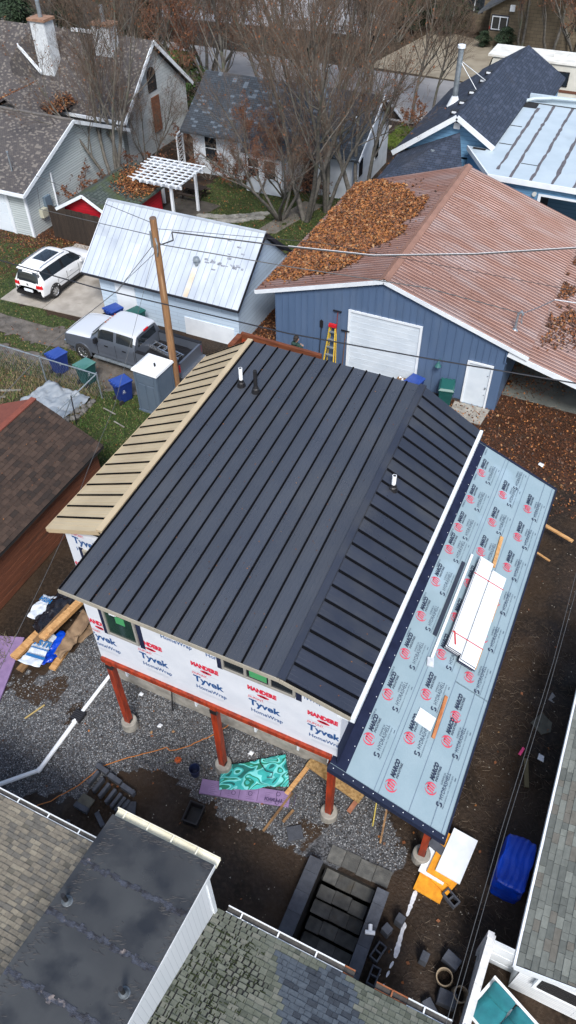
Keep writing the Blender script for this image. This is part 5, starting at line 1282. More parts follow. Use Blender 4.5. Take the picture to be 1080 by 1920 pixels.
def ribsheet(name, side, ya, yb, xlo, m_, parent, zfun, xhi=RXC, nr=4):
    m = MB()
    A = (xlo, ya, zfun(xlo)); B_ = (xlo, yb, zfun(xlo)); C_ = (xhi, yb, zfun(xhi)); D_ = (xhi, ya, zfun(xhi))
    t = .02
    m.hexa([(p[0], p[1], p[2] - t) for p in (A, B_, C_, D_)], [A, B_, C_, D_])
    for k in range(nr):
        y = ya + (k + .05) * (yb - ya) / nr; w = .04; h = .032
        m.add([(xlo, y, A[2]), (xlo, y + w * 1.6, A[2]), (xhi, y + w * 1.6, D_[2]), (xhi, y, D_[2]), (xlo, y + w * .5, A[2] + h), (xlo, y + w * 1.1, A[2] + h), (xhi, y + w * 1.1, D_[2] + h), (xhi, y + w * .5, D_[2] + h)],
              [(0, 4, 7, 3), (4, 5, 6, 7), (5, 1, 2, 6), (0, 1, 5, 4), (3, 7, 6, 2)])
        m.quad((xlo, y - .035, A[2] + .003), (xlo, y, A[2] + .003), (xhi, y, D_[2] + .003), (xhi, y - .035, D_[2] + .003), 1)  # flat darker strip along the foot of each rib
    return m.build(name, [m_, COPD], parent)
BY0, BY1 = 25.98, 38.0
nsh = 14
for i in range(nsh):
    ya = BY0 + (BY1 - BY0) * i / nsh; yb = BY0 + (BY1 - BY0) * (i + 1) / nsh
    ribsheet('roof_sheet', 1, ya, yb, -2.12, COP, br, bz, xhi=RXC + .02); ribsheet('roof_sheet', -1, ya, yb, -13.9, COP, br, bz, xhi=RXC - .02)
m = MB(); m.hexa([(RXC - .2, BY0 - .02, bz(RXC + .2) + .02), (RXC, BY0 - .02, RZC + .05), (RXC, BY1, RZC + .05), (RXC - .2, BY1, bz(RXC + .2) + .02)], [(RXC - .2, BY0 - .02, bz(RXC + .2) + .05), (RXC, BY0 - .02, RZC + .09), (RXC, BY1, RZC + .09), (RXC - .2, BY1, bz(RXC + .2) + .05)])
m.hexa([(RXC, BY0 - .02, RZC + .05), (RXC + .2, BY0 - .02, bz(RXC + .2) + .02), (RXC + .2, BY1, bz(RXC + .2) + .02), (RXC, BY1, RZC + .05)], [(RXC, BY0 - .02, RZC + .09), (RXC + .2, BY0 - .02, bz(RXC + .2) + .05), (RXC + .2, BY1, bz(RXC + .2) + .05), (RXC, BY1, RZC + .09)])
m.build('ridge_cap', mat('orange_ridge', (0.33, 0.18, 0.13), (0.27, 0.145, 0.105), 2, .5, metal=.2), br)
m = MB(); m.beam((-13.92, BY0 - .03, bz(-13.92) - .08), (RXC, BY0 - .03, RZC - .08), .03, .17); m.beam((RXC, BY0 - .03, RZC - .08), (-2.1, BY0 - .03, bz(-2.1) - .08), .03, .17); m.build('rake_trim', TRIM, BB)
m = MB(); m.slab([(-13.88, 26.0, bz(-13.88) - .03), (-12.95, 26.0, bz(-12.95) - .03), (-12.95, 37.9, bz(-12.95) - .03), (-13.88, 37.9, bz(-13.88) - .03)], .01); m.build('soffit', TRIM, BB)
# rust and leaf specks on the right slope
# garage door
gd = MB(); gd.box(-9.6, -9.5, 26.04, 26.09, 0, 3.14); gd.box(-6.5, -6.4, 26.04, 26.09, 0, 3.14); gd.box(-9.5, -6.5, 26.04, 26.09, 3.05, 3.14); gd = gd.build('garage_door', TRIM, BB)
DP = mat('white_door_panel', 'c9d3dc', 'bfcad4', 2, .4)
for k in range(4):
    m = MB(); m.box(-9.5, -6.5, 26.09, 26.12, .02 + k * .76, .02 + k * .76 + .752)
    for j in range(3): m.box(-9.48, -6.52, 26.083, 26.091, .1 + k * .76 + j * .24, .112 + k * .76 + j * .24)
    m.build('door_panel', DP, gd)
MB().box(-12.98, -9.62, 26.055, 26.065, 0, .16).build('splash_dirt', mat('wall_dirt', (0.05, 0.055, 0.07), (0.03, 0.028, 0.026), 5), BB); MB().box(-6.38, -4.4, 26.055, 26.065, 0, .14).build('splash_dirt', MATS['wall_dirt'], BB)
MB().box(-9.5, -6.5, 26.05, 26.09, 0, .05).build('door_seal', K['black'], gd)
dr = MB(); dr.box(-4.38, -4.30, 26.03, 26.09, 0, 2.12); dr.box(-3.4, -3.32, 26.03, 26.09, 0, 2.12); dr.box(-4.3, -3.4, 26.03, 26.09, 2.04, 2.12); dr = dr.build('side_door', TRIM, BB)
MB().box(-4.3, -3.4, 26.08, 26.12, .04, 2.04).build('door_leaf', DP, dr)
MB().box(-4.3, -3.4, 26.02, 26.08, 0, .04).build('sill', K['galv'], dr)
m = MB(); m.tube([(-3.48, 26.08, 1.0), (-3.48, 26.02, 1.0)], .035, 10); m.build('handle', K['galv'], dr)
m = MB(); m.tube([(-3.48, 26.08, 1.6), (-3.48, 26.05, 1.6)], .025, 8); m.tube([(-3.48, 26.08, .65), (-3.48, 26.05, .65)], .02, 8); m.build('deadbolt', K['galv'], dr)
m = MB(); m.tube([(-5.5, 26.08, 1.85), (-5.5, 25.9, 1.9), (-5.5, 25.82, 1.82)], .02, 6); m.cyl(-5.5, 25.82, 1.66, 1.82, .14, .05, 12); m.build('wall_lamp', mat('teal_lamp', (0.03, 0.12, 0.12), rough=.4), BB)
m = MB(); m.tube([(-2.95, 26.05, 2.9), (-2.95, 26.05, 2.4), (-2.9, 26.2, 2.3)], .03, 6); m.build('conduit', BLUE, BB)
# lean-to
def lz(x): return 2.78 - .25 * (x + 2.2)
lt = bpy.data.objects.new('lean_to', None); COL.objects.link(lt); lt.parent = BB; lt.location = (0, 0, 0); del_ = lt
for i in range(nsh):
    ya = BY0 + .1 + (BY1 - BY0) * i / nsh; yb = BY0 + .1 + (BY1 - BY0) * (i + 1) / nsh
    ribsheet('roof_sheet', 1, ya, yb, 2.2, COP, lt, lz, xhi=-2.35)
m = MB(); m.beam((-2.9, 26.03, lz(-2.9) - .1), (2.2, 26.03, lz(2.2) - .1), .04, .22); m.build('fascia', TRIM, lt)
for y in (26.5, 31, 37): MB().box(1.9, 2.05, y - .07, y + .07, 0, lz(2) - .05).build('post', K['wood_o'], lt)
# mast on the right slope
ms = MB(); zz_ = bz(-3.0); ms.tube([(-3.0, 27.2, zz_), (-3.0, 27.2, zz_ + .75)], .045, 8); ms.tube([(-3.0, 27.2, zz_ + .7), (-2.9, 27.2, zz_ + .85), (-2.82, 27.2, zz_ + .7)], .06, 8); ms.cyl(-3.0, 27.2, zz_ - .02, zz_ + .05, .14, .08, 10)
ms.tube([(-2.85, 27.2, zz_ + .65), (-2.78, 27.15, zz_ + .35), (-2.85, 27.1, zz_ + .5)], .02, 6); ms.build('service_mast', K['galv'], BB)
# leaf pile on the left slope
PILE = [(-13.7, 26.3), (-13.9, 37.6), (-12.1, 37.3), (-9.9, 35.6), (-9.0, 33.4), (-9.15, 30.6), (-9.7, 28.6), (-10.5, 27.4), (-12.2, 26.8)]
n = 30000; px = rng.uniform(-13.9, -8.8, n); py = rng.uniform(26.2, 37.8, n)
qx = px + (fbm(px, py, 1.2, 50) - .5) * 1.4; qy = py + (fbm(px, py, 1.2, 55) - .5) * 1.4
k = inpoly(qx, qy, PILE); px, py = px[k], py[k]; h = .04 + .13 * fbm(px, py, .8, 70) * rng.random(len(px))
o = leaf_cards('leaf_pile', px, py, RZC - KS * np.abs(px - RXC) + h * np.clip(.25 + (fbm(px, py, 1.5, 33)), .3, 1), .13, .45, probs=(.34, .2, .28, .08, .10)); tag(o, 'thick pile of orange brown leaves on the left slope of the copper roof', 'leaves', kind='stuff')
n = 2600; i_ = rng.integers(0, len(px), n); qx = px[i_] + rng.normal(0, .55, n); qy = py[i_] + rng.normal(0, .55, n); k = (qx > -13.85) & (qx < RXC - .3) & (qy > 26.05) & (qy < 37.9) & ~inpoly(qx, qy, PILE); qx, qy = qx[k], qy[k]
tag(leaf_cards('stray_leaves', qx, qy, RZC - KS * np.abs(qx - RXC) + .045, .10, .25), 'thinning stray leaves around the edge of the pile on the copper roof', 'leaves', kind='stuff')
m = MB(); step_ = .3
for i in range(18):
    for j in range(39):
        x = -13.9 + i * step_; y = 26.2 + j * step_
        if inpoly(np.array([x + .75]), np.array([y + .15]), PILE)[0] and inpoly(np.array([x + .15]), np.array([y - .5]), PILE)[0] and inpoly(np.array([x - .0]), np.array([y + .9]), PILE)[0]: m.quad((x, y, bz(x) + .06), (x + step_, y, bz(x + step_) + .06), (x + step_, y + step_, bz(x + step_) + .06), (x, y + step_, bz(x) + .06))
tag(m.build('leaf_bed', LEAFM[1], uv=False), 'matted brown leaf layer beneath the loose leaves on the copper roof', 'leaves', kind='stuff')
n = 1500; px = rng.uniform(-10.5, -2.2, n); py = rng.uniform(26, 37.8, n); k = fbm(px, py, .7, 81) > .60; px, py = px[k], py[k]
tag(leaf_cards('roof_litter', px, py, RZC - KS * np.abs(px - RXC) + .04, .05, .15, probs=(.5, .3, .1, .1, 0)), 'sparse rust coloured leaf bits on the right copper slope', 'leaves', kind='stuff')
n = 14000; px = rng.uniform(-2.0, 2.2, n); py = rng.uniform(26.1, 37.8, n); k = (rng.random(n) < np.clip(.15 + (py - 27.2 - (px + 2) * .6) * .4, 0, 1)) & (fbm(px, py, .8, 91) > .38); px, py = px[k], py[k]
tag(leaf_cards('leaf_pile', px, py, 2.78 - .25 * (px + 2.2) + .05 + rng.uniform(0, .06, len(px)), .11, .5, probs=(.35, .3, .1, .2, .05)), 'scattered rust brown leaves covering the lean-to roof at right', 'leaves', kind='stuff')

# things along the front wall
L = thing('step_ladder', 'yellow step ladder with a red top leaning on the blue wall', 'ladder', (-10.2, 25.8, 0))
YEL = mat('ladder_yellow', (0.55, 0.38, 0.04), rough=.5)
for x0, x1 in ((-10.52, -10.36), (-9.98, -10.12)): MB().beam((x0, 25.5, 0), (x1, 25.95, 2.25), .05, .05).build('rail', YEL, L)
for k in range(6):
    t = (k + .8) / 6.6; MB().box(-10.52 + .16 * t + .02, -9.98 - .14 * t - .02, 25.45 + .45 * t, 25.55 + .45 * t, 2.25 * t - .015, 2.25 * t + .02).build('rung', K['galv'], L)
MB().box(-10.4, -10.06, 25.86, 26.0, 2.22, 2.34).build('top_cap', mat('ladder_red', (0.5, 0.015, 0.02), rough=.4), L)
for x0, x1 in ((-10.46, -10.34), (-10.0, -10.1)): MB().beam((x0, 25.85, 0), (x1, 26.02, 2.2), .04, .03).build('rear_rail', YEL, L)
def tool(name, x, z1, label, head, m=K['wood_o']):
    t = thing(name, label, 'tool', (x, 25.95, 0))
    MB().tube([(x, 25.9, .05), (x + .05, 26.05, z1)], .018, 6, 0).build('handle', m, t)
    q = MB()
    if head == 'shovel': q.slab([(x - .02, 26.03, z1 - .02), (x + .12, 26.03, z1 - .02), (x + .13, 26.04, z1 + .28), (x + .05, 26.04, z1 + .36), (x - .03, 26.04, z1 + .28)], .02, up=(0, -1, 0))
    else: q.box(x - .15, x + .22, 26.0, 26.04, z1 - .02, z1 + .03)
    q.build('head', K['black'], t)
tool('shovel', -10.85, 2.0, 'dark shovel standing head up against the blue wall left of ladder', 'shovel', K['black'])
tool('rake', -10.12, 2.95, 'long red brown pole leaning above the yellow step ladder', 'none', mat('red_pole', (0.2, 0.03, 0.02)))
tool('hoe', -9.72, 2.1, 'brown wooden tool leaning just right of the yellow ladder', 'none', mat('brown_pole', (0.15, 0.07, 0.03)))

# --- wheelie bins
def make_bin(body, lid, loc, rz, label, group, logo=TRIM):
    t = thing('wheelie_bin', label, 'bin', loc, rz, group)
    m = MB(); m.hexa([(-.22, -.26, .06), (.22, -.26, .06), (.22, .24, .06), (-.22, .24, .06)], [(-.29, -.36, .98), (.29, -.36, .98), (.29, .32, .98), (-.29, .32, .98)]); m.box(-.31, .31, -.38, .34, .93, .99)
    m.box(-.2, .2, .3, .42, .92, .97)
    for s in (-1, 1):
        m.hexa([(s * .225 - .004, -.15, .2), (s * .225 + .008, -.15, .2), (s * .225 + .008, .1, .2), (s * .225 - .004, .1, .2)], [(s * .285 - .004, -.15, .85), (s * .285 + .01, -.15, .85), (s * .285 + .01, .1, .85), (s * .285 - .004, .1, .85)])
    m.build('body', body, t, local=True)
    m = MB(); m.hexa([(-.32, -.40, .99), (.32, -.40, .99), (.32, .36, 1.0), (-.32, .36, 1.0)], [(-.24, -.33, 1.06), (.24, -.33, 1.06), (.25, .32, 1.10), (-.25, .32, 1.10)])
    for k in range(4): m.box(-.28 + k * .16, -.18 + k * .16, .33, .41, 1.0, 1.07)
    m.build('lid', lid, t, local=True)
    for s in (-1, 1):
        m = MB(); m.tube([(s * .25 - .03, .3, .11), (s * .25 + .03, .3, .11)], .11, 14); m.build('wheel', K['rubber'], t, local=True)
    p = Print(); p.arc(0, .03, .05, .05, .02, 20, 140, 0, 6, False); p.arc(0, .03, .05, .05, .02, 160, 260, 0, 6, False); p.arc(0, .03, .05, .05, .02, 280, 370, 0, 6, False); p.text('RECYCLE' if body is BINB else 'CITY', -.08, -.07, .035, .16, 0)
    me = p.mesh('print', [logo])
    for s in (1, -1):
        o = inst('print', me, t, (s * .272, -.1 * s, .6)); o.rotation_euler = (PI / 2, 0, PI / 2 * s); o.location.x = s * .285; o.rotation_euler = (PI / 2 - .09, 0, PI / 2 * s)
    return t
BINB = mat('bin_blue', (0.012, 0.03, 0.17), (0.016, 0.04, 0.2), 3, .4); BINBL = mat('bin_blue_lid', (0.02, 0.055, 0.26), (0.03, 0.07, 0.3), 3, .35)
BING = mat('bin_green', (0.008, 0.06, 0.06), (0.01, 0.08, 0.075), 3, .45); BINGL = mat('bin_green_lid', (0.05, 0.16, 0.14), (0.08, 0.2, 0.18), 2, .4)
gp = 'wheelie bins standing along the alley and buildings'
make_bin(BINB, BINBL, (-21.15, 20.85, 0), 2.9, 'blue wheelie bin left of the pale lidded green bin by the wire fence', gp)
make_bin(BING, BINGL, (-19.55, 20.7, 0), 2.95, 'green wheelie bin with pale lid between blue bin and fence corner', gp)
make_bin(BINB, BINBL, (-17.45, 20.35, 0), 2.75, 'blue wheelie bin standing beside the portable toilet', gp)
make_bin(BINB, BINBL, (-20.95, 24.95, 0), 2.8, 'blue wheelie bin against the white garage wall behind the pickup', gp)
make_bin(BING, mat('bin_green_dark_lid', (0.012, 0.09, 0.08), rough=.4), (-19.85, 25.15, 0), 2.9, 'green wheelie bin against the white garage wall behind the pickup', gp)
make_bin(BING, MATS['bin_green_dark_lid'], (-4.95, 25.6, 0), .2, 'dark green wheelie bin left of the white side door', gp)
make_bin(BINB, BINBL, (-6.3, 25.4, 0), 2.9, 'blue wheelie bin showing its top behind the charcoal roof edge', gp)
cloth('white_sack', [(-7.1, 25.3, 0), (-6.65, 25.25, 0), (-6.6, 25.7, 0), (-7.05, 25.75, 0)], .7, 10, 10, MATS['white_cloth'], 'white sack on a stack beside the blue bin at the garage door', 'sack', amp=.15, freq=3)
tag(MB().box(-7.1, -6.6, 25.3, 25.75, 0, .72).build('crate', K['wood_o']), 'wooden crate beneath the white sack by the garage door', 'crate')

# --- person in green jacket
def person():
    root = thing('person', 'person in a dark green hooded jacket standing by the blue wall holding a small controller', 'person', (-11.65, 25.3, 0), math.radians(160))
    import bmesh
    J = {'pelvis': (0, 0, .95), 'chest': (0, 0, 1.25), 'neck': (0, 0, 1.47), 'head': (0, -.03, 1.62), 'crown': (0, -.02, 1.72),
         'hl': (.1, 0, .9), 'kl': (.11, -.03, .5), 'al': (.12, .02, .09), 'tl': (.13, -.16, .04), 'hr': (-.1, 0, .9), 'kr': (-.12, -.02, .5), 'ar': (-.13, .02, .09), 'tr': (-.14, -.16, .04),
         'sl': (.19, 0, 1.4), 'el': (.27, -.02, 1.14), 'wl': (.12, -.27, 1.13), 'pl': (.08, -.33, 1.14), 'sr': (-.19, 0, 1.4), 'er': (-.27, -.02, 1.14), 'wr': (-.12, -.27, 1.13), 'pr': (-.08, -.33, 1.14)}
    Rr = dict(pelvis=.15, chest=.17, neck=.06, head=.10, crown=.07, hl=.1, kl=.065, al=.05, tl=.035, hr=.1, kr=.065, ar=.05, tr=.035, sl=.075, el=.055, wl=.035, pl=.03, sr=.075, er=.055, wr=.035, pr=.03)
    E_ = [('pelvis', 'chest'), ('chest', 'neck'), ('neck', 'head'), ('head', 'crown'), ('pelvis', 'hl'), ('hl', 'kl'), ('kl', 'al'), ('al', 'tl'), ('pelvis', 'hr'), ('hr', 'kr'), ('kr', 'ar'), ('ar', 'tr'), ('chest', 'sl'), ('sl', 'el'), ('el', 'wl'), ('wl', 'pl'), ('chest', 'sr'), ('sr', 'er'), ('er', 'wr'), ('wr', 'pr')]
    names = list(J); vs = [J[n_] for n_ in names]; es = [(names.index(a), names.index(b_)) for a, b_ in E_]; rad = [Rr[n_] for n_ in names]
    for s in (1, -1):
        base = names.index('pl' if s > 0 else 'pr')
        for q, (dx, dy, dz_, ll) in enumerate(((-.012, -.05, .03, 1), (-.02, -.055, .01, 1.1), (-.02, -.055, -.01, 1), (-.012, -.045, -.028, .85), (-.03, -.015, .04, .8))):
            p0 = Vector(vs[base]); k1 = len(vs); vs.append(tuple(p0 + Vector((dx * s * .6, dy * .6 * ll, dz_ * .9)))); rad.append(.009); vs.append(tuple(p0 + Vector((dx * s * 2.2, dy * 1.0 * ll, dz_ * .8)))); rad.append(.008); es += [(base, k1), (k1, k1 + 1)]
    me = bpy.data.meshes.new('body'); me.from_pydata(vs, es, []); o = bpy.data.objects.new('body', me); COL.objects.link(o)
    o.modifiers.new('sk', 'SKIN'); sv = me.skin_vertices[0].data
    for i, r in enumerate(rad): sv[i].radius = (r, r * (.75 if names[i:i + 1] and names[i] in ('pelvis', 'chest') else 1))
    sv[0].use_root = True
    ss = o.modifiers.new('ss', 'SUBSURF'); ss.levels = ss.render_levels = 1
    dg = bpy.context.evaluated_depsgraph_get(); me2 = bpy.data.meshes.new_from_object(o.evaluated_get(dg)); bpy.data.objects.remove(o)
    me2.materials.clear()
    for m_ in (mat('skin', (0.45, 0.26, 0.19), rough=.6), mat('green_jacket', (0.012, 0.04, 0.032), (0.02, 0.055, 0.045), 6, .9), mat('dark_trousers', (0.02, 0.022, 0.03), rough=.9), K['black']): me2.materials.append(m_)
    for p_ in me2.polygons:
        c = p_.center; p_.use_smooth = True
        i = 1
        if c.z > 1.48: i = 0
        elif c.z < .12: i = 3
        elif c.z < .92: i = 2
        elif c.y < -.285: i = 0
        p_.material_index = i
    b_ = bpy.data.objects.new('body', me2); COL.objects.link(b_); b_.parent = root
    hd = MB(); m1 = mat('dark_hair', (0.02, 0.015, 0.012))
    for q in range(7):
        a = q / 6 * PI / 2; 
    hd.tube([(0, .0, 1.66), (0, .0, 1.71), (0, .0, 1.75), (0, 0, 1.775)], [.118, .115, .085, .03], 14); hd.tube([(0, .045, 1.55), (0, .04, 1.66)], [.085, .1], 12); hd.build('hair', m1, root, local=True, smooth=True)
    hh = MB(); hh.tube([(0, .10, 1.40), (0, .09, 1.47), (0, .07, 1.5)], [.13, .13, .08], 12); hh.build('hood', MATS['green_jacket'], root, local=True, smooth=True)
    fc = MB()
    for s in (-1, 1): fc.box(s * .035 - .014, s * .035 + .014, -.137, -.125, 1.625, 1.64, 0)
    fc.box(-.012, .012, -.15, -.12, 1.575, 1.62, 1); fc.box(-.03, .03, -.135, -.122, 1.54, 1.55, 2)
    for s in (-1, 1): fc.box(s * .108 - .01, s * .108 + .01, -.05, -.01, 1.58, 1.65, 1)
    fc.build('face', [K['black'], MATS['skin'], mat('lips', (0.3, 0.1, 0.09))], root, local=True)
    c = MB(); c.box(-.08, .08, -.4, -.3, 1.12, 1.15); c = c.build('controller', mat('grey_plastic', (0.2, 0.2, 0.21)), local=True)
    c.location = root.location; c.rotation_euler = root.rotation_euler; tag(c, 'small grey controller held in both hands by the person in green', 'controller')
person()

# ============================================================ WHITE GARAGE
WG = thing('white_garage', 'white garage with a pale galvanised metal roof and rust streaked panel', 'garage', (-18.5, 28.4, 0))
WBL = brickmat('white_block_wall', 'b9cbdc', 'aec1d3', '8fa2b5', w=2.4, h=.2, msize=.008, bump=.5, rough=.6)
m = MB(); m.box(-22.2, -14.75, 25.85, 31.0, 0, 2.1); m.build('wall', WBL, WG)
m = MB(); m.slab([(-14.76, 25.86, 2.1), (-14.76, 31.0, 2.1), (-14.76, 28.4, 4.25)], .1, up=(1, 0, 0)); m.slab([(-22.19, 31.0, 2.1), (-22.19, 25.86, 2.1), (-22.19, 28.4, 4.25)], .1, up=(-1, 0, 0)); m.build('gable', WBL, WG)
m = MB(); m.box(-21.3, -20.2, 25.80, 25.86, 0, 2.08, 0); m.build('door_trim', TRIM, WG)
m = MB(); m.box(-17.6, -15.0, 25.81, 25.85, 0, .9); m.build('door_panel', TRIM, WG)
KG = (4.42 - 2.15) / 2.9
def wgz(y): return 4.42 - KG * abs(y - 28.4)
GALV = mat('pale_galvanised_roof', (0.42, 0.47, 0.53), (0.52, 0.57, 0.62), 1.8, .42, metal=.15, var=.06, c3=(0.34, 0.39, 0.46), s3=.9, t3=(.5, .7), rvar=.1, stretch=(1.6, .6, .6))
GALR = mat('galvanised_rib', (0.22, 0.26, 0.33), rough=.5)
RSTK = mat('rust_streak_panel', (0.52, 0.40, 0.27), (0.6, 0.55, 0.48), 2, .6)
wr = bpy.data.objects.new('roof', None); COL.objects.link(wr); wr.parent = WG; wr.location = (0, 0, 0)
def gsheet(x0, x1, ya, yb, m_, lift=0.0):
    m = MB(); m.hexa([(x0, ya, wgz(ya) - .02), (x1, ya, wgz(ya) - .02), (x1, yb, wgz(yb) - .02), (x0, yb, wgz(yb) - .02)], [(x0, ya, wgz(ya) + lift), (x1, ya, wgz(ya) + lift), (x1, yb, wgz(yb) + lift), (x0, yb, wgz(yb) + lift)])
    for xx in (x0, (x0 + x1) / 2): m.hexa([(xx, ya, wgz(ya)), (xx + .02, ya, wgz(ya)), (xx + .02, yb, wgz(yb)), (xx, yb, wgz(yb))], [(xx, ya, wgz(ya) + .016), (xx + .018, ya, wgz(ya) + .016), (xx + .018, yb, wgz(yb) + .016), (xx, yb, wgz(yb) + .016)], 1)
    return m.build('roof_sheet', [m_, GALR], wr)
nx_ = 13
for i in range(nx_):
    a = -22.85 + 8.3 * i / nx_; b_ = -22.85 + 8.3 * (i + 1) / nx_
    gsheet(a, b_, 25.5, 27.0, GALV, .004); gsheet(a, b_, 26.98, 28.4, GALV, .0); gsheet(a, b_, 28.4, 31.3, GALV)
m = MB(); m.hexa([(-17.36, 25.52, wgz(25.52) + .006), (-17.12, 25.52, wgz(25.52) + .006), (-17.12, 26.6, wgz(26.6) + .006), (-17.36, 26.6, wgz(26.6) + .006)], [(-17.36, 25.52, wgz(25.52) + .012), (-17.12, 25.52, wgz(25.52) + .012), (-17.12, 26.6, wgz(26.6) + .012), (-17.36, 26.6, wgz(26.6) + .012)]); m.build('rust_streak', RSTK, wr)
m = MB(); m.box(-22.87, -14.53, 28.35, 28.45, 4.40, 4.47); m.build('ridge_cap', GALV, wr)
m = MB(); m.cyl(-17.22, 26.75, wgz(26.75) - .05, wgz(26.75) + .22, .09, n=12); m.cyl(-17.22, 26.75, wgz(26.75) + .22, wgz(26.75) + .36, .17, .12, 14); m.build('roof_vent', K['galv'], wr)
m = MB(); m.beam((-14.53, 25.5, 2.08), (-14.53, 28.4, 4.35), .03, .15); m.beam((-14.53, 31.3, 2.08), (-14.53, 28.4, 4.35), .03, .15); m.beam((-22.87, 25.49, 2.09), (-14.53, 25.49, 2.09), .03, .12); m.build('dark_drip_edge', mat('dark_drip', (0.02, 0.022, 0.03), rough=.5), wr)
m = MB(); m.beam((-22.88, 25.5, 2.1), (-22.88, 28.4, 4.37), .03, .14); m.build('white_rake', TRIM, wr)
STN = mat('dark_stain', (0.12, 0.13, 0.16), (0.3, 0.33, 0.38), 14, .7)
m = MB()
for i in range(26):
    x = random.uniform(-16.9, -14.9); y = 26.95 + random.gauss(0, .05) if i < 20 else 26 + random.random() * 2; w = random.uniform(.03, .12); d_ = random.uniform(.015, .05)
    m.hexa([(x - w, y - d_, wgz(y - d_) + .005), (x + w, y - d_, wgz(y - d_) + .005), (x + w, y + d_, wgz(y + d_) + .005), (x - w, y + d_, wgz(y + d_) + .005)], [(x - w * .5, y - d_, wgz(y - d_) + .009), (x + w * .6, y - d_, wgz(y - d_) + .009), (x + w, y + d_, wgz(y + d_) + .009), (x - w, y + d_, wgz(y + d_) + .009)])
m.build('tar_stains', STN, wr, uv=False)['kind'] = 'stuff'

# ============================================================ BEIGE GARAGE AT LEFT
BG = thing('beige_house', 'beige vinyl sided garage house at left edge with mottled brown shingles', 'house', (-31, 35, 0))
SID = brickmat('beige_siding', 'b9c2c4', 'aeb8ba', '7c868a', w=6, h=.13, msize=.012, bump=.7, rough=.6)
MOT = brickmat('mottled_shingle', '565250', '464345', '302e30', w=.15, h=.10, msize=.008, light='6f6a65', lt=.8, bump=.9)
m = MB(); m.box(-46, -30.3, 30.7, 40.2, 0, 2.65); m.build('wall', SID, BG)
m = MB(); m.slab([(-30.31, 30.7, 2.6), (-30.31, 40.2, 2.6), (-30.31, 35.45, 4.55)], .1, up=(1, 0, 0)); m.build('gable', SID, BG)
def gable_roof(name, x0, x1, y0, ym, y1, ze, zr, m_, parent, t=.14):
    m = MB()
    m.hexa([(x0, y0, ze - t), (x1, y0, ze - t), (x1, ym, zr - t), (x0, ym, zr - t)], [(x0, y0, ze), (x1, y0, ze), (x1, ym, zr), (x0, ym, zr)])
    m.hexa([(x0, ym, zr - t), (x1, ym, zr - t), (x1, y1, ze - t), (x0, y1, ze - t)], [(x0, ym, zr), (x1, ym, zr), (x1, y1, ze), (x0, y1, ze)])
    return m.build(name, m_, parent)
br_ = gable_roof('roof', -46, -29.95, 30.35, 35.45, 40.6, 2.62, 4.75, MOT, BG)
m = MB(); m.beam((-29.93, 30.33, 2.55), (-29.93, 35.45, 4.68), .05, .2); m.beam((-29.93, 40.6, 2.55), (-29.93, 35.45, 4.68), .05, .2); m.box(-46, -29.9, 30.2, 30.34, 2.47, 2.62); m.build('gutter', TRIM, BG)
m = MB(); m.box(-46, -29.95, 35.35, 35.55, 4.74, 4.80); m.build('ridge_cap', mat('ridge_shingle', '6e6a66', '54514f', 4), BG)
m = MB(); m.box(-38, -31.65, 30.62, 30.68, 0.05, 2.2); g_ = m.build('garage_door', mat('garage_door_white', 'cfd9e2', 'c5d0da', 1, .4), BG)
for k in range(4): MB().box(-37.9, -31.75, 30.6, 30.62, .1 + k * .53, .1 + k * .53 + .5).build('door_panel', MATS['garage_door_white'], g_)
m = MB(); m.box(-31.65, -31.5, 30.6, 30.69, 0, 2.3); m.box(-30.42, -30.27, 30.64, 30.75, 0, 2.5); m.tube([(-30.22, 33.0, 2.75), (-30.22, 33.0, .1)], .06, 6); m.build('corner_board', TRIM, BG)
m = MB(); m.box(-30.3, -30.12, 32.0, 32.5, 1.0, 1.75); m.box(-30.3, -30.1, 32.75, 33.05, .5, .9); m.build('meter_box', mat('meter_grey', (0.12, 0.17, 0.22), rough=.5), BG)
m = MB(); m.box(-30.3, -30.05, 31.5, 31.95, .8, 1.25); m.build('utility_box', mat('utility_beige', (0.4, 0.4, 0.32)), BG)
m = MB(); m.tube([(-31.6, 31.6, 3.1), (-31.6, 31.6, 4.1)], .035, 6); m.cyl(-31.6, 31.6, 4.1, 4.16, .06, n=8); m.tube([(-33.5, 31.2, 2.9), (-33.1, 31.2, 3.6), (-32.9, 31.5, 3.4)], .03, 5); m.build('roof_mast', K['galv'], BG)

# ============================================================ BIG HOUSE BEHIND
BH = thing('beige_house', 'large house at top left with mottled brown roof, white chimneys and arched window', 'house', (-37, 44, 0))
m = MB(); m.box(-52, -30.6, 41.0, 48.2, 0, 3.2); m.build('wall', SID, BH)
WHG = brickmat('pale_shingle_wall', 'b3b9bb', 'a4abae', '80878a', w=.5, h=.18, msize=.008, bump=.5, c3='8b8f8e', s3=.6)
m = MB(); m.slab([(-30.55, 41.0, 0), (-30.55, 48.4, 0), (-30.55, 48.4, 3.1), (-30.55, 44.6, 6.2), (-30.55, 41.0, 3.1)], .1, up=(1, 0, 0)); m.build('gable', WHG, BH)
gable_roof('roof', -52, -30.2, 40.5, 44.6, 48.8, 3.0, 6.45, MOT, BH)
m = MB(); m.beam((-30.18, 40.48, 2.9), (-30.18, 44.6, 6.36), .06, .22); m.beam((-30.18, 48.8, 2.9), (-30.18, 44.6, 6.36), .06, .22); m.box(-36.3, -30.2, 40.35, 40.5, 2.86, 3.02); m.build('white_rake', TRIM, BH)
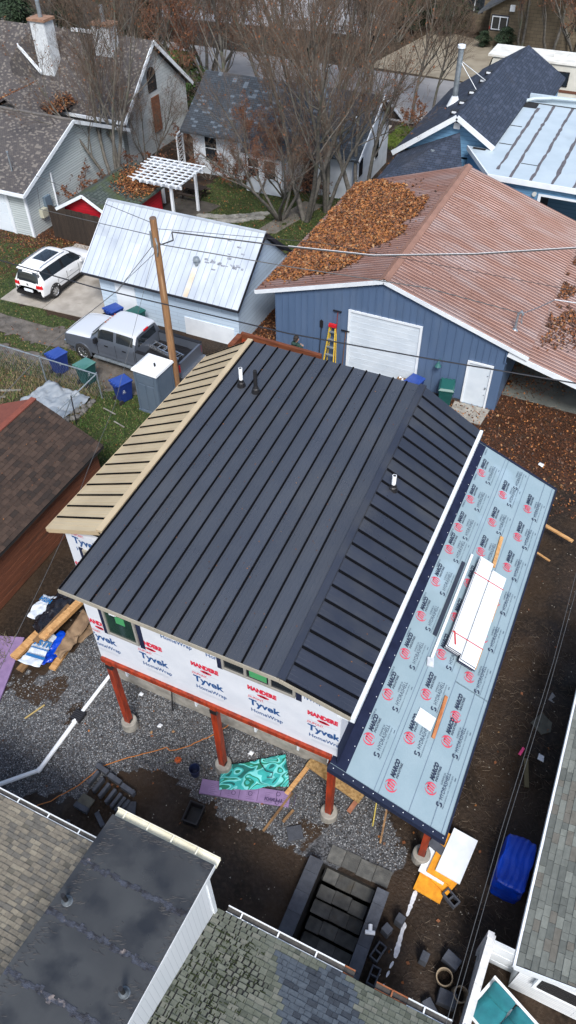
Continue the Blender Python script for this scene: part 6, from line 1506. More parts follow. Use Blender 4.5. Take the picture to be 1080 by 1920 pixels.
# arched window
aw = MB(); pts = [(-30.52, 43.9, 3.6), (-30.52, 44.9, 3.6), (-30.52, 44.9, 4.5)] + [(-30.52, 44.4 + .5 * math.cos(a), 4.5 + .5 * math.sin(a)) for a in np.linspace(.3, PI - .3, 7)] + [(-30.52, 43.9, 4.5)]
aw.slab(pts, .05, up=(1, 0, 0)); aw.build('arched_window', K['dark'], BH)
m = MB(); m.box(-30.5, -30.45, 44.0, 44.9, 1.2, 3.3); m.build('rusty_vine', mat('rust_vine', (0.22, 0.075, 0.035), (0.1, 0.05, 0.03), 9, bump=.6), BH)
for x, w in ((-34.6, 1.6), (-32.5, 1.2)):
    wd = MB().box(x - w / 2, x + w / 2, 40.93, 40.99, 1.3, 2.5).build('window', TRIM, BH)
    for s in (-1, 1): MB().box(x + s * w / 4 - w / 4 + .07, x + s * w / 4 + w / 4 - .07, 40.9, 40.93, 1.38, 2.42).build('pane', K['glass'], wd)
m = MB()
def hz6(y): return 3.0 + (y - 40.5) * (3.45 / 4.1)
WCH = mat('white_brick_chimney', 'c7cdd2', 'b2b9bf', 8, .8, bump=.4)
for (x, y, w, d_, z1, nm) in ((-36.9, 42.6, 1.1, .9, 7.4, 'a'), (-33.2, 43.9, 1.3, .8, 7.2, 'b')):
    c = MB().box(x - w / 2, x + w / 2, y - d_ / 2, y + d_ / 2, 4, z1).build('chimney', WCH, BH)
    MB().box(x - w / 2 - .1, x + w / 2 + .1, y - d_ / 2 - .1, y + d_ / 2 + .1, z1 - .02, z1 + .12).build('chimney_cap', mat('rust_cap', (0.2, 0.11, 0.07), (0.3, 0.18, 0.12), 5), c)
    MB().cyl(x, y, z1 + .1, z1 + 1.0, .13, n=12).build('flue', K['galv'], c)
# dormer-like cross gable beside the chimney
m = MB(); m.hexa([(-39.6, 41.9, 4.2), (-37.6, 41.9, 4.2), (-37.6, 44.8, 6.4), (-39.6, 44.8, 6.4)], [(-39.6, 41.9, 4.9), (-38.5, 41.9, 6.1), (-38.5, 44.8, 6.9), (-39.6, 44.8, 6.9)]); m.build('cricket', MOT, BH)
m = MB(); m.hexa([(-38.6, 41.85, 5.9), (-37.2, 41.85, 4.5), (-37.2, 41.95, 4.5), (-38.6, 41.95, 5.9)], [(-38.6, 41.85, 6.1), (-37.1, 41.85, 4.65), (-37.1, 41.95, 4.65), (-38.6, 41.95, 6.1)]); m.box(-36.2, -34.4, 44.4, 44.55, 6.42, 6.6); m.build('white_flashing', TRIM, BH)
# low cross gable
m = MB()
m.hexa([(-38.6, 37.4, 3.3), (-36.5, 37.4, 4.4), (-36.5, 42.0, 4.4), (-38.6, 42.0, 3.3)], [(-38.6, 37.4, 3.42), (-36.5, 37.4, 4.52), (-36.5, 42.0, 4.52), (-38.6, 42.0, 3.42)])
m.hexa([(-36.5, 37.4, 4.4), (-34.4, 37.4, 3.3), (-34.4, 42.0, 3.3), (-36.5, 42.0, 4.4)], [(-36.5, 37.4, 4.52), (-34.4, 37.4, 3.42), (-34.4, 42.0, 3.42), (-36.5, 42.0, 4.52)]); m.build('porch_roof', MOT, BH)
n = 1800; px = np.concatenate([rng.normal(-38.4, .35, n // 2), rng.normal(-34.5, .3, n // 2)]); py = rng.uniform(38.5, 42.3, n); pzv = np.where(px < -36.5, 3.5 + (px + 38.6) * .5, 3.5 + (-34.4 - px) * .5); pzv = np.maximum(pzv, 3.45) + .08
tag(leaf_cards('leaf_pile', px, py, pzv, .15, .4), 'rusty leaves gathered in the roof valleys of the large top left house', 'leaves', kind='stuff')

# ============================================================ WHITE HOUSE BEHIND TREES
CH = thing('white_house', 'low white house with dark shingle roof behind the bare trees', 'house', (-21, 44, 0))
WHS = mat('white_stucco', 'ccd4dc', 'bcc5ce', 2, .7, c3='9aa2a8', s3=1.1, t3=(.6, .75))
DSH = brickmat('dark_slate_shingle', '3b434c', '2e353d', '1c2126', w=.28, h=.15, msize=.012, light='55606b', lt=.9, bump=.8, c3='49413a', s3=.35, t3=(.55, .75))
m = MB(); m.box(-26.5, -15.8, 42.2, 48.4, 0, 2.7); m.build('wall', WHS, CH)
m = MB(); m.slab([(-15.8, 42.2, 2.65), (-15.8, 48.4, 2.65), (-15.8, 45.3, 4.8)], .1, up=(1, 0, 0)); m.build('gable', WHS, CH)
gable_roof('roof', -27.0, -15.2, 41.6, 45.3, 49.0, 2.65, 5.0, DSH, CH)
m = MB(); m.beam((-15.18, 41.6, 2.58), (-15.18, 45.3, 4.92), .05, .16); m.beam((-15.18, 49.0, 2.58), (-15.18, 45.3, 4.92), .05, .16); m.build('rake_board', TRIM, CH)
m = MB(); m.box(-22.2, -19.8, 41.0, 42.2, 0, 2.3); m.build('bay', WHS, CH)
m = MB(); m.hexa([(-22.4, 40.8, 2.3), (-19.6, 40.8, 2.3), (-19.6, 42.2, 2.75), (-22.4, 42.2, 2.75)], [(-22.4, 40.8, 2.4), (-19.6, 40.8, 2.4), (-19.6, 42.2, 2.9), (-22.4, 42.2, 2.9)]); m.build('bay_roof', DSH, CH)
def win(parent, x0, x1, z0, z1, y, split=True, m_=K['glass'], axis='y', horiz=True, frame=TRIM):
    if axis == 'y':
        w_ = MB().box(x0 - .08, x1 + .08, y - .05, y - .002, z0 - .08, z1 + .08).build('window', frame, parent)
        zs = [z0, (z0 + z1) / 2 - .03, (z0 + z1) / 2 + .03, z1] if horiz else [z0, z1]
        xs_ = [x0, x1] if horiz else [x0, (x0 + x1) / 2 - .03, (x0 + x1) / 2 + .03, x1]
        for i in range(0, len(zs), 2):
            for j in range(0, len(xs_), 2): MB().box(xs_[j], xs_[j + 1], y - .07, y - .051, zs[i], zs[i + 1]).build('pane', m_, w_)
    else:
        w_ = MB().box(y + .002, y + .05, x0 - .08, x1 + .08, z0 - .08, z1 + .08).build('window', frame, parent)
        MB().box(y + .051, y + .07, x0, x1, z0, z1).build('pane', m_, w_)
    return w_
win(CH, -25.6, -24.8, .9, 2.4, 42.2); win(CH, -22.0, -21.3, 1.0, 2.0, 41.0); win(CH, -20.9, -20.2, 1.0, 2.0, 41.0)
win(CH, 43.2, 43.8, 1.0, 2.0, -15.8, axis='x'); win(CH, 46, 46.5, 1.1, 2.1, -15.8, axis='x')
MB().box(-18.95, -18.0, 42.13, 42.19, 0, 2.1).build('door', K['dark'], CH)
m = MB(); m.cyl(-19.2, 46.4, 4.0, 5.5, .12, n=10); m.cyl(-19.2, 46.4, 5.5, 5.65, .18, n=10); m.build('flue', K['galv'], CH)
m = MB(); m.cyl(-16.3, 43.8, 4.0, 4.15, .09, n=8); m.build('roof_vent', TRIM, CH)

# ============================================================ BLUE HOUSE AT TOP RIGHT
BU = thing('blue_house', 'light blue house with navy shingle gable and white membrane roof at top right', 'house', (-8, 48, 0))
LB = brickmat('light_blue_siding', (0.12, 0.27, 0.44), (0.135, 0.29, 0.47), (0.07, 0.16, 0.28), w=6, h=.2, msize=.01, bump=.6, rough=.6)
NSH = brickmat('navy_shingle', (0.020, 0.032, 0.058), (0.032, 0.045, 0.075), (0.008, 0.012, 0.022), w=.3, h=.16, msize=.014, light=(0.04, 0.054, 0.088), lt=.85, bump=.9, c3=(0.04, 0.042, 0.05), s3=.4, t3=(.6, .8))
RGX, RGZ = -10.1, 5.5
def two_slope(name, xl, xr, xm, y0, y1, zl, zm, zr, m_, parent, t=.16, xm1=None):
    m = MB()
    m.hexa([(xl, y0, zl - t), (xm, y0, zm - t), (xm, y1, zm - t), (xl, y1, zl - t)], [(xl, y0, zl), (xm, y0, zm), (xm, y1, zm), (xl, y1, zl)])
    m.hexa([(xm, y0, zm - t), (xr, y0, zr - t), (xr, y1, zr - t), (xm, y1, zm - t)], [(xm, y0, zm), (xr, y0, zr), (xr, y1, zr), (xm, y1, zm)])
    return m.build(name, m_, parent)
PLN = lambda x: 5.52 - .58 * (x + 10.1)
m = MB()
def plq(pts, t=.16): m.hexa([(x, y, z - t) for x, y, z in pts], pts)
plq([(-13.5, 42.3, 3.2), (-10.1, 42.3, 5.52), (-10.1, 53.6, 5.52), (-13.5, 53.6, 3.2)]); m.build('roof', NSH, BU)
m = MB(); plq([(-10.1, 42.3, 5.52), (-7.95, 42.3, PLN(-7.95)), (-7.95, 53.6, PLN(-7.95)), (-10.1, 53.6, 5.52)]); plq([(-7.95, 50.85, PLN(-7.95)), (-6.88, 51.2, PLN(-6.88)), (-6.88, 57.2, PLN(-6.88)), (-7.95, 57.2, PLN(-7.95))]); plq([(-9.64, 53.6, PLN(-9.64)), (-7.95, 53.6, PLN(-7.95)), (-7.95, 57.2, PLN(-7.95)), (-9.64, 57.2, PLN(-9.64))]); plq([(-12.4, 53.6, 3.55), (-9.64, 53.6, PLN(-9.64)), (-9.64, 57.2, PLN(-9.64)), (-12.4, 57.2, 3.55)]); m.build('roof', NSH, BU)
m = MB(); m.box(-13.0, -8.2, 42.8, 53, 0, 3.3); m.box(-8.2, -7.1, 51.5, 56.8, 0, 3.4); m.slab([(-13.0, 42.8, 3.2), (-8.0, 42.8, 3.2), (-8.0, 42.8, 4.1), (-10.1, 42.8, 5.3), (-13.0, 42.8, 3.4)], .1, up=(0, -1, 0)); m.build('wall', LB, BU)
m = MB(); m.beam((-13.5, 42.27, 3.12), (-10.1, 42.27, 5.44), .05, .26); m.build('white_rake', TRIM, BU)
m = MB(); m.beam((-10.1, 42.27, 5.44), (-7.9, 42.27, PLN(-7.9) - .08), .05, .26); m.build('white_rake', TRIM, BU)
m = MB(); m.box(-10.3, -9.95, 42.62, 42.68, 4.75, 5.05); m.build('gable_vent', TRIM, BU)
m = MB(); m.add([(-13.2, 38.6, 2.95), (-8.3, 38.6, 2.95), (-9.9, 42.6, 4.62), (-13.2, 42.6, 3.1)], [(0, 1, 2), (0, 2, 3)]); m.build('low_roof', NSH, BU)
m = MB(); m.box(-12.9, -8.6, 39.0, 42.5, 0, 2.85); m.build('low_wall', LB, BU)
m = MB(); m.cyl(-10.9, 41.2, 3.8, 4.05, .12, n=8); m.build('roof_vent', K['galv'], BU)
MEMW = mat('white_membrane', (0.37, 0.45, 0.51), (0.42, 0.50, 0.56), .8, .45, rvar=.1, c3=(0.30, 0.36, 0.41), s3=.6, t3=(.62, .8))
FZ = 4.08
m = MB(); m.slab([(-7.35, 39.2, FZ), (3.5, 39.2, FZ), (3.5, 50.9, FZ), (-8.05, 50.9, FZ), (-8.05, 42.42, FZ), (-9.33, 42.42, FZ)], .16); mr_ = m.build('flat_roof', MEMW, BU)
TS = mat('tar_seam', (0.12, 0.11, 0.12), (0.08, 0.075, 0.085), 5, .7)
for i, x in enumerate((-7.1, -6.3, -5.25, -4.2, -3.15, -2.1, -1.0, .1)):
    s_ = MB(); n_ = 30; ytop = 50.3 if i else 49.6; y0 = 39.3 if i else 40.0; prev = None
    for k in range(n_ + 1):
        y = y0 + (ytop - y0) * k / n_; w = .075 + .07 * mnoise.noise(Vector((x * 3, y * 2.5, 0))); xc = x + .05 * mnoise.noise(Vector((x, y, 5)))
        cur = ((xc - w, y, FZ + .006), (xc + w, y, FZ + .006))
        if prev: s_.quad(prev[0], prev[1], cur[1], cur[0])
        prev = cur
    s_.build('tar_seam', TS, mr_)
for q in ((-8.0, -7.2, 49.4, 50.4), (-7.2, 3.4, 50.25, 50.4), (-6.2, -5.3, 41.2, 41.26), (-7.9, -7.2, 43.4, 43.48), (-8.0, -7.3, 46.2, 46.28), (-9.0, -8.3, 42.1, 42.35)): MB().box(q[0], q[1], q[2], q[3], FZ + .008, FZ + .014).build('tar_patch', K['dark'], mr_)
m = MB(); m.box(-7.9, 3.5, 50.7, 50.9, FZ + .001, FZ + .35); m.build('parapet', MEMW, BU)
m = MB(); m.tube([(-8.0, 50.2, FZ + .1), (-7.6, 50.4, FZ + .2), (-6.6, 50.6, FZ + .3), (-5, 50.65, FZ + .35)], .1, 8); m.build('rolled_edge', MEMW, BU)
m = MB(); m.box(-7.4, 3.5, 39.12, 39.19, FZ - .22, FZ + .04); m.build('white_fascia', TRIM, BU)
m = MB(); m.beam((-9.33, 42.36, FZ - .08), (-7.38, 39.17, FZ - .08), .06, .24); m.build('white_fascia', TRIM, BU)
m = MB(); m.slab([(-9.25, 42.4, 0), (-7.3, 39.35, 0), (-7.3, 39.35, FZ - .2), (-9.25, 42.4, FZ - .2)], .05, up=(-.84, -.54, 0)); m.build('front_wall', LB, BU)
m = MB(); m.box(-7.3, -4.7, 39.4, 39.5, 0, 3.88); m.box(-4.7, 3.5, 39.4, 39.5, 3.45, 3.88); m.box(-4.7, 3.5, 44, 44.1, 0, 3.88); m.build('front_wall', LB, BU)
m = MB(); m.box(-4.75, -4.6, 39.33, 39.4, 0, 3.5); m.box(-4.6, 3.5, 39.33, 39.4, 3.4, 3.5); m.build('garage_frame', TRIM, BU)
m = MB(); m.box(-4.6, 3.4, 39.6, 43.9, 0.03, .04); m.build('garage_floor', K['dark'], BU)
m = MB(); m.tube([(-4.95, 39.4, 3.45), (-4.95, 39.3, 3.45)], .11, 12); m.build('wall_light', mat('light_cover', (0.5, 0.52, 0.5)), BU)
# chimney pipe with stays, roof vents
def blz(x): return 5.52 - (-10.1 - x) * (2.32 / 3.4) if x < -10.1 else 5.52
cx_, cy_ = -11.6, 47.3
c = MB(); c.cyl(cx_, cy_, blz(cx_) - .1, 7.3, .15, n=14); c = c.build('chimney_pipe', K['galv'], BU)
MB().cyl(cx_, cy_, blz(cx_) - .2, blz(cx_) + .35, .42, .17, 14).build('collar', TRIM, c); MB().cyl(cx_, cy_, 7.3, 7.45, .22, n=14).build('rain_cap', TRIM, c)
m = MB(); m.tube([(cx_, cy_, 6.7), (-10.3, 48.8, 5.4)], .02, 5); m.tube([(cx_, cy_, 6.7), (-10.4, 47.2, 5.35)], .02, 5); m.build('stay_rod', TRIM, c)
for (x, y) in ((-10.5, 43.6), (-10.55, 45.3), (-10.45, 46.9), (-10.4, 49.0), (-10.5, 50.8)):
    z = blz(x); m = MB(); m.hexa([(x - .3, y - .18, z - .1), (x + .12, y - .18, z - .02), (x + .12, y + .18, z - .02), (x - .3, y + .18, z - .1)], [(x - .26, y - .15, z + .1), (x + .1, y - .15, z + .12), (x + .1, y + .15, z + .12), (x - .26, y + .15, z + .1)], 0); m.box(x - .2, x + .05, y - .2, y - .18, z - .02, z + .08, 1); m.build('roof_vent', [K['black'], TRIM], BU)

# ============================================================ FAR TAN HOUSE
FH = thing('tan_house', 'tan shingled house across the street at the top right', 'house', (-18, 85, 0))
TN = brickmat('tan_wall', '6b6150', '5d5445', '443d32', w=.6, h=.25, msize=.012, bump=.4)
GR = mat('far_grey_roof', '54585c', '43474b', 3)
m = MB(); m.box(-16.5, -6, 76, 86, 0, 2.9); m.slab([(-16.5, 76, 2.9), (-6, 76, 2.9), (-12.2, 76, 5.2)], .2, up=(0, -1, 0)); m.build('wall', TN, FH)
m = MB(); m.box(-27, -16.6, 79.7, 90, 0, 4.6); m.build('side_wing', TN, FH)
m = MB(); m.hexa([(-17.5, 75.5, 2.35), (-12.2, 75.5, 5.35), (-12.2, 87, 5.35), (-17.5, 87, 2.35)], [(-17.5, 75.5, 2.55), (-12.2, 75.5, 5.55), (-12.2, 87, 5.55), (-17.5, 87, 2.55)]); m.hexa([(-12.2, 75.5, 5.35), (-5, 75.5, 1.9), (-5, 87, 1.9), (-12.2, 87, 5.35)], [(-12.2, 75.5, 5.55), (-5, 75.5, 2.1), (-5, 87, 2.1), (-12.2, 87, 5.55)]); m.build('roof', GR, FH)
FRB = mat('dark_window_frame', (0.015, 0.02, 0.035))
w_ = win(FH, -16.3, -14.95, 1.28, 2.3, 76, horiz=False, frame=FRB)
m = MB(); m.box(-16.3, -14.95, 75.9, 75.93, 2.22, 2.3); m.box(-16.3, -14.95, 75.9, 75.93, 1.28, 1.35); m.box(-16.3, -16.23, 75.9, 75.93, 1.35, 2.22); m.box(-15.02, -14.95, 75.9, 75.93, 1.35, 2.22); m.box(-15.66, -15.58, 75.9, 75.93, 1.35, 2.22); m.build('sash', TRIM, w_)
w_ = win(FH, -19.6, -18.1, 1.6, 2.9, 79.7, horiz=False, frame=FRB)
m = MB(); m.box(-18.9, -18.82, 79.6, 79.63, 1.6, 2.9); m.build('sash', TRIM, w_)
m = MB(); m.box(-14.9, -14.5, 75.75, 75.99, 2.75, 3.2); m.build('wall_lamp', TRIM, FH)
m = MB(); m.box(-16.48, -16.35, 75.93, 75.99, 1.3, 1.5); m.build('house_sign', mat('sign_red', (0.2, 0.03, 0.02)), FH)

# ============================================================ RED SHED, DARK FENCE, PERGOLA, ARBOUR, TABLE
RSH = thing('red_shed', 'bright red shed with white trim and mossy leaf strewn shingle roof', 'shed', (-27, 33.2, 0))
RED = brickmat('red_siding', (0.42, 0.008, 0.02), (0.38, 0.007, 0.018), (0.2, 0.003, 0.008), w=6, h=.15, msize=.01, bump=.5, rough=.55)
sx0, sx1, sxm, sy0, sy1 = -28.5, -25.1, -26.8, 31.5, 36.0
m = MB(); m.box(sx0, sx1, sy0, sy1, 0, 1.85); m.slab([(sx0, sy0 + .001, 1.8), (sx1, sy0 + .001, 1.8), (sxm, sy0 + .001, 2.7)], .1, up=(0, -1, 0)); m.build('wall', RED, RSH)
m = MB(); m.slab([(sx1 + .0, sy1 - 1.0, 1.5), (sx1 + .03, sy1, 1.5), (sx1 + .03, sy1, 2.2)], .02, up=(1, 0, 0)); m.build('side_gable', RED, RSH)
MS = brickmat('mossy_shingle', '4a5450', '3b4541', '20282a', w=.3, h=.16, msize=.014, c3='3f4a2e', s3=.9, t3=(.5, .65), bump=.9)
two_slope('roof', sx0 - .25, sx1 + .25, sxm, sy0 - .3, sy1 + .3, 1.75, 2.8, 1.75, MS, RSH, t=.1)
m = MB(); m.beam((sx0 - .25, sy0 - .33, 1.72), (sxm, sy0 - .33, 2.76), .04, .16); m.beam((sxm, sy0 - .33, 2.76), (sx1 + .25, sy0 - .33, 1.72), .04, .16); m.box(sx0 - .02, sx0 + .1, sy0 - .03, sy0, 0, 1.8); m.box(sx1 - .1, sx1 + .02, sy0 - .03, sy0, 0, 1.8); m.build('white_trim', TRIM, RSH)
n = 3500; px = rng.normal(-25.7, .5, n); py = rng.normal(35.0, .75, n); k = (px < -24.9) & (px > -26.8) & (py < 36.2) & (py > 33); px, py = px[k], py[k]
tag(leaf_cards('leaf_pile', px, py, 2.8 - (px - sxm) * (1.05 / 1.95) + .03 + rng.uniform(0, .05, len(px)), .11, .4, probs=(.3, .25, .2, .15, .1)), 'brown leaves piled on the mossy red shed roof', 'leaves', kind='stuff')
DF = thing('wooden_fence', 'tall dark brown board fence between the beige garage and the white garage', 'fence', (-27, 30.7, 0))
DW = mat('dark_fence_board', (0.022, 0.015, 0.011), (0.035, 0.024, 0.017), 5, .85, var=.25, stretch=(5, 5, .6), bump=.4)
nb_ = 28
for i in range(nb_):
    x = -29.3 + i * .17; y = 31.2 - i * .006; m = MB(); m.box(x, x + .16, y - .012, y + .012, .02, 1.85 + random.uniform(-.02, .02)); m.build('fence_board', DW, DF)
for z in (.4, 1.5): MB().box(-29.3, -24.6, 31.2, 31.26, z, z + .08).build('fence_rail', DW, DF)
PG = thing('pergola', 'white lattice topped pergola standing on the dark patio', 'pergola', (-24.8, 36.2, 0))
for x, y in ((-26.0, 35.2), (-23.7, 35.0), (-23.5, 37.3), (-25.9, 37.4)): MB().box(x - .07, x + .07, y - .07, y + .07, 0, 2.3).build('post', TRIM, PG)
for y in (35.0, 37.4): MB().box(-26.5, -23.0, y - .05, y + .05, 2.25, 2.4).build('beam', TRIM, PG)
for i in range(8): x = -26.35 + i * .46; MB().box(x - .03, x + .03, 34.6, 37.8, 2.40, 2.52).build('rafter', TRIM, PG)
for i in range(9): y = 34.75 + i * .36; MB().box(-26.6, -22.95, y - .03, y + .03, 2.52, 2.57).build('slat', TRIM, PG)
AR = thing('garden_arch', 'white lattice garden arch with curved top beside the white house', 'garden arch', (-27, 42.6, 0))
for x in (-27.75, -26.4):
    for y in (42.3, 43.0): MB().box(x - .04, x + .04, y - .04, y + .04, 0, 1.75).build('post', TRIM, AR)
    lt_ = MB()
    for k in range(7): lt_.beam((x, 42.3, .1 + k * .24), (x, 43.0, .35 + k * .24), .02, .03); lt_.beam((x, 43.0, .1 + k * .24), (x, 42.3, .35 + k * .24), .02, .03)
    lt_.build('lattice', TRIM, AR)
for y in (42.3, 43.0): MB().tube([(-27.08 + .68 * math.cos(a), y, 1.75 + .62 * math.sin(a)) for a in np.linspace(0, PI, 13)], .065, 6).build('arch_rib', TRIM, AR)
for a in np.linspace(.15, PI - .15, 8): MB().box(-27.08 + .68 * math.cos(a) - .03, -27.08 + .68 * math.cos(a) + .03, 42.25, 43.05, 1.75 + .64 * math.sin(a), 1.79 + .64 * math.sin(a)).build('arch_slat', TRIM, AR)
TBL = thing('garden_table', 'dark wooden picnic table in the shade beside the pergola', 'table', (-24.6, 38.7, 0))
for k in range(4): MB().box(-25.4, -23.8, 38.4 + k * .16, 38.54 + k * .16, .7, .74).build('board', DW, TBL)
for s in (38.0, 39.25): MB().box(-25.4, -23.8, s, s + .22, .42, .46).build('bench', DW, TBL)
for x in (-25.2, -24.0): MB().beam((x, 38.15, .4), (x, 39.35, .4), .06, .06).build('cross_bar', DW, TBL); MB().beam((x, 38.3, 0), (x, 38.6, .7), .06, .06).build('leg', DW, TBL); MB().beam((x, 39.2, 0), (x, 38.9, .7), .06, .06).build('leg', DW, TBL)

# ============================================================ BROWN SHED AT LEFT
BS = thing('brown_shed', 'long shed with dark brown shingle roof and red brown wood wall at left edge', 'shed', (-17, 11, 0))
BSH = [mat('shingle_brown1', (0.042, 0.026, 0.019), (0.03, 0.019, 0.014), 7, .9, bump=.3), mat('shingle_brown2', (0.058, 0.036, 0.026), (0.042, 0.027, 0.02), 7, .9, bump=.3), mat('shingle_brown3', (0.022, 0.015, 0.012), rough=.9)]
REDW = mat('red_brown_boards', (0.18, 0.062, 0.03), (0.11, 0.038, 0.02), 4, .7, stretch=(.5, .5, 6), bump=.4, c3=(0.05, 0.03, 0.02), s3=.8, t3=(.55, .75))
for k in range(17): MB().box(-14.97, -14.94 + .006 * (k % 2), 5.0, 15.35, .02 + k * .135, .02 + k * .135 + .13).build('wall_board', REDW, BS)
m = MB(); m.box(-20.0, -14.98, 5.0, 15.34, 0, 2.2); m.slab([(-14.98, 15.345, 2.2), (-20, 15.345, 2.2), (-17.35, 15.345, 3.4)], .1, up=(0, 1, 0)); m.build('wall', REDW, BS)
SK = (3.52 - 2.3) / (17.35 - 14.68)
m = MB(); m.hexa([(-14.68, 4.8, 2.16), (-14.68, 15.5, 2.16), (-17.35, 15.5, 3.38), (-17.35, 4.8, 3.38)], [(-14.68, 4.8, 2.29), (-14.68, 15.5, 2.29), (-17.35, 15.5, 3.51), (-17.35, 4.8, 3.51)]); r_ = m.build('roof', MATS['roof_felt'], BS)
vb = V(-1, 0, SK); vb /= np.linalg.norm(vb)
shingle_field(r_, (-14.66, 8.0, 2.3), (0, 1, 0), vb, 7.5, 2.93, BSH, (.45, .3, .25), nobj=290, wset=(.18, .3, .3), expo=.16)
m = MB(); m.hexa([(-17.35, 4.8, 3.38), (-17.35, 15.5, 3.38), (-20.3, 15.5, 2.0), (-20.3, 4.8, 2.0)], [(-17.35, 4.8, 3.52), (-17.35, 15.5, 3.52), (-20.3, 15.5, 2.15), (-20.3, 4.8, 2.15)]); m.build('red_slope', mat('red_shingle', (0.20, 0.055, 0.035), (0.16, 0.042, 0.028), 6, .9, bump=.4), BS)
m = MB(); m.beam((-17.35, 4.8, 3.53), (-17.35, 15.5, 3.53), .22, .05); m.build('ridge_cap', MATS['red_shingle'], BS)
tag(leaf_cards('roof_litter', rng.uniform(-17.2, -15, 60), rng.uniform(10, 15, 60), np.full(60, 0.0) + 3.2, .04, .2), 'a few pale leaf specks on the brown shed roof', 'leaves', kind='stuff')
o = bpy.data.objects['roof_litter.002'] if 'roof_litter.002' in bpy.data.objects else None
if o:
    for v in o.data.vertices: v.co.z = 2.34 + (-14.68 - v.co.x) * SK + (v.co.z - 3.2)

# ============================================================ CARS
def cr(P, n):
    """Catmull-Rom resample of an (k,d) array, n steps per span"""
    P = np.asarray(P, float); out = []
    for i in range(len(P) - 1):
        p0 = P[max(i - 1, 0)]; p1 = P[i]; p2 = P[i + 1]; p3 = P[min(i + 2, len(P) - 1)]
        for k in range(n):
            t = k / n; out.append(.5 * ((2 * p1) + (-p0 + p2) * t + (2 * p0 - 5 * p1 + 4 * p2 - p3) * t * t + (-p0 + 3 * p1 - 3 * p2 + p3) * t ** 3))
    out.append(P[-1]); return np.array(out)

def car_shell(stations, n=5, m=4):
    """stations: (x, [(y,z)...]) half sections from sill to roof centre. Returns grid of points (i,j,3)"""
    arr = np.array([[(x, y, z) for y, z in sec] for x, sec in stations])
    g = np.array([cr(arr[:, j, :], n) for j in range(arr.shape[1])]).transpose(1, 0, 2)
    g = np.array([cr(g[i], m) for i in range(g.shape[0])])
    return g

def shell_parts(g, n, m, rules, arches, parent, mats, default='body'):
    """rules(i_param, j_param, point, side) -> part name ; arches [(x,z,r)]"""
    groups = {}
    for side in (1, -1):
        for i in range(g.shape[0] - 1):
            for j in range(g.shape[1] - 1):
                q = [g[i, j], g[i + 1, j], g[i + 1, j + 1], g[i, j + 1]]
                c = sum(q) / 4
                if any((c[0] - ax) ** 2 + (c[2] - az) ** 2 < r * r and abs(c[1]) > .5 for ax, az, r in arches): continue
                nm = rules((i + .5) / n, (j + .5) / m, c, side) or default
                pts = [(p[0], p[1] * side, p[2]) for p in q]
                if side < 0: pts = pts[::-1]
                groups.setdefault(nm, MB()).add(pts, [(0, 1, 2, 3)])
    out = {}
    for nm, mb in groups.items():
        base = nm.split(':')[0]
        o = mb.build(base, mats.get(base, mats[default]), parent, local=True, uv=False, smooth=True)
        import bmesh
        b = bmesh.new(); b.from_mesh(o.data); bmesh.ops.remove_doubles(b, verts=b.verts, dist=.0005); b.to_mesh(o.data); b.free()
        out[nm] = o
    return out

def wheel(parent, x, y, r, w, rimm, spokes=5):
    t = MB(); s = 1 if y > 0 else -1; n = 28; prof = [(r * .62, -w / 2), (r * .93, -w / 2), (r, -w / 2 + .03), (r, w / 2 - .03), (r * .93, w / 2), (r * .64, w / 2)]
    vs = []; fs = []
    for i in range(n):
        a = 2 * PI * i / n
        for rr, yy in prof: vs.append((x + rr * math.cos(a), y + yy, r + rr * math.sin(a)))
    k = len(prof)
    for i in range(n):
        for j in range(k - 1):
            a = i * k + j; b_ = ((i + 1) % n) * k + j; fs.append((a, b_, b_ + 1, a + 1))
    t.add(vs, fs); wh = t.build('wheel', K['rubber'], parent, local=True, uv=False, smooth=True)
    m = MB(); yo = y + s * w * .32
    m.tube([(x, yo - .01 * s, r), (x, yo + .05 * s, r)], .055, 12)
    for q in range(spokes):
        a = 2 * PI * q / spokes + .3; a2 = a + .16
        for aa in (a - .13, a + .13): m.beam((x + .04 * math.cos(a), yo + .03 * s, r + .04 * math.sin(a)), (x + r * .62 * math.cos(aa), yo + .02 * s, r + r * .62 * math.sin(aa)), .03, .03, up=(0, 1, 0))
    for i in range(24):
        a = 2 * PI * i / 24; b_ = 2 * PI * (i + 1) / 24
        P_ = lambda an, rr, yy: (x + rr * math.cos(an), yy, r + rr * math.sin(an))
        m.quad(P_(a, r * .66, yo + .03 * s), P_(b_, r * .66, yo + .03 * s), P_(b_, r * .58, yo), P_(a, r * .58, yo))
    m.build('rim', rimm, wh, local=True, uv=False)
    m = MB(); m.tube([(x, y - w * .3, r), (x, y + w * .12 * s, r)], r * .62, 20); m.build('brake_disc', K['black'], wh, local=True, uv=False)
    return wh

def arch_trim(parent, ax, az, r, y, m_, w=.05, name='arch_trim', y2=None):
    for s in (1, -1):
        m = MB(); n = 16; a0, a1 = -.25, PI + .25
        for i in range(n):
            p = a0 + (a1 - a0) * i / n; q = a0 + (a1 - a0) * (i + 1) / n
            P_ = lambda an, rr, yy: (ax + rr * math.cos(an), s * yy, az + rr * math.sin(an))
            m.quad(P_(p, r - .02, y), P_(q, r - .02, y), P_(q, r + w, y + .006), P_(p, r + w, y + .006)); m.quad(P_(p, r - .02, y), P_(q, r - .02, y), P_(q, r - .02, y - .25), P_(p, r - .02, y - .25))
            m.quad(P_(p, r + w, y + .006), P_(q, r + w, y + .006), P_(q, r + w + .02, y - .03), P_(p, r + w + .02, y - .03))
        m.build(name, m_, parent, local=True, uv=False)

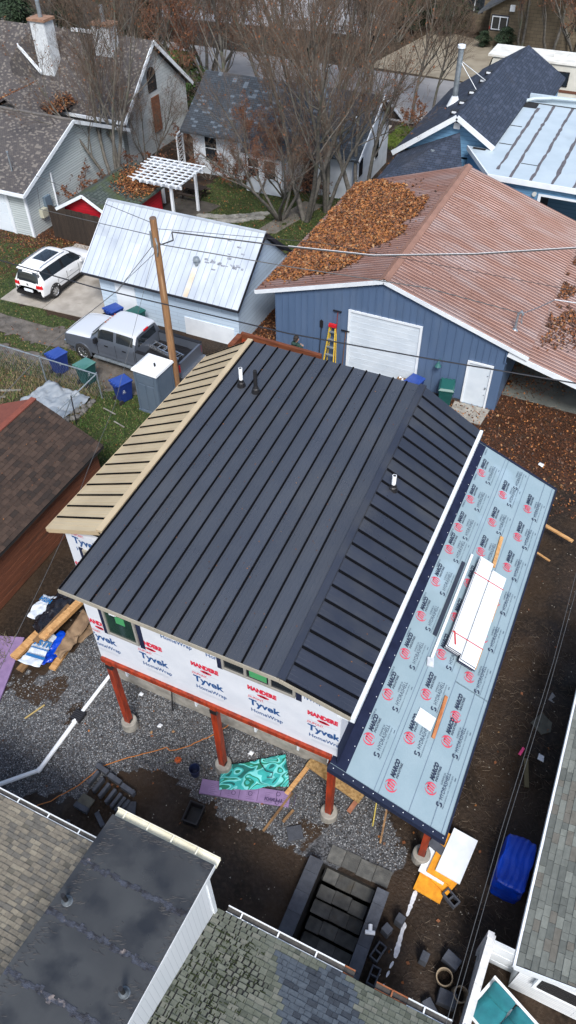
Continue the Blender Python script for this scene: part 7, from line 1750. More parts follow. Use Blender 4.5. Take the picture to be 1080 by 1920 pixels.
# ---- white SUV
CW = mat('car_white', (0.72, 0.74, 0.76), rough=.22, spec=.6)
suv = thing('parked_suv', 'white compact suv with dark sunroof parked on the concrete driveway', 'car', (-25.98, 27.25, .045), PI / 2 - .03)
def sec(w, zs, zb, zr, wr, hood=False, zl=.28, wt=None):
    # sill(center), sill edge, bulge, belt, window top, roof edge, roof mid, centre
    return [(0, zl), (w * .9, zl), (w * .99, zl + .18), (w, (zl + zb) / 2 + .06), (w * .965, zb), (wr * 1.04, zr - .10), (wr * .86, zr - .015), (wr * .4, zr + .015), (0, zr + .02)]
ST_ = [(-2.20, sec(.78, 0, .75, .80, .62, zl=.42)), (-2.17, sec(.84, 0, .92, 1.02, .70, zl=.32)), (-2.10, sec(.88, 0, .98, 1.25, .64, zl=.28)), (-1.92, sec(.90, 0, 1.02, 1.60, .60, zl=.27)), (-1.5, sec(.905, 0, 1.0, 1.68, .62, zl=.26)), (-.8, sec(.905, 0, .98, 1.70, .64, zl=.25)), (0, sec(.905, 0, .96, 1.69, .64, zl=.25)), (.45, sec(.905, 0, .95, 1.60, .62, zl=.25)), (.85, sec(.90, 0, .95, 1.32, .66, zl=.25)), (1.15, sec(.895, 0, .94, 1.06, .76, zl=.25)), (1.6, sec(.88, 0, .88, .98, .76, zl=.26)), (2.0, sec(.83, 0, .78, .86, .70, zl=.28)), (2.18, sec(.72, 0, .64, .70, .6, zl=.33)), (2.22, sec(.6, 0, .52, .56, .5, zl=.4))]
g = car_shell(ST_, 5, 4)
def suv_rule(i, j, c, s):
    x, y, z = c
    if 4.15 < j < 4.95 and -1.85 < x < .95 and z > 1.0:
        if abs(x + .35) < .05 or abs(x + 1.28) < .04: return 'door_pillar'
        return 'side_window:%d' % s
    if x > .42 and x < 1.12 and z > 1.02 and j > 4.9: return 'windscreen'
    if x < -1.93 and z > 1.08 and z < 1.52 and abs(y) < .66 and j > 4.1: return 'rear_window'
    if -1.15 < x < .05 and abs(y) < .42 and z > 1.6: return 'sunroof'
    if j < 1.75 and z < .42: return 'sill_cladding'
    if x < -2.1 and .82 < z < 1.0 and abs(y) > .5: return 'tail_light:%d' % s
    if x > 2.0 and .6 < z < .8 and abs(y) > .45: return 'headlight:%d' % s
    if z < .45: return 'sill_cladding'
    return 'body'
RL = mat('tail_light_red', (0.5, 0.01, 0.015), rough=.2)
shell_parts(g, 5, 4, suv_rule, [(-1.33, .36, .37), (1.32, .36, .37)], suv, dict(body=CW, side_window=K['glass'], windscreen=K['glass'], rear_window=K['glass'], sunroof=K['glass'], sill_cladding=K['black'], door_pillar=K['black'], tail_light=RL, headlight=K['chrome']))
for x in (-1.33, 1.32):
    for s in (1, -1): wheel(suv, x, s * .79, .35, .22, K['chrome'], 8)
    arch_trim(suv, x, .36, .37, .905, K['black'])
for s in (1, -1):
    MB().tube([(-1.7, s * .57, 1.69), (-1.5, s * .58, 1.735), (-.2, s * .6, 1.745), (.15, s * .59, 1.70)], .018, 6).build('roof_rail', K['chrome'], suv, local=True)
    MB().hexa([(.72, s * .93, 1.0), (.86, s * .93, 1.0), (.86, s * 1.08, 1.0), (.72, s * 1.08, 1.0)], [(.74, s * .95, 1.14), (.84, s * .95, 1.14), (.84, s * 1.07, 1.14), (.74, s * 1.07, 1.14)]).build('wing_mirror', CW, suv, local=True)
    MB().box(-.1, .06, s * .908, s * .93, .86, .89).build('door_handle', CW, suv, local=True); MB().box(-1.05, -.9, s * .908, s * .93, .88, .91).build('door_handle', CW, suv, local=True)
    MB().tube([(-2.19, s * .6, .93), (-2.21, s * .62, .93)], .06, 10).build('lamp_core', RL, suv, local=True)
for s in (1, -1):
    for x in (-1.0, -.3, .62): MB().box(x - .006, x + .006, s * .895, s * .912, .42, .96).build('door_gap', K['black'], suv, local=True)
    MB().box(-.95, .6, s * .90, s * .915, .60, .63).build('door_moulding', mat('moulding_grey', (0.25, 0.26, 0.27)), suv, local=True)
MB().box(-2.24, -2.19, -.26, .26, .58, .70).build('number_plate', TRIM, suv, local=True)
MB().box(-2.25, -2.1, -.8, .8, .34, .5).build('bumper_trim', K['black'], suv, local=True)
MB().tube([(-2.19, 0, .95), (-2.205, 0, .95)], .06, 14).build('badge', K['chrome'], suv, local=True)
m = MB(); m.hexa([(-2.0, -.62, 1.60), (-2.0, .62, 1.60), (-1.8, .6, 1.68), (-1.8, -.6, 1.68)], [(-2.06, -.6, 1.63), (-2.06, .6, 1.63), (-1.8, .58, 1.71), (-1.8, -.58, 1.71)]); m.build('spoiler', CW, suv, local=True)
MB().box(-1.9, 1.9, -.75, .75, .26, .5).build('underbody', K['black'], suv, local=True)

# ---- grey pickup
TG = mat('truck_grey', (0.12, 0.14, 0.175), (0.13, 0.15, 0.185), 1, .3, metal=.4); TT = mat('truck_silver_top', (0.62, 0.65, 0.69), rough=.3, metal=.25)
tk = thing('pickup_truck', 'grey crew cab pickup truck with pale roof and open bed parked in the alley', 'truck', (-18.65, 22.98, 0), PI - .035)
def tsec(w, zl, zb, zr, wr): return [(0, zl), (w * .92, zl), (w * .995, zl + .2), (w, (zl + zb) / 2 + .05), (w * .985, zb), (wr * 1.05, zr - .12), (wr * .9, zr - .02), (wr * .45, zr + .01), (0, zr + .02)]
TS_ = [(-.92, tsec(.98, .55, 1.30, 1.86, .70)), (-.88, tsec(.985, .52, 1.32, 1.92, .73)), (-.6, tsec(.99, .5, 1.32, 1.96, .75)), (.2, tsec(.99, .5, 1.31, 1.98, .76)), (.75, tsec(.99, .5, 1.30, 1.95, .75)), (1.0, tsec(.985, .5, 1.29, 1.84, .74)), (1.35, tsec(.98, .5, 1.28, 1.52, .80)), (1.6, tsec(.98, .5, 1.26, 1.36, .88)), (2.1, tsec(.975, .5, 1.22, 1.34, .88)), (2.65, tsec(.96, .5, 1.17, 1.27, .86)), (2.95, tsec(.93, .55, 1.10, 1.18, .82)), (3.02, tsec(.88, .6, .98, 1.04, .78))]
g = car_shell(TS_, 5, 4)
def tk_rule(i, j, c, s):
    x, y, z = c
    if 4.15 < j < 4.95 and -.82 < x < 1.05 and z > 1.34:
        if abs(x - .1) < .06: return 'door_pillar'
        return 'side_window:%d' % s
    if .98 < x < 1.58 and z > 1.37 and j > 5.0 : return 'windscreen'
    if j > 4.6 and x < 1.0: return 'cab_roof'
    if j > 4.3 and x >= 1.5: return 'bonnet'
    return 'body'
shell_parts(g, 5, 4, tk_rule, [(2.05, .42, .44)], tk, dict(body=TG, side_window=K['glass'], windscreen=K['glass'], cab_roof=TT, bonnet=TT, door_pillar=TG))
# cab rear
m = MB(); m.poly([(-.92, .98, .55), (-.92, .965, 1.3), (-.92, .735, 1.74), (-.92, .6, 1.85), (-.92, -.6, 1.85), (-.92, -.735, 1.74), (-.92, -.965, 1.3), (-.92, -.98, .55)]); m.build('cab_rear', TG, tk, local=True)
MB().slab([(-.925, .68, 1.36), (-.925, .6, 1.74), (-.925, -.6, 1.74), (-.925, -.68, 1.36)], .01, up=(-1, 0, 0)).build('rear_window', K['glass'], tk, local=True)
MB().box(-.96, -.90, -.16, .16, 1.87, 1.93).build('brake_light', RL, tk, local=True)
for y in (-.35, -.17, 0, .17, .35): MB().box(.88, .97, y - .025, y + .025, 1.90, 1.93).build('cab_light', mat('amber', (0.35, 0.08, 0.01), rough=.3), tk, local=True)
# bed
for s in (1, -1):
    b = MB(); ya, yb = (.82, .985) if s > 0 else (-.985, -.82)
    for (xa, xb) in ((-3.08, -2.5), (-1.62, -.96)): b.box(xa, xb, ya, yb, .55, 1.28)
    b.box(-2.5, -1.62, ya, yb, .88, 1.28)
    n_ = 10
    for i in range(n_):
        a = PI * i / n_; a2 = PI * (i + 1) / n_
        x0_, z0_ = -2.06 + .44 * math.cos(a), .44 + .44 * math.sin(a); x1_, z1_ = -2.06 + .44 * math.cos(a2), .44 + .44 * math.sin(a2)
        b.quad((x0_, s * .985, z0_), (x1_, s * .985, z1_), (x1_, s * .985, .9), (x0_, s * .985, .9))
    b.build('bed_side', TG, tk, local=True)
    MB().box(-3.1, -.95, ya - .005, yb + .003, 1.28, 1.31).build('bed_rail', K['black'], tk, local=True)
    MB().box(-3.12, -3.06, s * .78 - .09, s * .78 + .09, .85, 1.2).build('tail_light', RL, tk, local=True)
    MB().hexa([(1.0, s * 1.0, 1.28), (1.12, s * 1.0, 1.28), (1.12, s * 1.22, 1.28), (1.0, s * 1.22, 1.28)], [(1.0, s * 1.02, 1.5), (1.1, s * 1.02, 1.5), (1.1, s * 1.2, 1.5), (1.0, s * 1.2, 1.5)]).build('wing_mirror', K['black'], tk, local=True)
    MB().box(-.72, 1.4, s * .9, s * 1.08, .4, .46).build('running_board', K['galv'], tk, local=True)
    for x in (-.35, .6): MB().box(x - .09, x + .09, s * .99, s * 1.02, 1.14, 1.18).build('door_handle', K['black'], tk, local=True)
    for x in (-.86, .12, 1.12): MB().box(x - .006, x + .006, s * .985, s * .996, .6, 1.3).build('door_gap', K['black'], tk, local=True)
    MB().slab([(2.92, s * .65, .95), (2.98, s * .92, .95), (2.9, s * .94, 1.1), (2.96, s * .66, 1.1)], .03, up=(1, 0, 0)).build('headlight', K['chrome'], tk, local=True)
MB().box(-3.02, -.95, -.82, .82, .82, .86).build('bed_floor', K['black'], tk, local=True)
for k in range(9): MB().box(-3.0, -.98, -.74 + k * .18, -.69 + k * .18, .86, .875).build('bed_rib', K['black'], tk, local=True)
MB().box(-3.14, -3.05, -.82, .82, .6, 1.29).build('tailgate', TG, tk, local=True)
MB().box(-3.3, -3.12, -.95, .95, .5, .68).build('rear_bumper', K['chrome'], tk, local=True)
MB().box(2.98, 3.1, -.92, .92, .5, .72).build('front_bumper', K['chrome'], tk, local=True)
m = MB(); m.box(2.99, 3.06, -.6, .6, .74, 1.08); m.build('grille', K['black'], tk, local=True)
MB().box(-2.9, 2.8, -.7, .7, .42, .7).build('underbody', K['black'], tk, local=True)
for x in (-2.06, 2.05):
    for s in (1, -1): wheel(tk, x, s * .86, .42, .27, K['chrome'], 8)
arch_trim(tk, 2.05, .44, .43, .985, TG, w=.04); arch_trim(tk, -2.06, .44, .42, .985, TG, w=.03)
MB().box(.55, .85, -1.0, -.992, .78, .82).build('name_badge', K['chrome'], tk, local=True)
# ladder in the bed
la = thing('ladder', 'folded aluminium ladder lying in the open bed of the pickup', 'ladder', (-16.9, 23.0, .92), math.radians(-14))
for y in (-.2, .2): MB().box(-.95, .95, y - .02, y + .02, 0, .08).build('rail', K['chrome'], la, local=True)
for k in range(6): x = -.8 + k * .32; MB().tube([(x, -.2, .04), (x, .2, .04)], .018, 6).build('rung', K['chrome'], la, local=True)
for y in (-.16, .16): MB().box(-.85, 1.0, y - .02, y + .02, .10, .17).build('rail', K['chrome'], la, local=True)
for k in range(5): x = -.7 + k * .36; MB().tube([(x, -.16, .13), (x, .16, .13)], .018, 6).build('rung', K['chrome'], la, local=True)

# ---- portable toilet
PT = thing('portable_toilet', 'grey portable toilet with a white domed roof beside the utility pole', 'portable toilet', (-15.85, 20.55, 0), math.radians(-3))
PG_ = mat('toilet_grey', (0.085, 0.12, 0.165), (0.10, 0.135, 0.18), 2, .5)
m = MB(); m.box(-.55, .55, -.55, .55, .1, 2.05)
for s in (-1, 1):
    m.box(-.56, -.47, s * .555 - .02, s * .555 + .02, .1, 2.05); m.box(.47, .56, s * .555 - .02, s * .555 + .02, .1, 2.05)
    m.box(s * .555 - .02, s * .555 + .02, -.54, -.45, .1, 2.05); m.box(s * .555 - .02, s * .555 + .02, .45, .54, .1, 2.05)
m.box(-.35, -.05, -.575, -.55, .2, 1.45); m.box(.05, .35, -.575, -.55, .2, 1.45); m.box(-.4, .4, -.575, -.55, 1.55, 1.9)
m.box(-.6, .6, -.6, .6, 0, .1)
m.build('cabin', PG_, PT, local=True)
m = MB(); m.box(.555, .58, -.42, .42, .15, 1.95); m.box(.58, .59, -.3, .3, .3, .9); m.build('door', PG_, PT, local=True)
m = MB(); m.hexa([(-.62, -.62, 2.05), (.62, -.62, 2.05), (.62, .62, 2.05), (-.62, .62, 2.05)], [(-.6, -.6, 2.14), (.6, -.6, 2.14), (.6, .6, 2.14), (-.6, .6, 2.14)]); m.hexa([(-.6, -.6, 2.14), (.6, -.6, 2.14), (.6, .6, 2.14), (-.6, .6, 2.14)], [(-.38, -.42, 2.28), (.38, -.42, 2.28), (.38, .42, 2.28), (-.38, .42, 2.28)]); m.build('roof', mat('toilet_white', (0.75, 0.78, 0.8), rough=.35), PT, local=True)
MB().cyl(.3, -.2, 2.2, 2.42, .04, n=8).build('vent_pipe', K['black'], PT, local=True)

# ---- utility pole and cables
UP = thing('utility_pole', 'tall brown wooden utility pole rising between the pickup and the raised house', 'pole', (-15.35, 21.33, 0))
m = MB(); PT_ = 7.95
m.tube([(-15.35, 21.33, 0), (-15.35, 21.33, 2), (-15.36, 21.34, 5), (-15.36, 21.34, PT_)], [.16, .155, .14, .125], 16); m.build('shaft', mat('pole_wood', (0.30, 0.16, 0.07), (0.17, 0.09, 0.045), 3, .85, stretch=(5, 5, .5), bump=.5, c3=(0.38, 0.24, 0.13), s3=1.5, t3=(.55, .7)), UP)
m = MB(); m.cyl(-15.36, 21.34, PT_ - .001, PT_ + .03, .13, .11, 14); m.build('pole_top', mat('weathered_top', (0.12, 0.08, 0.06)), UP)
m = MB(); m.box(-15.5, -15.42, 21.2, 21.3, 6.9, 7.5); m.tube([(-15.28, 21.2, 7.3), (-15.2, 21.15, 7.1), (-15.22, 21.15, 6.8), (-15.3, 21.2, 6.6)], .03, 6); m.build('cable_clamp', K['galv'], UP)
def cable(pts, r, m_, label, sag=.0, kx=None):
    P_ = []
    for i in range(len(pts) - 1):
        a, b_ = V(*pts[i]), V(*pts[i + 1]); L_ = np.linalg.norm(b_ - a); s = sag * L_ / 20
        for k in range(12):
            t = k / 12; p = a * (1 - t) + b_ * t; p[2] -= s * 4 * t * (1 - t); P_.append(tuple(p))
    P_.append(pts[-1]); o = MB(); o.tube(P_, r, 6, cap=False); tag(o.build('overhead_cable', m_, uv=False), label, 'cable', 'cables strung overhead across the alley')
WIRES = True
CB = mat('cable_black', (0.012, 0.013, 0.018), rough=.5); CG = mat('cable_grey', (0.10, 0.105, 0.11), rough=.8, spec=.1); CWH = mat('cable_pale', (0.5, 0.52, 0.55), rough=.5)
cable([(-30.5, 17.9, 6.9), (-20.51, 18.76, 6.5), (-16.4, 18.85, 6.3), (-9.12, 19.17, 6.2), (-4.55, 19.54, 6.3), (-0.2, 19.83, 6.5), (8, 20.4, 7.2)], .022, CB, 'thick black cable crossing the picture just behind the charcoal roof')
cable([(-15.36, 21.34, 7.3), (-15.3, 21.5, 6.9), (-15.0, 21.9, 6.95), (-15.09, 22.01, 7.2), (-11.14, 23.51, 6.75), (-8.16, 24.4, 6.6), (-4.81, 25.76, 6.72), (-1.57, 26.78, 7.15), (4, 28.5, 8.1)], .025, CB, 'twisted dark cable from the pole across the copper roof to the right')
cable([(-11.14, 23.53, 6.78), (-8.16, 24.42, 6.63), (-4.81, 25.78, 6.75), (-1.57, 26.8, 7.18), (4, 28.52, 8.13)], .012, CWH, 'thin pale wire wound along the twisted dark cable')
cable([(-15.36, 21.34, 7.0), (-10.93, 23.04, 6.25), (-6.19, 24.94, 5.5), (-2.95, 27.2, 4.0)], .018, CG, 'grey service cable from the pole to the mast on the copper roof')
cable([(-2.9, 27.25, 3.95), (-1.7, 25.5, 5.8), (4, 25.6, 6.4)], .02, CWH, 'pale cable leaving the roof mast to the right', sag=.3)
cable([(-30.1, 31.6, 2.5), (-27.53, 28.74, 2.95), (-22.89, 27.33, 3.75), (-15.4, 21.5, 7.2)], .014, CG, 'pale cable from the beige garage meter box to the utility pole')
cable([(-31.6, 31.6, 4.0), (-29.58, 29.99, 4.2), (-15.5, 21.6, 7.6)], .012, CG, 'thin grey wire from the beige garage roof mast to the pole top')
cable([(-15.3, 21.3, 7.6), (-10.39, 24.72, 6.5), (-1.13, 26.04, 6.0), (5, 27, 6.5)], .010, CB, 'thin black wire above the blue building from pole to right edge')
cable([(-15.36, 21.34, 7.1), (-17.1, 20.81, 5.0), (-20.09, 19.84, 2.5), (-21.9, 17.6, .4)], .014, CG, 'guy wire from the pole down over the wire fence to the left')
cable([(-15.32, 21.23, 7.0), (-15.27, 19.65, 5.4), (-14.97, 16.86, 3.0), (-13.7, 13.51, 3.2), (-12.33, 10.48, 3.6), (-11.7, 8.79, 3.8), (-10.66, 5.96, 4.2), (-10, 4.2, 4.6)], .008, CG, 'pale service wire running from the pole down past the brown shed to bottom left')
cable([(-15.3, 21.4, 6.8), (-18.5, 23.3, 3.9), (-20.2, 24.5, 2.2)], .010, CG, 'thin wire slanting from the pole toward the white garage corner')
cable([(1.36, 20, 4.6), (1.35, 11.14, 5.0), (1.19, 6.73, 5.3), (1.14, 3.98, 5.5), (1.1, 1.5, 5.6)], .005, CG, 'left one of two thin wires over the dark side yard')
cable([(1.5, 16, 4.7), (1.40, 10.24, 5.0), (1.27, 6.86, 5.3), (1.2, 3.5, 5.6), (1.2, 1.5, 5.7)], .005, CG, 'right one of two thin wires over the dark side yard')

# --- wire fence, tarp, stakes
WF = thing('wire_fence', 'galvanised pipe and wire mesh fence in front of the wheelie bins', 'fence', (-20.5, 19.95, 0))
m = MB(); m.tube([(-27, 20.05, 1.3), (-18.35, 19.97, 1.3)], .028, 8); m.build('top_rail', K['galv'], WF)
m = MB(); m.tube([(-18.35, 19.97, 1.3), (-18.95, 17.7, .65)], .026, 8); m.build('side_rail', K['galv'], WF)
for x in (-27, -24.2, -21.3, -18.35): m = MB(); m.tube([(x, 20.0, 0), (x, 20.0, 1.36)], .032, 8); m.build('post', K['galv'], WF)
m = MB()
for k in range(60):
    x = -26.9 + k * .144
    m.beam((x, 20.0, .05), (x + .55, 20.0, 1.28), .004, .004); m.beam((x + .55, 20.0, .05), (x, 20.0, 1.28), .004, .004)
q = m.build('wire_mesh', K['galv'], WF, uv=False)
for i, (p0, p1, lb) in enumerate((((-18.43, 18.34, 1.3), (-18.3, 18.1, 0), 'dark metal stake standing at the end of the slanted fence rail'), ((-18.5, 18.3, 1.05), (-18.9, 17.85, 0), 'thin grey stake leaning beside the dark metal stake'))):
    tag(MB().beam(p0, p1, .04, .03).build('stake', K['black'] if i == 0 else K['galv']), lb, 'stake')
cloth('grey_tarp', [(-21.5, 17.6, 0), (-19.0, 17.7, 0), (-18.75, 19.75, 0), (-21.1, 20.0, 0)], .10, 44, 36, mat('grey_tarp', (0.21, 0.245, 0.28), (0.28, 0.31, 0.34), 2, .45, bump=.5, bscale=6), 'crumpled grey blue tarp spread on rubble behind the wire fence', 'tarp', amp=.16, freq=1.5, seed=1)
for i in range(26):
    x = -18.85 + random.uniform(-.15, .35); y = 17.5 + i * .085; r = random.uniform(.08, .16)
    o = bpy.data.objects.new('rubble', None)
    m = MB(); m.tube([(0, 0, -.03), (0, 0, .03), (0, 0, .1)], [r, r * 1.05, r * .5], 6); ob = m.build('rubble_stone', mat('rubble_grey', (0.16, 0.155, 0.145), (0.09, 0.085, 0.08), 6, .9, var=.3), local=True); wobble(ob.data, .04, 9, i)
    bpy.data.objects.remove(o); ob.location = (x, y, .03); tag(ob, 'loose grey stone edging the tarp, ' + ('nearest the brown shed' if i < 2 else 'close to the metal stake' if i < 9 else 'midway up the tarp edge' if i < 18 else 'near the fence corner post'), 'stone', 'loose stones edging the tarp')
for (a, b_, lb) in (((-22.9, 18.5), (-21.9, 19.0), 'weathered plank lying left of the grey tarp'), ((-22.8, 18.0), (-22.2, 18.35), 'short grey plank left of the grey tarp'), ((-17.9, 19.45), (-17.2, 19.3), 'pale thin board lying between fence corner and portable toilet'), ((-17.0, 18.9), (-16.4, 18.75), 'thin pale stick on the grass in front of the portable toilet')):
    plank(a, b_, .12 if 'plank' in lb else .05, .03, .03, mat('grey_weathered', '8b8880', '6f6c66', 5, .9), lb)
cloth('blue_rag', [(-22.9, 17.6, 0), (-22.5, 17.6, 0), (-22.5, 17.9, 0), (-22.9, 17.9, 0)], .08, 6, 6, TB, 'small bright blue tarp scrap at the left edge behind the brown shed', 'tarp', amp=.08, freq=5)

# ============================================================ MOTORHOME
RV = thing('motorhome', 'cream motorhome with a brown stripe parked behind the navy roofed house', 'motorhome', (-8.5, 62.5, 0))
RVW = mat('rv_cream', 'cfcfc6', 'bcbdb5', 1, .5)
m = MB(); m.hexa([(-13.2, 61.2, .7), (-2.5, 61.2, .7), (-2.5, 63.7, .7), (-13.2, 63.7, .7)], [(-12.6, 61.2, 3.3), (-2.5, 61.2, 3.3), (-2.5, 63.7, 3.3), (-12.6, 63.7, 3.3)]); m.build('body', RVW, RV)
m = MB(); m.slab([(-13.0, 61.1, 3.42), (-2.45, 61.1, 3.42), (-2.45, 63.8, 3.42), (-13.0, 63.8, 3.42)], .13); m.box(-8.6, -7.7, 62, 62.8, 3.42, 3.6); m.box(-6.0, -5.2, 62, 62.7, 3.42, 3.58); m.build('roof', mat('rv_roof', 'dadcd8', 'c2c2bb', 1.5, .6), RV)
m = MB(); m.box(-12.9, -2.5, 61.17, 61.2, 1.55, 1.72); m.build('stripe', mat('rv_brown', (0.12, 0.05, 0.03)), RV)
for x0, x1, z0, z1 in ((-9.9, -9.2, 2.35, 2.85), (-8.3, -7.2, 2.0, 2.8), (-5.9, -5.0, 2.3, 2.8)):
    w_ = MB().box(x0 - .06, x1 + .06, 61.14, 61.2, z0 - .06, z1 + .06).build('window', K['black'], RV); MB().box(x0, x1, 61.11, 61.14, z0, z1).build('pane', K['glass'], w_)
w_ = MB().slab([(-13.1, 61.4, 1.9), (-12.75, 61.4, 3.1), (-12.75, 63.5, 3.1), (-13.1, 63.5, 1.9)], .03, up=(-1, 0, .2)).build('windscreen', K['glass'], RV)
for x in (-12.0, -11.0): MB().box(x, x + .8, 61.13, 61.2, 1.9, 2.7).build('window', K['glass'], RV)
for x in (-11.8, -5.0, -4.1):
    for y in (61.3, 63.5): m = MB(); m.tube([(x, y - .12, .42), (x, y + .12, .42)], .42, 16); m.build('wheel', K['rubber'], RV)
m = MB(); m.box(-8.5, -6.5, 61.12, 61.2, .75, 1.2); m.build('locker_door', TRIM, RV)

# ============================================================ TREES
BARK = mat('bark_grey', (0.14, 0.13, 0.115), (0.075, 0.07, 0.06), 6, .95, bump=.5, c3=(0.09, 0.10, 0.07), s3=2.0, t3=(.55, .7))
TWIG = mat('twig_bark', (0.12, 0.085, 0.06), (0.07, 0.05, 0.038), 4, .95)
TWIGR = mat('twig_red', (0.19, 0.095, 0.062), (0.12, 0.065, 0.048), 4, .95)
def perp(d, rnd):
    a = Vector((rnd.gauss(0, 1), rnd.gauss(0, 1), rnd.gauss(0, 1))); a -= d * a.dot(d); return a.normalized()
def tree_meshes(seed, height=11, stems=3, spread=.28, density=1.0, gnarl=.12, leafy=0.0, droop=0.0, name='tree', twigm=None, r0=None, nl1=9):
    rnd = random.Random(seed); tr_ = MB(); bv = []; bf = []; leaves = []
    def seg3(p, q, r1, r2):
        d = (q - p); 
        if d.length < 1e-6: return
        d.normalize(); s = perp(d, rnd); u = d.cross(s); k = len(bv)
        for c, r in ((p, r1), (q, r2)):
            for a in (0, 2.094, 4.189): v = c + (s * math.cos(a) + u * math.sin(a)) * r; bv.append((v.x, v.y, v.z))
        for a in range(3): b_ = (a + 1) % 3; bf.append((k + a, k + b_, k + 3 + b_, k + 3 + a))
    def path(p, d, L_, nseg, gn, up):
        pts = [p.copy()]; d = d.copy()
        for i in range(nseg):
            d = (d + perp(d, rnd) * gn + Vector((0, 0, up))).normalized(); p = p + d * (L_ / nseg); pts.append(p.copy())
        return pts, d
    def branch(p, d, L_, r, lev):
        if lev >= 4 or r < .0035:
            q = p + d * L_; seg3(p, q, .0055, .0025)
            if leafy and rnd.random() < leafy: leaves.append(q)
            return
        ns = 4 if lev < 3 else 3
        pts, de = path(p, d, L_, ns, gnarl * (1 + lev * .25), (.06, .14, .16, .12)[lev] - droop)
        if lev <= 1:
            rr = [r * (1 - .75 * i / ns) for i in range(ns + 1)]; tr_.tube([tuple(q) for q in pts], rr, 7 if lev == 0 else 5, cap=False)
        else:
            for i in range(ns): seg3(pts[i], pts[i + 1], r * (1 - .7 * i / ns), r * (1 - .7 * (i + 1) / ns))
        nch = {0: nl1, 1: 7, 2: 6, 3: 5}[lev]; nch = max(2, int(nch * density + rnd.random()))
        for k in range(nch):
            t = (.25 + .75 * (k + rnd.random()) / nch) if lev > 0 else (.3 + .7 * (k + rnd.random()) / nch)
            f = t * ns; i = min(int(f), ns - 1); q = pts[i].lerp(pts[i + 1], f - i); dd = (pts[i + 1] - pts[i]).normalized()
            ang = rnd.uniform(.35, .85); nd = (dd * math.cos(ang) + perp(dd, rnd) * math.sin(ang) + Vector((0, 0, .12))).normalized()
            ll = L_ * rnd.uniform(.38, .6) * (1.15 - .5 * t); branch(q, nd, ll, max(.0045, r * (1 - .7 * t) * .5), lev + 1)
        seg3(pts[-1], pts[-1] + de * L_ * .15, r * .25, .003)
    R0 = r0 or height * .014
    for s in range(stems):
        a = 2 * PI * s / stems + rnd.uniform(-.5, .5); sp = spread * rnd.uniform(.6, 1.3) if stems > 1 else spread * .2
        d = Vector((math.cos(a) * sp, math.sin(a) * sp, 1)).normalized()
        branch(Vector((math.cos(a) * .1 * (stems > 1), math.sin(a) * .1 * (stems > 1), -.1)), d, height * rnd.uniform(.75, 1.0), R0 * rnd.uniform(.75, 1.1), 0)
    me1 = tr_.mesh('trunk', BARK, uv=False)
    for p_ in me1.polygons: p_.use_smooth = True
    me2 = bpy.data.meshes.new('crown'); me2.from_pydata(bv, [], bf); me2.materials.append(twigm or TWIG)
    if leaves:
        n0 = len(bv)
        lv = []; lf = []
        for q in leaves:
            k = len(lv); s = rnd.uniform(.05, .11); a = perp(Vector((0, 0, 1)), rnd); b_ = Vector((rnd.gauss(0, .5), rnd.gauss(0, .5), -1)).normalized()
            for c in (q, q + a * s * .5 + b_ * s * .5, q + b_ * s, q - a * s * .5 + b_ * s * .5): lv.append(tuple(c))
            lf.append((k, k + 1, k + 2, k + 3))
        me3 = bpy.data.meshes.new('leaves'); me3.from_pydata(lv, [], lf); me3.materials.append(LEAFM[1]); me3.materials.append(LEAFM[0])
        me3.polygons.foreach_set('material_index', [rnd.randint(0, 1) for _ in lf])
    else: me3 = None
    return me1, me2, me3
def plant_tree(ms_, loc, rz, sc, label, name='bare_tree', cat='tree', group=None):
    t = thing(name, label, cat, loc, rz, group); t.scale = (sc, sc, sc) if np.isscalar(sc) else sc
    for nm, me in zip(('trunk', 'crown', 'leaves'), ms_):
        if me is not None: inst(nm, me, t, (0, 0, 0))
    return t
TA = tree_meshes(3, 11, 4, .30, .92, .13, leafy=.10)
TB_ = tree_meshes(9, 12.5, 3, .26, .95, .15, leafy=.14)
TC = tree_meshes(21, 9, 5, .5, .95, .2, leafy=.06)
TD = tree_meshes(33, 10, 1, .3, 1.1, .12, leafy=.02, nl1=16)
TE = tree_meshes(41, 7, 6, .55, .9, .22, leafy=.5, twigm=TWIGR)
TF = tree_meshes(57, 8, 2, .4, 1.0, .2, leafy=1.0, twigm=TWIGR)
gt = 'bare trees around the back yards and the street'
plant_tree(TA, (-28.9, 37.0, 0), .4, (.95, .95, .95), 'bare four stemmed tree rising just behind the red shed', group=gt)
plant_tree(TD, (-29.8, 38.6, 0), 1.0, (.9, .9, .95), 'bare single stemmed tree standing behind the red shed near the beige gable', group=gt)
plant_tree(TC, (-29.5, 41.2, 0), 2.2, (.5, .5, .6), 'low spreading bare tree between the large gable and the garden arch', group=gt)
plant_tree(TB_, (-17.2, 38.7, 0), 1.0, (1.0, 1.0, 1.0), 'tall bare tree with several trunks at the edge of the copper roof leaf pile', group=gt)
plant_tree(TA, (-16.6, 40.3, 0), 2.6, (1.0, 1.0, 1.02), 'tall bare forked tree just behind the many trunked one', group=gt)
plant_tree(TC, (-18.6, 38.3, 0), .2, (.9, .9, .8), 'leaning bare tree reaching left over the stone path', group=gt)
plant_tree(TB_, (-14.9, 40.9, 0), 3.9, (.85, .85, .95), 'bare tree between the white house gable and the copper roof', group=gt)
plant_tree(TF, (-21.3, 40.6, 0), .9, (.62, .62, .62), 'rusty leaved small tree in front of the white house bay', name='rusty_tree', group=gt)
plant_tree(TE, (-19.6, 41.0, 0), 1.9, (.7, .7, .6), 'rusty twiggy shrub tree under the white house eave', name='rusty_tree', group=gt)
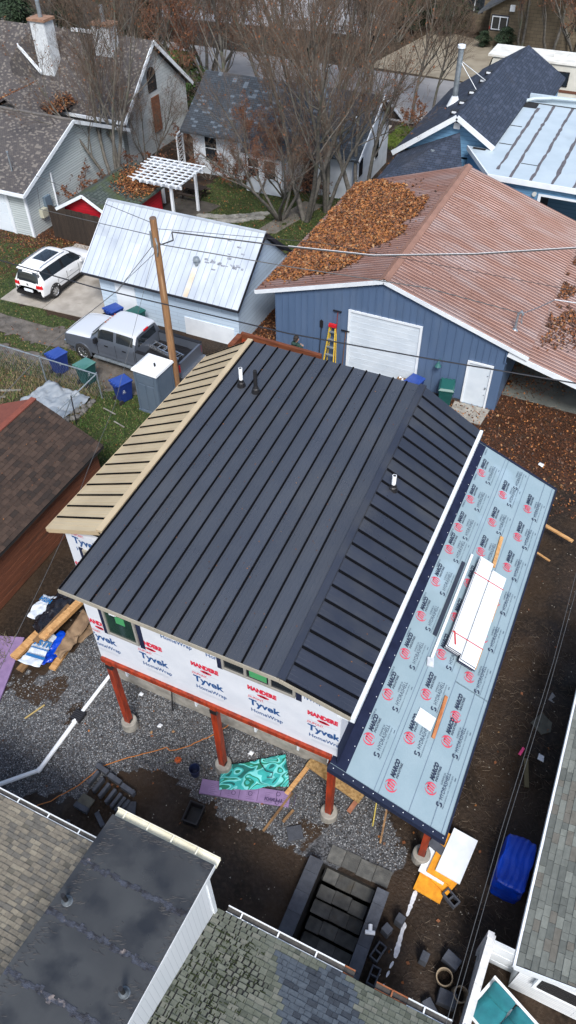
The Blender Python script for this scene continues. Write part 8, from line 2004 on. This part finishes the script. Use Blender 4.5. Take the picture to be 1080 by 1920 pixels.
bgs = [(-24.5, 50.5, TB_, 1.0), (-20.5, 50.8, TA, 1.1), (-28.5, 50.0, TD, 1.1), (-18.3, 51.0, TD, 1.0), (-16.6, 55.8, TD, .9), (-31.5, 53.5, TE, 1.25), (-35, 51.5, TA, 1.0), (-23.5, 55.5, TC, 1.1), (-27, 58, TB_, .9), (-39, 52.5, TB_, .9), (-34, 57, TE, 1.4), (-15.6, 57.5, TD, .75), (-21, 59, TD, .9), (-43.5, 51, TD, 1.0)]
places = ['behind the left part of the white house', 'behind the middle of the white house roof', 'behind the white house toward the big gable', 'at the right end of the white house', 'on the street verge beside the bright lawn', 'rusty and dense behind the big gable', 'behind the big house chimneys', 'with many stems before the street', 'tall in the middle of the street verge', 'at the back of the big house', 'rusty and wide beyond the big house', 'low by the far kerb near the motorhome', 'single stemmed beside the street', 'far left behind the big house ridge']
for (x, y, tm, s), pl in zip(bgs, places):
    plant_tree(tm, (x, y, 0), random.uniform(0, 6), s, 'bare tree ' + pl, name='bare_tree', group=gt)
fars = [(-13.2, 74.6, TF, 1.15, 'rusty leaved tree right of the tan house window'), (-10.6, 74.0, TF, 1.3, 'rusty leaved tree at the right corner of the tan house'), (-8.6, 75, TE, 1.3, 'rusty shrubby tree far right beyond the motorhome'), (-24, 74, TE, 1.0, 'reddish bare tree left of the tan house across the street'), (-27, 72, TF, .9, 'rusty tree beside the worn driveway across the street'), (-34, 70, TB_, 1.0, 'tall bare tree across the street in the middle of the top edge'), (-38, 70, TF, 1.3, 'rust coloured tree across the street behind the big house'), (-43, 68, TE, 1.5, 'wide rusty tree across the street beyond the chimneys'), (-44, 76, TA, 1.1, 'bare forked tree deep across the street'), (-26.5, 81, TC, 1.3, 'spreading bare tree far beyond the worn driveway'), (-22, 82, TD, 1.0, 'single stemmed bare tree beside the side wing of the tan house'), (-48, 66, TA, 1.2, 'bare forked tree far left across the street')]
for x, y, tm, s, lb in fars: plant_tree(tm, (x, y, 0), random.uniform(0, 6), s, lb, name='rusty_tree' if tm in (TE, TF) else 'bare_tree')
# evergreens
EG = mat('evergreen_leaf', (0.012, 0.028, 0.012), (0.022, 0.045, 0.018), 3, .8); EGB = mat('evergreen_bright', (0.03, 0.08, 0.015), (0.05, 0.11, 0.02), 3, .8)
def bushy(seed, h, r, n, m_, conic=True):
    g_ = np.random.default_rng(seed); z = g_.random(n) ** .8 * h; rr = r * ((1 - z / h) if conic else np.sqrt(np.clip(1 - (2 * z / h - 1) ** 2, 0, 1))) * (.35 + .65 * np.sqrt(g_.random(n))) * (1 + .3 * np.sin(z * 4 + g_.random(n)))
    a = g_.uniform(0, 2 * PI, n); lump = 1 + .25 * np.sin(a * 3 + z) ; x = rr * np.cos(a) * lump; y = rr * np.sin(a) * lump
    s = g_.uniform(.08, .2, n); th = g_.uniform(0, 2 * PI, n); t = g_.uniform(-.9, .3, n)
    c = np.stack([x, y, z + .2], -1); u = np.stack([np.cos(a) * .8 + np.cos(th) * .5, np.sin(a) * .8 + np.sin(th) * .5, t], -1) * s[:, None]; w = np.stack([-np.sin(a + th * .2), np.cos(a + th * .2), g_.uniform(-.4, .4, n)], -1) * s[:, None] * .45
    vv = np.stack([c - u, c - w, c + u, c + w], 1).reshape(-1, 3); me = bpy.data.meshes.new('crown'); f = np.arange(n * 4).reshape(-1, 4)
    me.from_pydata(vv.tolist(), [], f.tolist()); me.materials.append(m_); return me
tk_ = MB(); tk_.tube([(0, 0, 0), (0, 0, 5)], [.2, .05], 8); TKM = tk_.mesh('trunk', BARK, uv=False)
E1 = bushy(1, 9, 2.4, 9000, EG); E2 = bushy(2, 3.4, 1.6, 5000, EG, False); E3 = bushy(3, 3.5, 1.5, 5000, EGB, False)
for i, (x, y, s, me, lb) in enumerate(((-47, 52, 1.0, E1, 'dark conifer at the far top left corner'), (-44.5, 54.5, .9, E1, 'dark conifer next to the corner one behind the big house'), (-41, 55, .85, E1, 'dark conifer behind the left white chimney'), (-38, 55.5, .8, E1, 'dark conifer between the two white chimneys'), (-35.5, 53, 1.0, E2, 'round dark evergreen bush behind the right chimney'), (-33.3, 52.0, 1.0, E3, 'brighter green bush right of the second chimney'), (-23.5, 77.8, 1.0, E2, 'dark hedge clump before the side wing of the tan house'), (-20.5, 78.2, .95, E2, 'dark hedge clump at the left of the tan house corner'), (-16.6, 75.4, .35, E2, 'small dark shrub at the tan house corner'), (-14.7, 75.0, .5, E2, 'low dark shrub under the tan house window'), (-51, 55, 1.1, E1, 'dark conifer at the left edge beyond the ridge'))):
    t = thing('evergreen_tree' if me in (E1,) else 'evergreen_bush', lb, 'tree' if me is E1 else 'bush', (x, y, 0), random.uniform(0, 6)); t.scale = (s, s, s); inst('trunk', TKM, t, (0, 0, 0), scale=(1, 1, 1) if me is E1 else (.5, .5, .4)); inst('crown', me, t, (0, 0, 0))
SH = tree_meshes(77, 1.7, 9, .9, .75, .25, leafy=.25, twigm=TWIGR, r0=.02, nl1=5)
for i, (x, y, s, lb) in enumerate(((-15.4, 53.2, 1.4, 'pinkish bare shrub on the verge by the vivid lawn'), (-28.6, 39.4, 1.1, 'bare shrub with dead leaves by the beige garage gable'), (-25.2, 41.5, 1.0, 'twiggy shrub under the tall window of the white house'), (-23.0, 41.2, 1.1, 'bare shrub before the white wall left of the bay'), (-29.7, 34.3, 1.6, 'thin shrub with dry leaves against the beige siding'), (-27.8, 44.4, 1.2, 'brown shrub behind the garden arch'), (-17.9, 41.3, .9, 'low dark shrub at the dark doorway of the white house'))):
    t = thing('shrub', lb, 'shrub', (x, y, 0), i * 1.1); t.scale = (s, s, s)
    for nm, me in zip(('stems', 'twigs', 'leaves'), SH):
        if me is not None: inst(nm, me, t, (0, 0, 0))
# distant wooded ground cover behind everything
n = 30000; x = rng.uniform(-75, 5, n); y = rng.uniform(88, 125, n); z = rng.random(n) ** 1.5 * 5
g_ = leaf_cards('far_wood', x, y, z, .6, 1.2, mats=[mat('far_brown', (0.13, 0.09, 0.065)), mat('far_grey', (0.2, 0.18, 0.16)), mat('far_green', (0.05, 0.06, 0.035))], probs=(.45, .35, .2))
tag(g_, 'mass of brown woodland undergrowth beyond the houses at the top edge', 'woodland', kind='stuff')
# thin haze free scene; the far end of the ground keeps its own colour
def split_loose(o):
    import bmesh
    me = o.data; n = len(me.vertices); par = list(range(n))
    def f(a):
        while par[a] != a: par[a] = par[par[a]]; a = par[a]
        return a
    for e in me.edges: par[f(e.vertices[0])] = f(e.vertices[1])
    roots = sorted({f(i) for i in range(n)}); lab = {r: i for i, r in enumerate(roots)}; vid = [lab[f(i)] for i in range(n)]
    if len(roots) < 2: return
    for k in range(len(roots)):
        c = o if k == len(roots) - 1 else o.copy()
        m2 = me.copy(); b = bmesh.new(); b.from_mesh(m2); b.verts.ensure_lookup_table()
        bmesh.ops.delete(b, geom=[b.verts[i] for i in range(n) if vid[i] != k], context='VERTS'); b.to_mesh(m2); b.free(); c.data = m2
        if c is not o: COL.objects.link(c)
for o in list(bpy.data.objects):
    if o.type == 'MESH' and o.parent is not None and o.name.split('.')[0] in ('gable', 'front_wall', 'corner_board', 'white_flashing', 'meter_box', 'deadbolt', 'coupling', 'lap_line', 'white_trim', 'side_window', 'door_pillar', 'rake_trim', 'rake_board', 'white_rake', 'stay_rod', 'garage_frame') and not (o.name == 'front_wall' and o.parent == H): split_loose(o)
for o in bpy.data.objects:
    if o.parent is not None and 'category' in o.keys(): del o['category']
